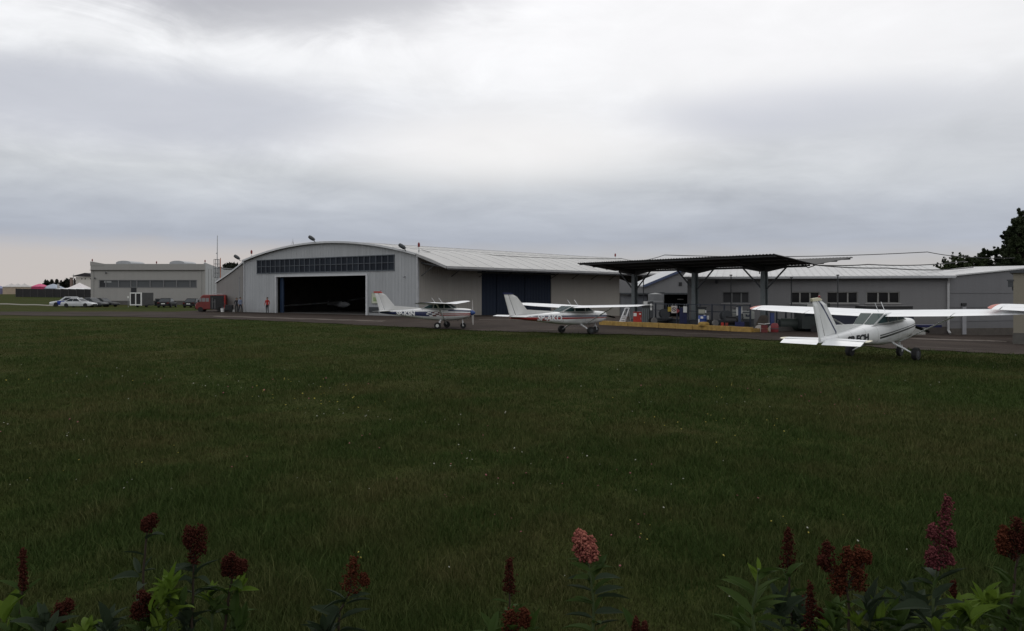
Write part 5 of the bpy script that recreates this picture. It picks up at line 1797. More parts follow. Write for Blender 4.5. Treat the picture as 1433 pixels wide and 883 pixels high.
def aircraft(label, px, D, yaw, scale, pitch, body_m, fin_m, cap_m, tip_m, spin_m, reg, reg_m, reg_x, reg_z, reg_size, prop_rot, beacon_on, prop_m, dz=0.0, stz=1.21, droop=0.0, hub=None):
    p = G(px, D)
    o = empty('light_aircraft', (p.x, p.y, p.z + .03 + dz), 0, label, 'aeroplane', 'high wing light aircraft parked along the grass edge')
    o.rotation_euler = (0, -pitch, yaw)
    o.scale = scale
    W_ = M['white']
    # fuselage
    rings = []
    for x, zb, zt, hw_ in FUS:
        c, h = (zb + zt) / 2, (zt - zb) / 2
        ring = []
        for k in range(24):
            a = 2 * math.pi * k / 24
            ca, sa = math.cos(a), math.sin(a)
            ring.append((x, hw_ * math.copysign(abs(ca) ** (2 / FEXP), ca), c + h * math.copysign(abs(sa) ** (2 / FEXP), sa)))
        rings.append(ring)
    dense = []
    for i in range(len(rings) - 1):
        for q in range(3):
            f = q / 3
            dense.append([tuple(a * (1 - f) + b * f for a, b in zip(u, v)) for u, v in zip(rings[i], rings[i + 1])])
    dense.append(rings[-1])
    MB().loft(dense).build('fuselage', body_m, o, True)
    # cabin above the waist: roof posts in paint, panes proud of it
    bw, tw = .48, .43
    A, B, Cc, Dd = (.98, 1.37), (.42, 1.73), (-.66, 1.74), (-1.46, 1.36)
    vs = [(x, s * y, z) for (x, z), y in ((A, bw), (B, tw), (Cc, tw), (Dd, .36)) for s in (-1, 1)]
    MB().add(vs, [(0, 2, 3, 1), (2, 4, 5, 3), (4, 6, 7, 5), (0, 6, 4, 2), (1, 3, 5, 7)]).build('cabin', body_m, o)
    L2 = lambda P, Q, f: (P[0] + (Q[0] - P[0]) * f, P[1] + (Q[1] - P[1]) * f)

    def side_pane(pts, name='side_window'):
        for s in (-1, 1):
            v = []
            for x, z in pts:
                f = (z - 1.37) / .36
                yy = bw + (tw - bw) * f + .012 - (.13 * max(0, -(x + .68)) if x < -.68 else 0)
                v.append((x, s * yy, z))
            MB().add(v, [tuple(range(len(pts)))]).build(name, M['glass_clear'], o)
    side_pane([(.82, 1.43), (.44, 1.685), (.30, 1.685), (.30, 1.42)], 'windscreen_side')
    side_pane([(.22, 1.415), (.22, 1.69), (-.42, 1.69), (-.48, 1.415)], 'door_window')
    side_pane([(-.58, 1.415), (-.54, 1.69), (-.70, 1.69), (-1.18, 1.46), (-1.24, 1.42)], 'rear_side_window')
    v = []
    for f in (.12, .95):
        x, z = L2(A, B, f)
        y = (bw + (tw - bw) * f) * .93
        v += [(x + .012, -y, z + .012), (x + .012, y, z + .012)]
    MB().add(v, [(0, 1, 3, 2)]).build('windscreen', M['glass_clear'], o)
    for s in (-1, 1):
        v = []
        for f in (.04, .93):
            x, z = L2(Cc, Dd, f)
            y = tw + (.36 - tw) * f
            v += [(x - .006, s * .018, z + .016), (x - .006, s * y * .96, z + .016)]
        MB().add(v, [(0, 1, 3, 2)]).build('rear_window', M['glass_clear'], o)
    # wings: main panel, flap, aileron, coloured tip
    for s in (-1, 1):
        zr = 1.70
        zf = lambda y: zr + .028 * y
        main = [(s * y, le, te, zf(y), .115 * k) for y, le, te, k in ((0, .97, -.72, 1.), (.5, .97, -.72, 1.), (2.6, .95, -.70, 1.), (4.75, .80, -.42, .8))]
        MB().loft(wing_piece(main, 0, .735)).build('wing', W_, o, True)
        fl = [(s * y, .97 - .02 * (y > 1), -.72 + .02 * (y > 1), zf(y), .115) for y in (.47, 2.55)]
        MB().loft(wing_piece(fl, .745, 1)).build('flap', W_, o, True)
        al = [(s * y, le, te, zf(y), .115 * k) for y, le, te, k in ((2.58, .95, -.70, 1.), (4.72, .80, -.42, .8))]
        MB().loft(wing_piece(al, .745, 1)).build('aileron', W_, o, True)
        rt = [(s * .0, .97, -.72, zf(0), .115), (s * .46, .97, -.72, zf(.46), .115)]
        MB().loft(wing_piece(rt, .735, 1)).build('wing_root', W_, o, True)
        MB().loft(wing_piece([(s * 4.76, .80, -.42, zf(4.76), .092), (s * 4.96, .76, -.40, zf(4.97), .075)], 0, 1)).build('wing_end', W_, o, True)
        tp = [(s * 4.965, .76, -.40, zf(4.97), .075), (s * 5.06, .62, -.34, zf(5.1) + .01, .04), (s * 5.10, .45, -.28, zf(5.12) + .015, .012)]
        MB().loft(wing_piece(tp, 0, 1)).build('wing_tip', tip_m, o, True)
        MB().tube([(.30, s * .50, .62), (.34, s * 2.55, zf(2.5) - .05)], .055, 8, flat=.45).build('wing_strut', W_, o, True)
        # main gear
        MB().tube([(0, s * .38, .60), (0, s * .75, .42), (0, s * 1.07, .24)], [.075, .06, .045], 8, flat=.5).build('gear_leg', W_, o, True)
        R = .235
        w = MB().lathe([(R * .5, -.075), (R * .9, -.085), (R, -.05), (R, .05), (R * .9, .085), (R * .5, .075)], 24, (0, 0, 0), 'y').build('main_wheel', M['tyre'], o, True)
        w.location = (0, s * 1.17, R)
        MB().lathe([(.001, s * .075), (R * .2, s * .085), (R * .48, s * .075), (R * .5, s * .05)], 16, (0, 0, 0), 'y').build('hub_cap', hub or M['dark_steel'], w, True)
        # tailplane and elevator
        st = [(s * .06, -3.72, -4.62, stz, .05), (s * 1.36, -3.92, -4.60, stz, .04)]
        MB().loft(wing_piece(st, 0, .60)).build('tailplane', W_, o, True)
        ev = MB().loft(wing_piece([(s * .08, -3.72 + 4.27, -4.64 + 4.27, 0, .05), (s * 1.36, -3.92 + 4.27, -4.64 + 4.27, 0, .04)], .61, 1)).build('elevator', W_, o, True)
        ev.location = (-4.27, 0, stz)
        ev.rotation_euler = (0, -droop, 0)
        MB().loft(wing_piece([(s * 1.365, -3.92, -4.34, stz, .04), (s * 1.47, -4.0, -4.34, stz + .005, .03), (s * 1.53, -4.12, -4.32, stz + .01, .012)], 0, 1)).build('tailplane_tip', cap_m if cap_m is not M['navy'] and cap_m is not M['red'] else W_, o, True)
    # fin and rudder
    def slab(poly, th0, name, m):
        """vertical surface, thin toward its edges"""
        n = len(poly)
        cx_, cz_ = sum(a for a, b in poly) / n, sum(b for a, b in poly) / n
        v = [(a, 0, b) for a, b in poly]
        inn = [(cx_ + (a - cx_) * .75, s * th0, cz_ + (b - cz_) * .80) for s in (-1, 1) for a, b in poly]
        vs = v + inn
        f = []
        for i in range(n):
            j = (i + 1) % n
            f += [(i, j, n + j, n + i), (j, i, 2 * n + i, 2 * n + j)]
        f += [tuple(range(n, 2 * n)), tuple(reversed(range(2 * n, 3 * n)))]
        return MB().add(vs, f).build(name, m, o)
    slab([(-1.35, 1.38), (-3.50, 1.52), (-4.37, 2.47), (-4.66, 2.47), (-4.16, 1.2), (-2.5, 1.27)], .045, 'fin', fin_m)
    slab([(-4.18, 1.16), (-4.68, 2.47), (-4.95, 2.47), (-4.56, 1.10), (-4.35, 1.0)], .03, 'rudder', fin_m)
    MB().prism([(-4.36, 2.475), (-4.42, 2.53), (-4.55, 2.575), (-5.02, 2.575), (-4.98, 2.475)], -.04, .04).build('fin_cap', cap_m, o)
    if beacon_on:
        MB().lathe([(.04, 2.57), (.042, 2.60), (.025, 2.64), (.001, 2.65)], 10, (-4.48, 0, 0)).build('beacon', M['lamp_red'], o, True)
    # nose: cowl inlet, spinner, propeller, nose leg
    MB().lathe([(.17, 2.03), (.175, 2.12), (.14, 2.24), (.07, 2.33), (.001, 2.36)], 18, (0, 0, 1.10), 'x').build('spinner', spin_m, o, True)
    for s in (-1, 1):
        MB().box((2.062, s * .19, 1.06), (.012, .13, .11)).build('cowl_inlet', M['black'], o)
    MB().box((2.02, 0, .86), (.06, .26, .07)).build('cowl_inlet', M['black'], o)
    pr = empty('propeller', (2.17, 0, 1.10))
    pr.parent = o
    pr.rotation_euler = (prop_rot, 0, 0)
    for s in (-1, 1):
        rr = []
        for r, c, tw2 in ((.10, .07, 1.0), (.35, .085, .75), (.65, .075, .5), (.86, .045, .35)):
            ring = []
            for a in (0, math.pi / 2, math.pi, 3 * math.pi / 2):
                u_, w_ = c * math.cos(a), .018 * math.sin(a)
                ring.append((u_ * math.sin(tw2) + w_ * math.cos(tw2), s * r, s * (u_ * math.cos(tw2) - w_ * math.sin(tw2))))
            rr.append(ring)
        MB().loft(rr).build('blade', prop_m, pr, True)
    nz = math.tan(pitch) * 1.5 * scale[0] / scale[2]
    MB().tube([(1.42, 0, .70), (1.47, 0, .40 - nz)], .045, 8).build('nose_leg', W_, o, True)
    mb = MB()
    for s in (-1, 1): mb.bar((1.47, s * .08, .42 - nz), (1.5, s * .08, .19 - nz), .03, .05)
    mb.box((1.47, 0, .42 - nz), (.06, .2, .05))
    mb.build('nose_fork', W_, o)
    R = .205
    w = MB().lathe([(R * .5, -.055), (R * .9, -.065), (R, -.04), (R, .04), (R * .9, .065), (R * .5, .055)], 22, (0, 0, 0), 'y').build('nose_wheel', M['tyre'], o, True)
    w.location = (1.5, 0, R - nz)
    MB().lathe([(.001, -.06), (R * .5, -.05), (R * .5, .05), (.001, .06)], 14, (0, 0, 0), 'y').build('hub_cap', hub or M['dark_steel'], w, True)
    MB().tube([(1.1, .1, .62), (1.08, .1, .5)], .03, 8).build('exhaust', M['dark_steel'], o)
    for x in (.05, -.45):
        MB().tube([(x, -.12, 1.76), (x - .28, -.12, 2.12)], .011, 6).build('aerial', M['white'], o)
    # registration following the fuselage side
    me = text_mesh(reg, reg_size, reg_m)
    xsv = [v.co.x for v in me.vertices]
    w0_ = max(xsv)
    for s in (-1, 1):
        m2 = me if s == -1 else me.copy()
        for v in m2.vertices:
            f = v.co.x / w0_
            X = reg_x[0] + (reg_x[1] - reg_x[0]) * (f if s == -1 else 1 - f)
            zz_ = reg_z(X) + v.co.y
            v.co = (X, s * (fus_y(X, zz_) + .014), zz_)
        m2.update()
        ro = link('registration_lettering', m2, o)
    return o


WH = (.78, .79, .8)
NV, RD, BK = (.012, .018, .075), (.30, .025, .025), (.012, .014, .016)
body1 = stripe_mat('white_navy_checkered_livery', (.66, .66, .655), [
    (NV, -4.6, -.9, (1.0, 1.13), (.84, 1.18)), (RD, -.75, 2.1, (.98, 1.03), (1.02, 1.08)), (RD, -.95, 2.1, (.86, .92), (.93, .99)),
    (NV, .55, 2.1, (1.22, 1.30), (1.17, 1.27))], checker=(NV, -1.0, -.05, .84, 1.19, .17, (.10, .015, .02)))
finw = stripe_mat('white_fin_paint', (.62, .615, .60), [])
aircraft('white light aircraft with a navy band lettered SP-KSN, checks, and a red capped fin', 619, 48.3, math.radians(-10.5), (.845, .886, .844), 0.0,
         body1, finw, M['red'], M['navy'], M['blue'], 'SP-KSN', mat('letter_white', (.82, .82, .82), .5, .03), (-3.26, -1.86), lambda x: .90, .40, math.radians(90 + 6), True, mat('pale_blade', (.4, .38, .36), .4), hub=M['white_dull'])
body2 = stripe_mat('white_navy_red_livery', (.74, .745, .74), [
    (NV, -4.6, 2.1, (1.145, 1.21), (1.03, 1.13)), (RD, -4.6, 2.1, (.93, 1.12), (.95, 1.0)), ((.2, .02, .02), -4.6, -2.2, (.92, 1.0), (.86, .98))])
aircraft('white light aircraft with navy and red bands lettered SP-AKO and a navy capped fin', 806, 42.3, math.radians(39.9), (.969, .915, .817), 0.0,
         body2, finw, M['navy'], M['white'], M['white'], 'SP-AKO', mat('letter_pale', (.74, .74, .75), .5, .03), (-2.95, -1.42), lambda x: .89 - (x + 2.9) * .02, .50, math.radians(8), False, M['black'])
body3 = stripe_mat('white_black_striped_livery', (.76, .765, .765), [
    (BK, -1.2, 2.1, (.86, .93), (1.06, 1.11)), ((.10, .11, .11), -1.2, 2.1, (.96, 1.01), (1.14, 1.17))])
fin3 = stripe_mat('white_fin_with_dark_stripe', (.70, .71, .70), [], slants=[(NV, .90, 2.25, -.12, -.03)])
cream = mat('cream_tip', (.62, .58, .42), .4, .05)
redtip = mat('faded_red_tip', (.42, .085, .05), .4, .1, 3)
plane3 = aircraft('nearest white light aircraft seen from behind, with thin black stripes and black letters SP-ECH', 1234.5, 26.4, math.radians(41.5), (.87, .905, .862), math.radians(3.6),
                  body3, fin3, cream, redtip, M['white'], 'SP-ECH', mat('letter_black', (.015, .015, .02), .5, .03), (-3.1, -1.9), lambda x: .90, .31, math.radians(20), True, M['black'], stz=1.13, droop=math.radians(14))
p4 = copy_tree(plane3)
p4['label'] = 'white light aircraft mostly beyond the right edge, its red wing tip showing'
t4 = W(1393, 429, 24.2)
# the port tip of the copy is brought to that spot
s4 = 1.06
p4.scale = (.87 * s4, .905 * s4, .862 * 1.12)
loc = Vector((0.3 * .87 * s4, 5.1 * .905 * s4, 0))
ry = Matrix.Rotation(math.radians(41.5), 3, 'Z') @ loc
p4.location = (t4.x - ry.x, t4.y - ry.y, tz(t4.x - ry.x, t4.y - ry.y) + .03)

# ------------------------------------------------------------------ people
skin = mat('skin', (.32, .19, .13), .6, .08, 8)
hair_m = mat('dark_hair', (.02, .015, .012), .7, .2, 20)
shoe = mat('dark_shoe', (.015, .014, .013), .6, .1, 10)


def person(label, p, yaw, top, legs, Hh=1.62, stride=.12, head=None, arms=((.30, .02, .93), (.30, .05, .93)), bulk=1.0):
    """one skinned body; faces are coloured as clothes by where they lie"""
    o = empty('person', p, yaw, label, 'person')
    s = Hh / 1.75
    V, E_, R = [], [], []

    def add(pt, r, parent=None):
        V.append(Vector(pt) * s)
        R.append(r * s)
        if parent is not None: E_.append((parent, len(V) - 1))
        return len(V) - 1
    pel = add((0, 0, .95), .135 * bulk)
    wst = add((0, 0, 1.10), .125 * bulk, pel)
    chs = add((0, .0, 1.30), .145 * bulk, wst)
    nck0 = add((0, 0, 1.46), .075, chs)
    nck = add((0, -.01, 1.52), .055, nck0)
    hd0 = add((0, -.02, 1.60), .085, nck)
    hd1 = add((0, -.015, 1.68), .095, hd0)
    hd2 = add((0, 0, 1.735), .065, hd1)
    add((0, -.115, 1.625), .016, hd0)                       # nose
    for sx in (-1, 1):
        add((sx * .098, 0, 1.635), .018, hd0)               # ears
        hip = add((sx * .10, 0, .88), .095 * bulk, pel)
        st = stride * sx
        kn_ = add((sx * .11, -.03 - st * .5, .50), .065, hip)
        an = add((sx * .11, .03 - st, .10), .045, kn_)
        hl = add((sx * .11, .05 - st, .045), .042, an)
        add((sx * .13, -.14 - st, .035), .035, hl)
        sh = add((sx * .19, 0, 1.41), .07, chs)
        ax, ay, azz = arms[0 if sx < 0 else 1]
        elb = add((sx * (ax - .02), .03, 1.14), .047, sh)
        wr = add((sx * ax, -ay, azz), .032, elb)
        hnd = add((sx * ax, -ay - .015, azz - .07), .036, wr)
        for k, ln in enumerate((.055, .07, .075, .068)):
            b = add((sx * ax + .004, -ay - .045 + .02 * k, azz - .11), .0095, hnd)
            f1 = add((sx * (ax - .006), -ay - .05 + .021 * k, azz - .11 - ln * .55), .009, b)
            add((sx * (ax - .02), -ay - .05 + .021 * k, azz - .11 - ln), .0075, f1)
        th = add((sx * (ax - .01), -ay - .06, azz - .07), .011, hnd)
        add((sx * (ax - .015), -ay - .075, azz - .115), .009, th)
    me = bpy.data.meshes.new('body')
    me.from_pydata(V, E_, [])
    ob = link('body', me, o)
    sk = ob.modifiers.new('skin', 'SKIN')
    sk.branch_smoothing = .3
    for i, r in enumerate(R):
        me.skin_vertices[0].data[i].radius = (r, r * (.78 if i in (0, 1, 2) else 1))
        me.skin_vertices[0].data[i].use_root = (i == 0)
    sb = ob.modifiers.new('subdivision', 'SUBSURF')
    sb.levels = sb.render_levels = 1
    dg = bpy.context.evaluated_depsgraph_get()
    dg.update()
    nm = bpy.data.meshes.new_from_object(ob.evaluated_get(dg))
    ob.modifiers.clear()
    ob.data = nm
    nm.materials.clear()
    for m_ in (skin, top, legs, shoe): nm.materials.append(m_)
    for f in nm.polygons:
        c = f.center / s
        if c.z < .11: q = 3
        elif c.z < .93 and abs(c.x) < .235: q = 2
        elif c.z > 1.475: q = 0
        elif abs(c.x) > .235 and c.z < min(a[2] for a in arms) + .02: q = 0
        else: q = 1
        f.material_index = q
        f.use_smooth = True
    # features on the head
    h = MB().lathe([(.001, .12), (.06, .105), (.098, .05), (.104, -.02), (.09, -.06)], 14, (0, .012, 1.665)).build('hair', head or hair_m, o, True)
    for v in h.data.vertices: v.co *= s
    e = MB()
    for sx in (-1, 1): e.box((sx * .035, -.105, 1.645), (.022, .012, .012))
    e.box((0, -.098, 1.575), (.05, .012, .01))
    ob2 = e.build('face_features', hair_m, o)
    for v in ob2.data.vertices: v.co *= s
    return o


def foot(px, py):
    D = hit(px, py)
    return G(px, D, .03)


person('man in a pale blue shirt and dark trousers walking past the lean-to', foot(336.3, 437.5), math.radians(65), mat('pale_blue_shirt', (.22, .26, .36), .8, .1, 8), mat('dark_trousers', (.02, .022, .03), .8, .1, 8), 1.6, .2)
person('person in dark clothes half hidden behind the man in the pale blue shirt', foot(331.2, 437.2), math.radians(30), mat('dark_jacket', (.025, .025, .03), .8, .1, 8), mat('charcoal_trousers', (.018, .018, .02), .8, .1, 8), 1.52, .08)
person('person in a red jacket and black trousers standing left of the open hangar door', foot(374, 438.4), math.radians(-20), mat('red_jacket', (.36, .02, .015), .7, .1, 8), mat('black_trousers', (.012, .012, .013), .8, .1, 8), 1.60, .0, arms=((.31, .06, .97), (.31, .06, .97)), bulk=1.12)

# ------------------------------------------------------------------ far left: tents, screened fence, house, trees
lz3 = lambda py, D: EYE - (py - YH) / F * D


def tent(name, label, px0, px1, py_eave, peaks, D, wallm, roofm, depth=5.0, base=None):
    x0, x1 = lx(px0, D), lx(px1, D)
    g = tz((x0 + x1) / 2, D)
    o = empty(name, ((x0 + x1) / 2, D, g), 0, label, 'tent')
    ze = lz3(py_eave, D) - g
    w = x1 - x0
    MB().box((0, depth / 2, ze / 2 - .2), (w * .97, depth * .97, ze + .4)).build('wall', wallm, o)
    n = len(peaks)
    for k, (py, fr) in enumerate(peaks):
        a, b = -w / 2 + w * k / n, -w / 2 + w * (k + 1) / n
        zp = lz3(py, D) - g
        c = ((a + b) / 2, depth / 2)
        rings = []
        for f in (0, .3, .6, .85, 1.0):
            q = (1 - f) ** fr
            zz2 = ze + (zp - ze) * f
            rings.append([(c[0] + sx * (b - a) / 2 * q, c[1] + sy * depth / 2 * q, zz2) for sx, sy in ((-1, -1), (1, -1), (1, 1), (-1, 1))])
        rings[-1] = [(c[0] + sx * .04, c[1] + sy * .04, zp) for sx, sy in ((-1, -1), (1, -1), (1, 1), (-1, 1))]
        MB().loft(rings, 0, False, True).build('roof', roofm, o)
    MB().box((0, depth / 2, ze - .06), (w * 1.01, depth * 1.01, .22)).build('valance', roofm, o)
    return o


tw1 = mat('white_tent_fabric', (.47, .45, .435), .8, .06, 1)
tw2 = mat('beige_tent_wall', (.40, .32, .24), .8, .1, 1)
tent('pavilion_tent', 'pale pavilion tent with three peaks and beige walls at the left end of the fence', 3, 31, 401.2, [(396.4, 1.25)] * 3, 300, tw2, tw1, 7)
tent('pavilion_tent', 'small bluish tent cut off by the left edge of the picture', -14, 1.5, 403.5, [(399.5, 1.2)], 305, mat('blue_pink_wall', (.16, .15, .25), .8), mat('blue_tent', (.2, .22, .33), .8), 5)
tent('market_tent', 'bright pink tent showing above the screened fence', 43.5, 57.5, 401.0, [(396.8, .75)], 290, mat('pink_wall', (.4, .05, .12), .8), mat('pink_fabric', (.55, .10, .2), .8), 5)
tent('dome_tent', 'blue grey tent with a broad sloping roof beside the pink tent', 57.5, 79, 403.5, [(397.0, .8)], 292, mat('grey_blue_wall', (.22, .25, .3), .8), mat('grey_blue_fabric', (.33, .37, .43), .8), 6)
tent('market_tent', 'white tent with a single tall peak right of the blue grey tent', 94, 116, 403.3, [(395.3, 1.1)], 286, mat('white_wall', (.55, .52, .5), .8), mat('white_peak_fabric', (.66, .62, .62), .8), 6)
tent('marquee', 'long low white marquee roof running behind the fence to the workshop', 64, 128, 405.2, [(402.6, .7)], 276, mat('marquee_wall', (.4, .39, .38), .8), mat('marquee_white', (.66, .66, .66), .8), 8)
bn_ = G(82, 288)
o = empty('feather_banner', bn_, 0, 'white feather banner between the two dark spire trees and the peaked tent', 'banner')
zt2 = lz3(397.2, 288) - bn_.z
MB().tube([(-.45, 0, 0), (-.45, 0, zt2)], .04, 6).build('pole', M['steel'], o)
MB().prism([(-.42, 1.6), (.25, 1.6), (.45, zt2 - 1.2), (.1, zt2 - .1), (-.42, zt2)], -.02, .02).build('flag', tw1, o)
fw = empty('screened_fence', G(22, 240), 0, 'long dark screened fence in front of the tents', 'fence')
fA, fB = G(21.5, 240), G(129, 226)
npn = 10
blackscreen = mat('black_screen_mesh', (.018, .017, .018), .85, .3, 1)
for k in range(npn):
    a = fA.lerp(fB, k / npn)
    b = fA.lerp(fB, (k + 1) / npn)
    za, zb2 = tz(a.x, a.y), tz(b.x, b.y)
    h = 2.35
    q = MB().add([(a.x - fA.x + .05, a.y - fA.y, za - fA.z), (b.x - fA.x - .05, b.y - fA.y, zb2 - fA.z), (b.x - fA.x - .05, b.y - fA.y, zb2 - fA.z + h), (a.x - fA.x + .05, a.y - fA.y, za - fA.z + h + random.uniform(-.05, .1)),
                  (a.x - fA.x + .05, a.y - fA.y + .04, za - fA.z), (b.x - fA.x - .05, b.y - fA.y + .04, zb2 - fA.z), (b.x - fA.x - .05, b.y - fA.y + .04, zb2 - fA.z + h), (a.x - fA.x + .05, a.y - fA.y + .04, za - fA.z + h)],
                 [(0, 1, 2, 3), (7, 6, 5, 4), (3, 2, 6, 7), (0, 4, 5, 1), (0, 3, 7, 4), (1, 5, 6, 2)])
    q.build('screen_panel', blackscreen, fw)
    MB().box((a.x - fA.x, a.y - fA.y - .02, za - fA.z + 1.2), (.08, .08, 2.5)).build('post', mat('fence_post', (.09, .085, .085), .6) if k == 0 else bpy.data.materials['fence_post'], fw)
# house with the dark roof
HDD = 330.0
hp0 = G(116, HDD)
ho = empty('clubhouse', hp0, 0, 'white clubhouse with a wide dark gabled roof above the tents', 'house')
hx = lambda px: lx(px, HDD) - hp0.x
hzz = lambda py: lz3(py, HDD) - hp0.z
MB().box(((hx(106) + hx(134)) / 2, 4, hzz(389) / 2), (hx(134) - hx(106), 8, hzz(389) + hzz(386.5) - hzz(389))).build('wall', mat('club_white', (.62, .58, .54), .8, .08, 1), ho)
MB().prism([(hx(103.5), hzz(387)), (hx(103.5), hzz(386)), (hx(120.5), hzz(381.8)), (hx(138), hzz(386)), (hx(138), hzz(387))], -1, 9).build('roof', mat('dark_roof', (.03, .026, .03), .7, .2, 1), ho)
MB().box((hx(104.3), 0, hzz(391) - 1), (.35, .5, hzz(387) - hzz(397))).build('pillar', mat('dark_pillar', (.03, .02, .025), .7), ho)
for px in (114.5, 119.5, 127): MB().box((hx(px), -.03, hzz(390.2)), (.45, .08, .4)).build('window', M['black'], ho)
cp = G(100, 332)
o = empty('chimney_stack', cp, 0, 'slim pale chimney stack left of the clubhouse', 'chimney')
MB().box((0, 0, (lz3(388.5, 332) - cp.z) / 2), (.8, .8, lz3(388.5, 332) - cp.z)).build('shaft', mat('pale_brick', (.25, .18, .16), .8), o)
MB().box((0, 0, lz3(388.8, 332) - cp.z), (1.0, 1.0, .25)).build('cap', M['dark_steel'], o)
fpz = G(103.2, 331)
o = empty('mast', fpz, 0, 'short signal mast with crossbar beside the clubhouse roof', 'mast')
hq = lz3(383.2, 331) - fpz.z
MB().tube([(0, 0, 0), (0, 0, hq)], .12, 6).build('pole', M['white_dull'], o)
MB().tube([(-.9, 0, hq - .6), (.5, 0, hq - .6)], .06, 6).build('crossbar', M['white_dull'], o)

# ------------------------------------------------------------------ trees
lf_dark = leaf_mat('tree_leaf_dark', (.013, .021, .009), (.036, .050, .019), .5, .2)
lf_far = leaf_mat('far_tree_leaf', (.010, .013, .009), (.022, .028, .016), .25, .0)


def leaf_cloud(name, parent, centres, radii, n, size, m, seed):
    r = np.random.default_rng(seed)
    idx = r.integers(0, len(centres), n)
    d = r.normal(0, 1, (n, 3))
    d /= np.linalg.norm(d, axis=1)[:, None]
    rad = r.random(n) ** .45
    P = np.array(centres)[idx] + d * rad[:, None] * np.array(radii)[idx][:, None] * np.array([1, 1, 1.05])
    a = r.normal(0, 1, (n, 3)); a /= np.linalg.norm(a, axis=1)[:, None]
    b = np.cross(a, r.normal(0, 1, (n, 3))); b /= np.linalg.norm(b, axis=1)[:, None]
    s = size * r.uniform(.5, 1.3, n)[:, None]
    v = np.stack([P - a * s, P + b * s * .45, P + a * s, P - b * s * .45], 1).reshape(-1, 3)
    i = np.arange(n) * 4
    me = np_mesh(name, v, quads=np.stack([i, i + 1, i + 2, i + 3], 1), mat=m)
    return link(name, me, parent)


def tree(label, p, limbs, n, size, m, seed, group='trees behind the right hand buildings', trunk_r=.22, trunk_h=2.0):
    """limbs: list of (x, y, z, radius) of leaf masses, each fed by a limb"""
    o = empty('broadleaf_tree', p, 0, label, 'tree', group)
    mb = MB()
    mb.tube([(0, 0, -.3), (.05, 0, trunk_h * .5), (0, 0, trunk_h)], [trunk_r * 1.3, trunk_r, trunk_r * .8], 8)
    for x, y, z, r in limbs:
        mb.tube([(0, 0, min(trunk_h, z * .8) - .1), (x * .45, y * .45, trunk_h + (z - trunk_h) * .45), (x, y, z)], [trunk_r * .5, trunk_r * .28, trunk_r * .08], 5)
    mb.build('trunk', M['bark'], o, True)
    r = random.Random(seed)
    cen, rad = [], []
    for x, y, z, R in limbs:
        for k in range(20):
            a, e, q = r.uniform(0, 6.28), r.uniform(-1, 1), r.uniform(.2, 1.25) * R
            cen.append((x + q * math.cos(a) * math.sqrt(1 - e * e), y + q * math.sin(a) * math.sqrt(1 - e * e), z + q * e))
            rad.append(R * r.uniform(.14, .36))
    leaf_cloud('crown', o, cen, rad, n, size, m, seed)
    return o


TD = 66.0
tp_ = lambda px, D=TD: G(px, D)
tzp = lambda py, D=TD: EYE - (py - YH) / F * D
tm = D_ = TD / F


def limb_px(p, pts, D=TD):
    return [((px - CX) / F * D - p.x, dy, tzp(py, D) - p.z, r * D / F) for px, py, r, dy in pts]


p = tp_(1432)
tree('tall dark tree rising at the right edge above the roofs', p, limb_px(p, [(1424, 315, 9, 0), (1416, 326, 10, .4), (1432, 305, 11, 0), (1440, 320, 16, 0), (1421, 343, 11, -.3), (1412, 352, 10, 0), (1425, 360, 16, 0), (1438, 345, 18, .6), (1408, 366, 10, 0), (1452, 335, 20, 0), (1455, 365, 22, 0), (1432, 372, 14, -.5), (1430, 330, 14, .5), (1426, 345, 13, .8), (1419, 372, 11, .4), (1412, 340, 7, 0), (1436, 318, 12, .6), (1441, 358, 16, .9), (1417, 334, 8, -.4), (1428, 322, 10, -.6)]), 60000, .105, lf_dark, 3, trunk_r=.3, trunk_h=3)
p = tp_(1388, 68)
tree('pointed young trees filling the gap between the bush and the tall tree', p, limb_px(p, [(1377, 352, 4, 0), (1376, 360, 7, 0), (1386, 355, 4, 0), (1395, 351, 5, 0), (1397, 362, 8, 0), (1388, 368, 9, 0), (1403, 370, 10, 0), (1377, 370, 8, 0)], 68), 10000, .10, lf_dark, 5, trunk_r=.14)
p = tp_(1360, 64)
tree('low dark green bush above the end of the white office roof', p, limb_px(p, [(1362, 366, 9, 0), (1352, 370, 10, 0), (1370, 369, 9, 0), (1340, 372, 9, 0), (1330, 375, 8, .3), (1363, 376, 12, 0), (1345, 377, 12, 0), (1318, 377, 5, 0)], 64), 12000, .10, leaf_mat('bush_leaf', (.016, .026, .008), (.04, .055, .018), .6, .2), 8, trunk_r=.12, trunk_h=1.2)
p = tp_(1337, 65)
tree('thin twiggy shrub spreading left of the dark green bush', p, limb_px(p, [(1334, 360, 5, 0), (1343, 361, 6, 0), (1322, 366, 5, 0), (1349, 363, 5, 0), (1312, 373, 4, 0), (1327, 370, 6, 0)], 65), 1500, .09, lf_dark, 9, trunk_r=.08, trunk_h=1.0)

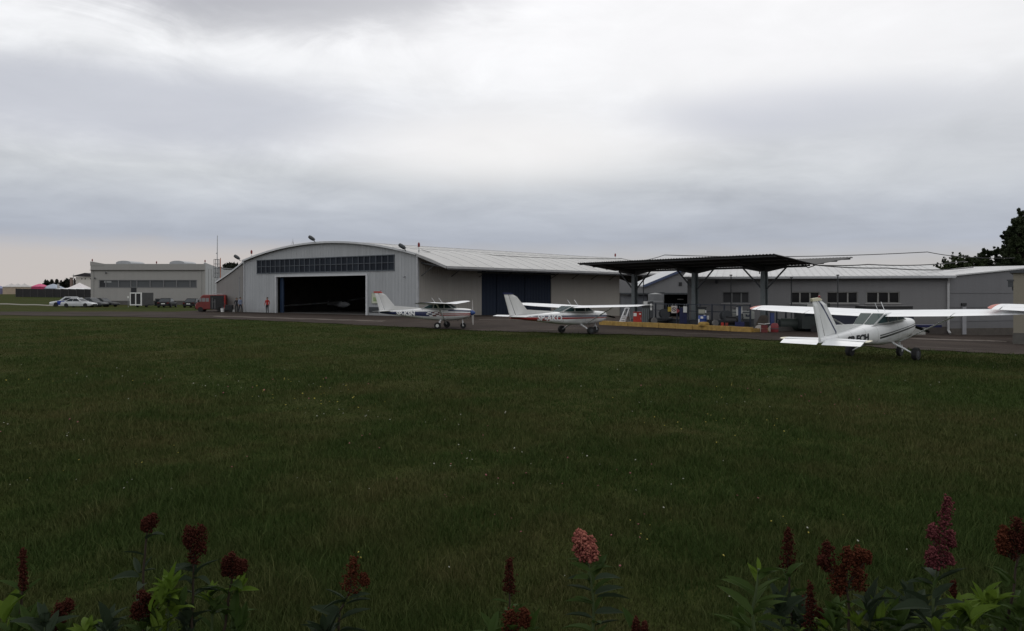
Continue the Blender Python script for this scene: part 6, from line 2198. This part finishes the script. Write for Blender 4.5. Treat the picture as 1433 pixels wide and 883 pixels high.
p = G(322, 170)
tree('dark rounded tree rising behind the gap beside the hangar lean-to', p, [((px - CX) / F * 170 - p.x, dy, lz3(py, 170) - p.z, r * 170 / F) for px, py, r, dy in ((314, 379, 7, 0), (322, 375, 6, 0), (331, 376, 6, 0), (326, 383, 9, 1), (340, 384, 10, 0), (311, 388, 7, 0))], 5000, .55, lf_far, 12, group='trees behind the left hand buildings', trunk_r=.4, trunk_h=4)
for k, (px, py, r) in enumerate(((66, 396, 5), (88, 396.5, 5), (95, 394.5, 6), (104, 396, 6), (112, 397, 6), (121, 396, 6), (130, 396, 6))):
    D = 345.0
    p = G(px, D)
    lb = ['dark tree at the left end of the tree row, above the blue grey tent', 'low dark tree right of the spire trees', 'dark tree just left of the clubhouse chimney', 'dark tree below the clubhouse pillar', 'dark tree below the clubhouse window nearest its pillar', 'dark tree beneath the clubhouse gable', 'dark tree half hidden by the workshop corner'][k]
    tree(lb, p, [((px + dx - CX) / F * D - p.x, 0, lz3(py + dy, D) - p.z, rr * D / F) for dx, dy, rr in ((0, 0, r * .6), (-r * .6, r * .5, r * .6), (r * .6, r * .4, r * .6), (0, r * .9, r * .7), (-r * .5, r * 1.2, r * .6), (r * .5, r * 1.2, r * .6))], 1200, .75, lf_far, 30 + k, group='trees behind the tents', trunk_r=.3, trunk_h=2)
for px, lb in ((72.5, 'left one of the two dark spire trees behind the tents'), (79.5, 'right one of the two dark spire trees behind the tents')):
    D = 340.0
    p = G(px, D)
    o = empty('spire_tree', p, 0, lb, 'tree', 'spire trees behind the tents')
    h = lz3(390.8, D) - p.z
    MB().tube([(0, 0, -.2), (0, 0, h * .8)], [.2, .05], 6).build('trunk', M['bark'], o)
    leaf_cloud('crown', o, [(0, 0, h * f) for f in (.2, .35, .5, .62, .74, .85, .94)], [1.1, 1.15, 1.1, 1.0, .85, .6, .3], 900, .4, lf_far, int(px))


# ------------------------------------------------------------------ flowering spirea on the bank in front of the camera
def floret_mat(name, a, b):
    m, t, p = new_mat(name)
    at = t.node('ShaderNodeAttribute', attribute_name='tint')
    t.l.new(t.mix(at.outputs['Fac'], (*a, 1), (*b, 1)), p.inputs['Base Color'])
    p.inputs['Roughness'].default_value = .95
    p.inputs['Specular IOR Level'].default_value = .0
    return m


FM = {'wine': floret_mat('faded_wine_floret', (.022, .0075, .0058), (.062, .021, .015)),
      'rust': floret_mat('rust_floret', (.030, .0095, .0058), (.088, .030, .017)),
      'pink': floret_mat('pink_floret', (.11, .026, .028), (.30, .115, .085)),
      'rose': floret_mat('rose_floret', (.046, .012, .015), (.140, .044, .048))}
LM = {'bright': leaf_mat('young_leaf', (.058, .100, .011), (.105, .155, .022), 9, .3, .6, .08),
      'mid': leaf_mat('green_leaf', (.024, .044, .010), (.042, .066, .016), 9, .25, .6, .06),
      'dark': leaf_mat('grey_green_leaf', (.017, .027, .014), (.030, .042, .025), 9, .2, .6, .06)}
STEM = mat('reddish_stem', (.028, .018, .010), .8, .25, 30)
STEMG = mat('green_stem', (.04, .06, .018), .7, .2, 30)


def leaf_mesh(key, width, curl, serr):
    """folded, curving blade with a slightly toothed edge, one unit long"""
    n = 9
    v, f = [], []
    for k in range(n + 1):
        x = k / n
        w = width * (math.sin(math.pi * min(1, x ** .8)) ** .8) * (1 + (serr if k % 2 else -serr))
        if k in (0, n): w = .006
        z = -curl * x * x
        v += [(x, -w, z + w * .55), (x, 0, z), (x, w, z + w * .55)]
        if k:
            a, b = 3 * (k - 1), 3 * k
            f += [(a, b, b + 1, a + 1), (a + 1, b + 1, b + 2, a + 2)]
    mb = MB().add(v, f)
    return mb.mesh('leaf', LM[key], True)


LEAF = {k: [leaf_mesh(k, .17, .18, .05), leaf_mesh(k, .2, .42, .04), leaf_mesh(k, .15, .05, .06)] for k in LM}


def leaf(parent, base, az_, el_, ln, key, roll=0.0):
    o = link('leaf', random.choice(LEAF[key]), parent, base)
    o.rotation_euler = (roll, -el_, az_)
    o.scale = (ln, ln, ln)


def panicle(parent, base, top, w, key, shape, seed, dens=1.0):
    """one flower head: short branchlets set with many small florets"""
    r = np.random.default_rng(seed)
    base, top = np.array(base), np.array(top)
    ax = top - base
    h = np.linalg.norm(ax)
    n_br = int(26 * max(1, h / .07))
    C_, S_ = [], []
    for k in range(n_br):
        f = (k + .5) / n_br
        prof = {'cone': (1 - f) ** .7 * .95 + .10, 'spike': .55 * (1 - f) ** .6 + .25 * math.sin(5 * math.pi * f) ** 2 * (1 - f) + .12, 'ball': math.sin(math.pi * min(.96, .2 + .75 * f)) ** .7}[shape]
        R = w / 2 * prof
        a = k * 2.4 + r.uniform(-.3, .3)
        for q in range(int(16 * dens)):
            t = r.random() ** .6
            rr = R * t
            C_.append(base + ax * f + np.array([math.cos(a) * rr, math.sin(a) * rr, .25 * rr]) + r.normal(0, w * (.075 if r.random() < .25 else .04) + .0012, 3))
            S_.append(r.uniform(.0011, .0029) * (1 + .4 * (key == 'pink')))
    C_, S_ = np.array(C_), np.array(S_)
    octa = np.array([[1, 0, 0], [-1, 0, 0], [0, 1, 0], [0, -1, 0], [0, 0, 1], [0, 0, -1]], float)
    V = (C_[:, None, :] + octa[None] * S_[:, None, None] * r.uniform(.7, 1.3, (len(C_), 6, 1))).reshape(-1, 3)
    i = np.arange(len(C_)) * 6
    T = np.concatenate([np.stack([i + a, i + b, i + c], 1) for a, b, c in ((0, 2, 4), (2, 1, 4), (1, 3, 4), (3, 0, 4), (2, 0, 5), (1, 2, 5), (3, 1, 5), (0, 3, 5))])
    tint = np.clip(r.normal(.4, .3, len(C_)) + .25 * (C_[:, 2] - C_[:, 2].min()) / max(h, 1e-3), 0, 1)
    return link('flower_head', np_mesh('flower_head', V, tris=T, mat=FM[key], attr=np.repeat(tint, 6)), parent)


def spirea(label, D, foot_px, stem, heads, key, shape='cone', leaves=(), bare=False, lead='mid', n_leaf=10, leaf_len=.055, green=False, group='flowering spirea stems in the foreground'):
    """stem: photograph points from low to high; heads: (px, py bottom, py top, width px)"""
    foot_ = G(foot_px, D + .05)
    o = empty('spirea_plant', foot_, 0, label, 'plant', group)
    P = [Vector((0, 0, -.02))] + [W(px, py, D) - foot_ for px, py in stem]
    mb = MB()
    pts = []
    for i in range(len(P) - 1):
        for k in range(5):
            q = P[i].lerp(P[i + 1], k / 5)
            pts.append(q + Vector((random.uniform(-.0012, .0012), random.uniform(-.001, .001), 0)))
    pts.append(P[-1])
    mb.tube(pts, [.0036 - .0017 * k / len(pts) for k in range(len(pts))], 6)
    mb.build('stem', STEMG if green else STEM, o, True)
    for j, (hx_, yb, yt, wpx) in enumerate(heads):
        b, t = W(hx_[0] if isinstance(hx_, tuple) else hx_, yb, D) - foot_, W(hx_[1] if isinstance(hx_, tuple) else hx_, yt, D) - foot_
        off = Vector((0, random.uniform(-.012, .012), 0)) if j else Vector((0, 0, 0))
        b, t = b + off, t + off
        hd = panicle(o, b, t, wpx * .9 * D / F, key if not isinstance(key, list) else key[j % len(key)], shape, seed=int(foot_px * 7 + j * 13 + yb))
        if j:
            near = min(pts, key=lambda q: (q - b).length)
            MB().tube([near, near.lerp(b, .5) + Vector((0, 0, .002)), b.lerp(t, .5)], [.0016, .0013, .0008], 5).build('branchlet', STEM, o, True)
        else:
            MB().tube([b, t], [.0017, .0006], 5).build('branchlet', STEM, o, True)
    L0 = sum((pts[i + 1] - pts[i]).length for i in range(len(pts) - 1))
    for k in range(n_leaf):
        f = .30 + .66 * (k + .5) / max(n_leaf, 1)
        q = pts[min(int(f * len(pts)), len(pts) - 1)]
        leaf(o, q, k * 2.4 + random.uniform(-.4, .4), random.uniform(.3, .9), leaf_len * random.uniform(.7, 1.2), lead, random.uniform(-.4, .4))
    for px, py, az_, el_, lpx, kk in leaves:
        leaf(o, W(px, py, D + random.uniform(-.03, .03)) - foot_, math.radians(az_), math.radians(el_), lpx * D / F, kk, random.uniform(-.5, .5))
    return o


def fan(px, py, n, lpx, kk, spread=70, el=(25, 80)):
    """leaves of a shoot tip opening upward and outward"""
    out = []
    for k in range(n):
        a = random.uniform(0, 360)
        out.append((px + random.uniform(-3, 3), py + random.uniform(-2, 8), a, random.uniform(*el), lpx * random.uniform(.7, 1.2), kk))
    return out


spirea('slender dark wine flower spike at the far left of the foreground', 1.75, 22, [(24, 890), (30, 840), (32, 826)], [(32, 826, 768, 15)], 'wine', 'spike', fan(20, 885, 7, 40, 'mid') + fan(8, 870, 4, 42, 'bright'), n_leaf=5)
spirea('small dark flower tuft on the tallest bare stem at left', 1.9, 197, [(200, 890), (201, 800), (206, 744)], [(207, 744, 724, 16), (203, 742, 728, 10), (212, 738, 721, 11)], 'wine', 'ball', fan(196, 800, 3, 34, 'dark', el=(10, 50)), n_leaf=6, lead='dark')
spirea('squat dark wine flower head below the tallest bare stem', 1.7, 199, [(201, 895), (200, 862)], [(200, 862, 828, 24), (207, 860, 838, 18), (193, 864, 842, 14)], 'wine', 'ball', fan(206, 880, 4, 34, 'mid'), n_leaf=4)
spirea('large two lobed wine flower head with grey green leaves, left of centre', 1.75, 266, [(268, 895), (270, 820), (271, 788)], [(271, 790, 740, 20), (280, 775, 738, 22), (265, 765, 737, 16)], 'wine', 'ball', [(270, 800, 170, 25, 36, 'dark'), (271, 800, 5, 28, 38, 'dark'), (270, 812, 200, 15, 36, 'dark'), (271, 810, 330, 20, 34, 'dark'), (270, 830, 180, 10, 42, 'dark'), (271, 828, 0, 12, 40, 'dark')], n_leaf=8, lead='dark')
spirea('flat topped wine flower cluster with a bright leafy shoot at its right', 1.8, 309, [(312, 895), (320, 840), (325, 806)], [(325, 808, 775, 18), (335, 804, 784, 16), (317, 806, 780, 15), (341, 798, 785, 10)], 'wine', 'ball', fan(333, 826, 7, 30, 'bright') + [(334, 826, 0, 8, 28, 'bright')], n_leaf=7)
spirea('low dark flower head near the bottom edge at left', 1.7, 84, [(86, 900), (84, 868)], [(84, 872, 846, 20), (92, 858, 842, 14), (78, 880, 858, 14)], 'wine', 'ball', fan(92, 890, 5, 34, 'mid'), n_leaf=4)
spirea('conical wine flower head on a bent stem with large grey leaves', 1.65, 470, [(473, 895), (475, 858), (488, 830)], [((489, 496), 830, 780, 30), (508, 822, 806, 14)], 'rust', 'cone', [(484, 840, 175, 30, 34, 'dark'), (486, 842, 200, 10, 36, 'dark'), (488, 838, 10, 18, 30, 'dark'), (484, 846, 350, 25, 38, 'dark'), (476, 864, 170, 22, 46, 'dark'), (476, 868, 15, 25, 44, 'dark'), (474, 880, 190, 15, 40, 'dark'), (475, 884, 0, 10, 42, 'dark'), (474, 876, 250, 20, 42, 'dark')], n_leaf=3, lead='dark', leaf_len=.05)
spirea('narrow dark wine cone standing alone just left of the pink flower', 1.75, 711, [(712, 895), (713, 832)], [(713, 832, 782, 21)], 'wine', 'cone', fan(716, 870, 5, 34, 'mid'), n_leaf=5)
spirea('broad rust brown flower head cut by the bottom edge near the middle', 1.6, 716, [(718, 905), (718, 880)], [(715, 888, 856, 28), (734, 876, 852, 20)], 'rust', 'ball', fan(690, 885, 5, 36, 'mid') + fan(745, 878, 4, 30, 'mid'), n_leaf=3)
spirea('fresh pale pink flower head on a leafy stem near the middle', 1.55, 828, [(830, 900), (830, 830), (822, 784)], [(818, 784, 752, 34), (812, 764, 746, 20), (826, 782, 760, 22)], 'pink', 'ball',
       [(826, 800, 170, 28, 30, 'mid'), (828, 800, 20, 50, 34, 'mid'), (831, 806, 40, 55, 36, 'mid'), (826, 812, 200, 20, 34, 'dark'), (832, 812, 340, 30, 34, 'dark'), (830, 828, 175, 15, 38, 'dark'), (832, 832, 10, 18, 44, 'dark'), (834, 836, 0, 8, 46, 'dark'), (830, 846, 190, 20, 40, 'mid'), (832, 858, 350, 12, 40, 'dark'), (830, 866, 170, 15, 38, 'dark'), (832, 876, 15, 10, 36, 'dark'), (829, 818, 160, 60, 26, 'mid'), (832, 802, 60, 65, 26, 'mid')], n_leaf=10, lead='mid', leaf_len=.05, green=True)
spirea('tiny dark flower tip just entering at the bottom right of the pink flower', 1.7, 890, [(891, 905), (891, 878)], [(890, 886, 866, 13), (901, 880, 868, 8)], 'wine', 'cone', (), n_leaf=2)
spirea('dark wine cone standing left of the big rust coloured flower head', 1.75, 1108, [(1112, 900), (1106, 850), (1104, 798)], [(1103, 800, 740, 24)], 'wine', 'cone', [(1104, 805, 30, 45, 30, 'mid'), (1105, 815, 160, 20, 30, 'mid')] + fan(1112, 870, 5, 38, 'dark'), n_leaf=8)
spirea('deep wine cone low between two leafy shoots at right', 1.65, 1137, [(1138, 905), (1137, 880)], [(1134, 882, 818, 22), (1148, 868, 854, 12)], 'wine', 'cone', fan(1152, 880, 4, 34, 'bright'), n_leaf=3)
spirea('big branching rust coloured flower head right of centre', 1.6, 1186, [(1187, 905), (1188, 850), (1184, 820)], [(1172, 832, 794, 26), (1200, 826, 794, 26), (1158, 800, 760, 24), (1184, 796, 766, 24), (1206, 794, 770, 22), (1150, 790, 778, 16), (1180, 832, 800, 22), (1212, 786, 772, 12)], ['rust', 'rust', 'wine'], 'ball', [(1186, 852, 170, 30, 24, 'mid'), (1188, 852, 20, 30, 26, 'bright')] + fan(1200, 872, 8, 34, 'bright') + fan(1165, 880, 5, 36, 'mid'), n_leaf=4)
spirea('tall rose pink spike tapering upward, tallest flower at right', 1.55, 1308, [(1305, 900), (1308, 820), (1312, 795)], [((1312, 1327), 795, 696, 34), (1300, 792, 765, 24), (1328, 790, 776, 18), (1332, 765, 745, 14), (1304, 752, 735, 18)], 'rose', 'spike', [(1304, 822, 160, 25, 26, 'mid'), (1306, 824, 30, 45, 24, 'mid'), (1300, 846, 170, 35, 46, 'dark'), (1302, 852, 190, 20, 52, 'dark'), (1306, 838, 10, 40, 38, 'dark'), (1308, 848, 350, 20, 40, 'dark'), (1298, 870, 160, 40, 50, 'dark'), (1296, 878, 200, 12, 50, 'dark'), (1310, 868, 20, 15, 44, 'dark')] + fan(1312, 880, 7, 34, 'bright'), n_leaf=9, lead='dark', green=True)
spirea('dark wine flower cluster on a leaning stem at the right edge', 1.65, 1404, [(1402, 900), (1416, 840), (1424, 785)], [(1418, 782, 745, 28), (1400, 776, 748, 20), (1424, 760, 726, 22), (1434, 776, 750, 20), (1408, 762, 738, 16)], ['wine', 'rust', 'wine'], 'ball', [(1412, 820, 120, 55, 36, 'mid'), (1408, 822, 70, 50, 34, 'mid')] + fan(1388, 846, 8, 36, 'bright') + fan(1360, 868, 7, 40, 'bright') + fan(1420, 880, 7, 40, 'mid'), n_leaf=6)
spirea('very small dark bud spike between the rose spike and the bright shoots', 1.8, 1336, [(1336, 890), (1334, 836)], [(1334, 838, 814, 9)], 'wine', 'cone', fan(1338, 880, 6, 34, 'mid'), n_leaf=5)


def shoot(label, D, foot_px, stem, leaves, n_leaf, lead, leaf_len=.055):
    o = spirea(label, D, foot_px, stem, [], 'wine', leaves=leaves, n_leaf=n_leaf, lead=lead, leaf_len=leaf_len, green=True, group='leafy shoots without flowers in the foreground')
    o.name = 'leafy_shoot'


shoot('bright yellow green leafy shoot under the tall bare stem at left', 1.7, 232, [(234, 900), (236, 850), (238, 822)], fan(238, 826, 9, 34, 'bright') + fan(228, 838, 6, 34, 'bright') + fan(244, 856, 6, 34, 'bright') + fan(222, 880, 8, 34, 'bright') + fan(252, 846, 5, 34, 'mid'), 8, 'bright', .045)
shoot('small bright leafy shoot between the two lobed head and the flat cluster', 1.8, 296, [(297, 900), (296, 850), (294, 832)], fan(293, 836, 7, 26, 'bright') + fan(300, 856, 5, 30, 'mid'), 6, 'mid', .045)
shoot('low bright leaves at the bottom edge right of the far left spike', 1.7, 118, [(119, 905), (120, 885)], fan(120, 884, 9, 28, 'bright') + fan(44, 880, 7, 38, 'mid'), 2, 'bright', .04)
shoot('big broad leaved green shoot with a closed bud, left of the dark cone', 1.5, 1060, [(1056, 905), (1054, 850), (1062, 796)], [(1062, 812, 25, 35, 34, 'mid'), (1062, 800, 80, 70, 20, 'bright'), (1058, 830, 20, 25, 44, 'mid'), (1056, 836, 165, 45, 48, 'mid'), (1054, 862, 150, 42, 60, 'mid'), (1056, 858, 10, 25, 50, 'mid'), (1056, 868, 0, 12, 48, 'mid'), (1052, 880, 190, 30, 50, 'mid'), (1058, 845, 340, 30, 44, 'mid'), (1060, 816, 120, 60, 30, 'bright'), (1060, 806, 200, 60, 24, 'bright')], 6, 'mid', .06)
shoot('dark leafy shoot filling the gap under the rose spike', 1.7, 1270, [(1270, 905), (1272, 860), (1274, 842)], fan(1274, 850, 8, 42, 'dark') + fan(1262, 876, 8, 44, 'dark') + fan(1284, 872, 6, 40, 'dark'), 5, 'dark', .05)
shoot('bright leaf pair at the bottom between cone and rust head', 1.6, 1228, [(1228, 905), (1228, 872)], fan(1228, 872, 9, 36, 'bright') + fan(1240, 884, 5, 36, 'mid'), 3, 'mid', .05)

for i, (px, py, kk, lb, tail) in enumerate((
        (62, 872, 'dark', 'dark leafy shoot at the bottom right of the far left spike', 6), (150, 876, 'dark', 'dusky shoot low between the bottom left dark head and the squat head', 6),
        (214, 852, 'bright', 'bright low shoot right beside the squat wine head', 7), (262, 868, 'dark', 'dusky low shoot at the foot of the two lobed head', 7),
        (330, 862, 'mid', 'plain green shoot under the flat topped cluster', 6), (452, 880, 'dark', 'dusky shoot at the foot of the bent conical head', 6),
        (1034, 874, 'mid', 'low green shoot at the foot of the broad leaved shoot', 7), (1092, 858, 'dark', 'dusky shoot directly under the dark cone', 8),
        (1122, 872, 'dark', 'dusky low shoot just left of the deep wine cone', 7), (1166, 862, 'mid', 'green shoot under the left half of the rust head', 7),
        (1216, 850, 'dark', 'dusky shoot under the right half of the rust head', 7), (1252, 862, 'mid', 'green shoot left of the dark filler under the rose spike', 8),
        (1340, 858, 'bright', 'bright shoot right of the rose spike stem', 8), (1374, 842, 'bright', 'bright upright shoot left of the right edge cluster', 8),
        (1398, 872, 'mid', 'green shoot at the foot of the leaning stem', 8), (1428, 858, 'mid', 'green shoot in the bottom right corner', 8))):
    shoot(lb, 1.6 + .05 * (i % 5), px - 1, [(px, 905), (px + 1, py + 6)], fan(px, py, tail, 36 if kk != 'dark' else 42, kk) + fan(px + 4, py + 18, 5, 38, kk if kk != 'bright' else 'mid'), 4, kk, .05)
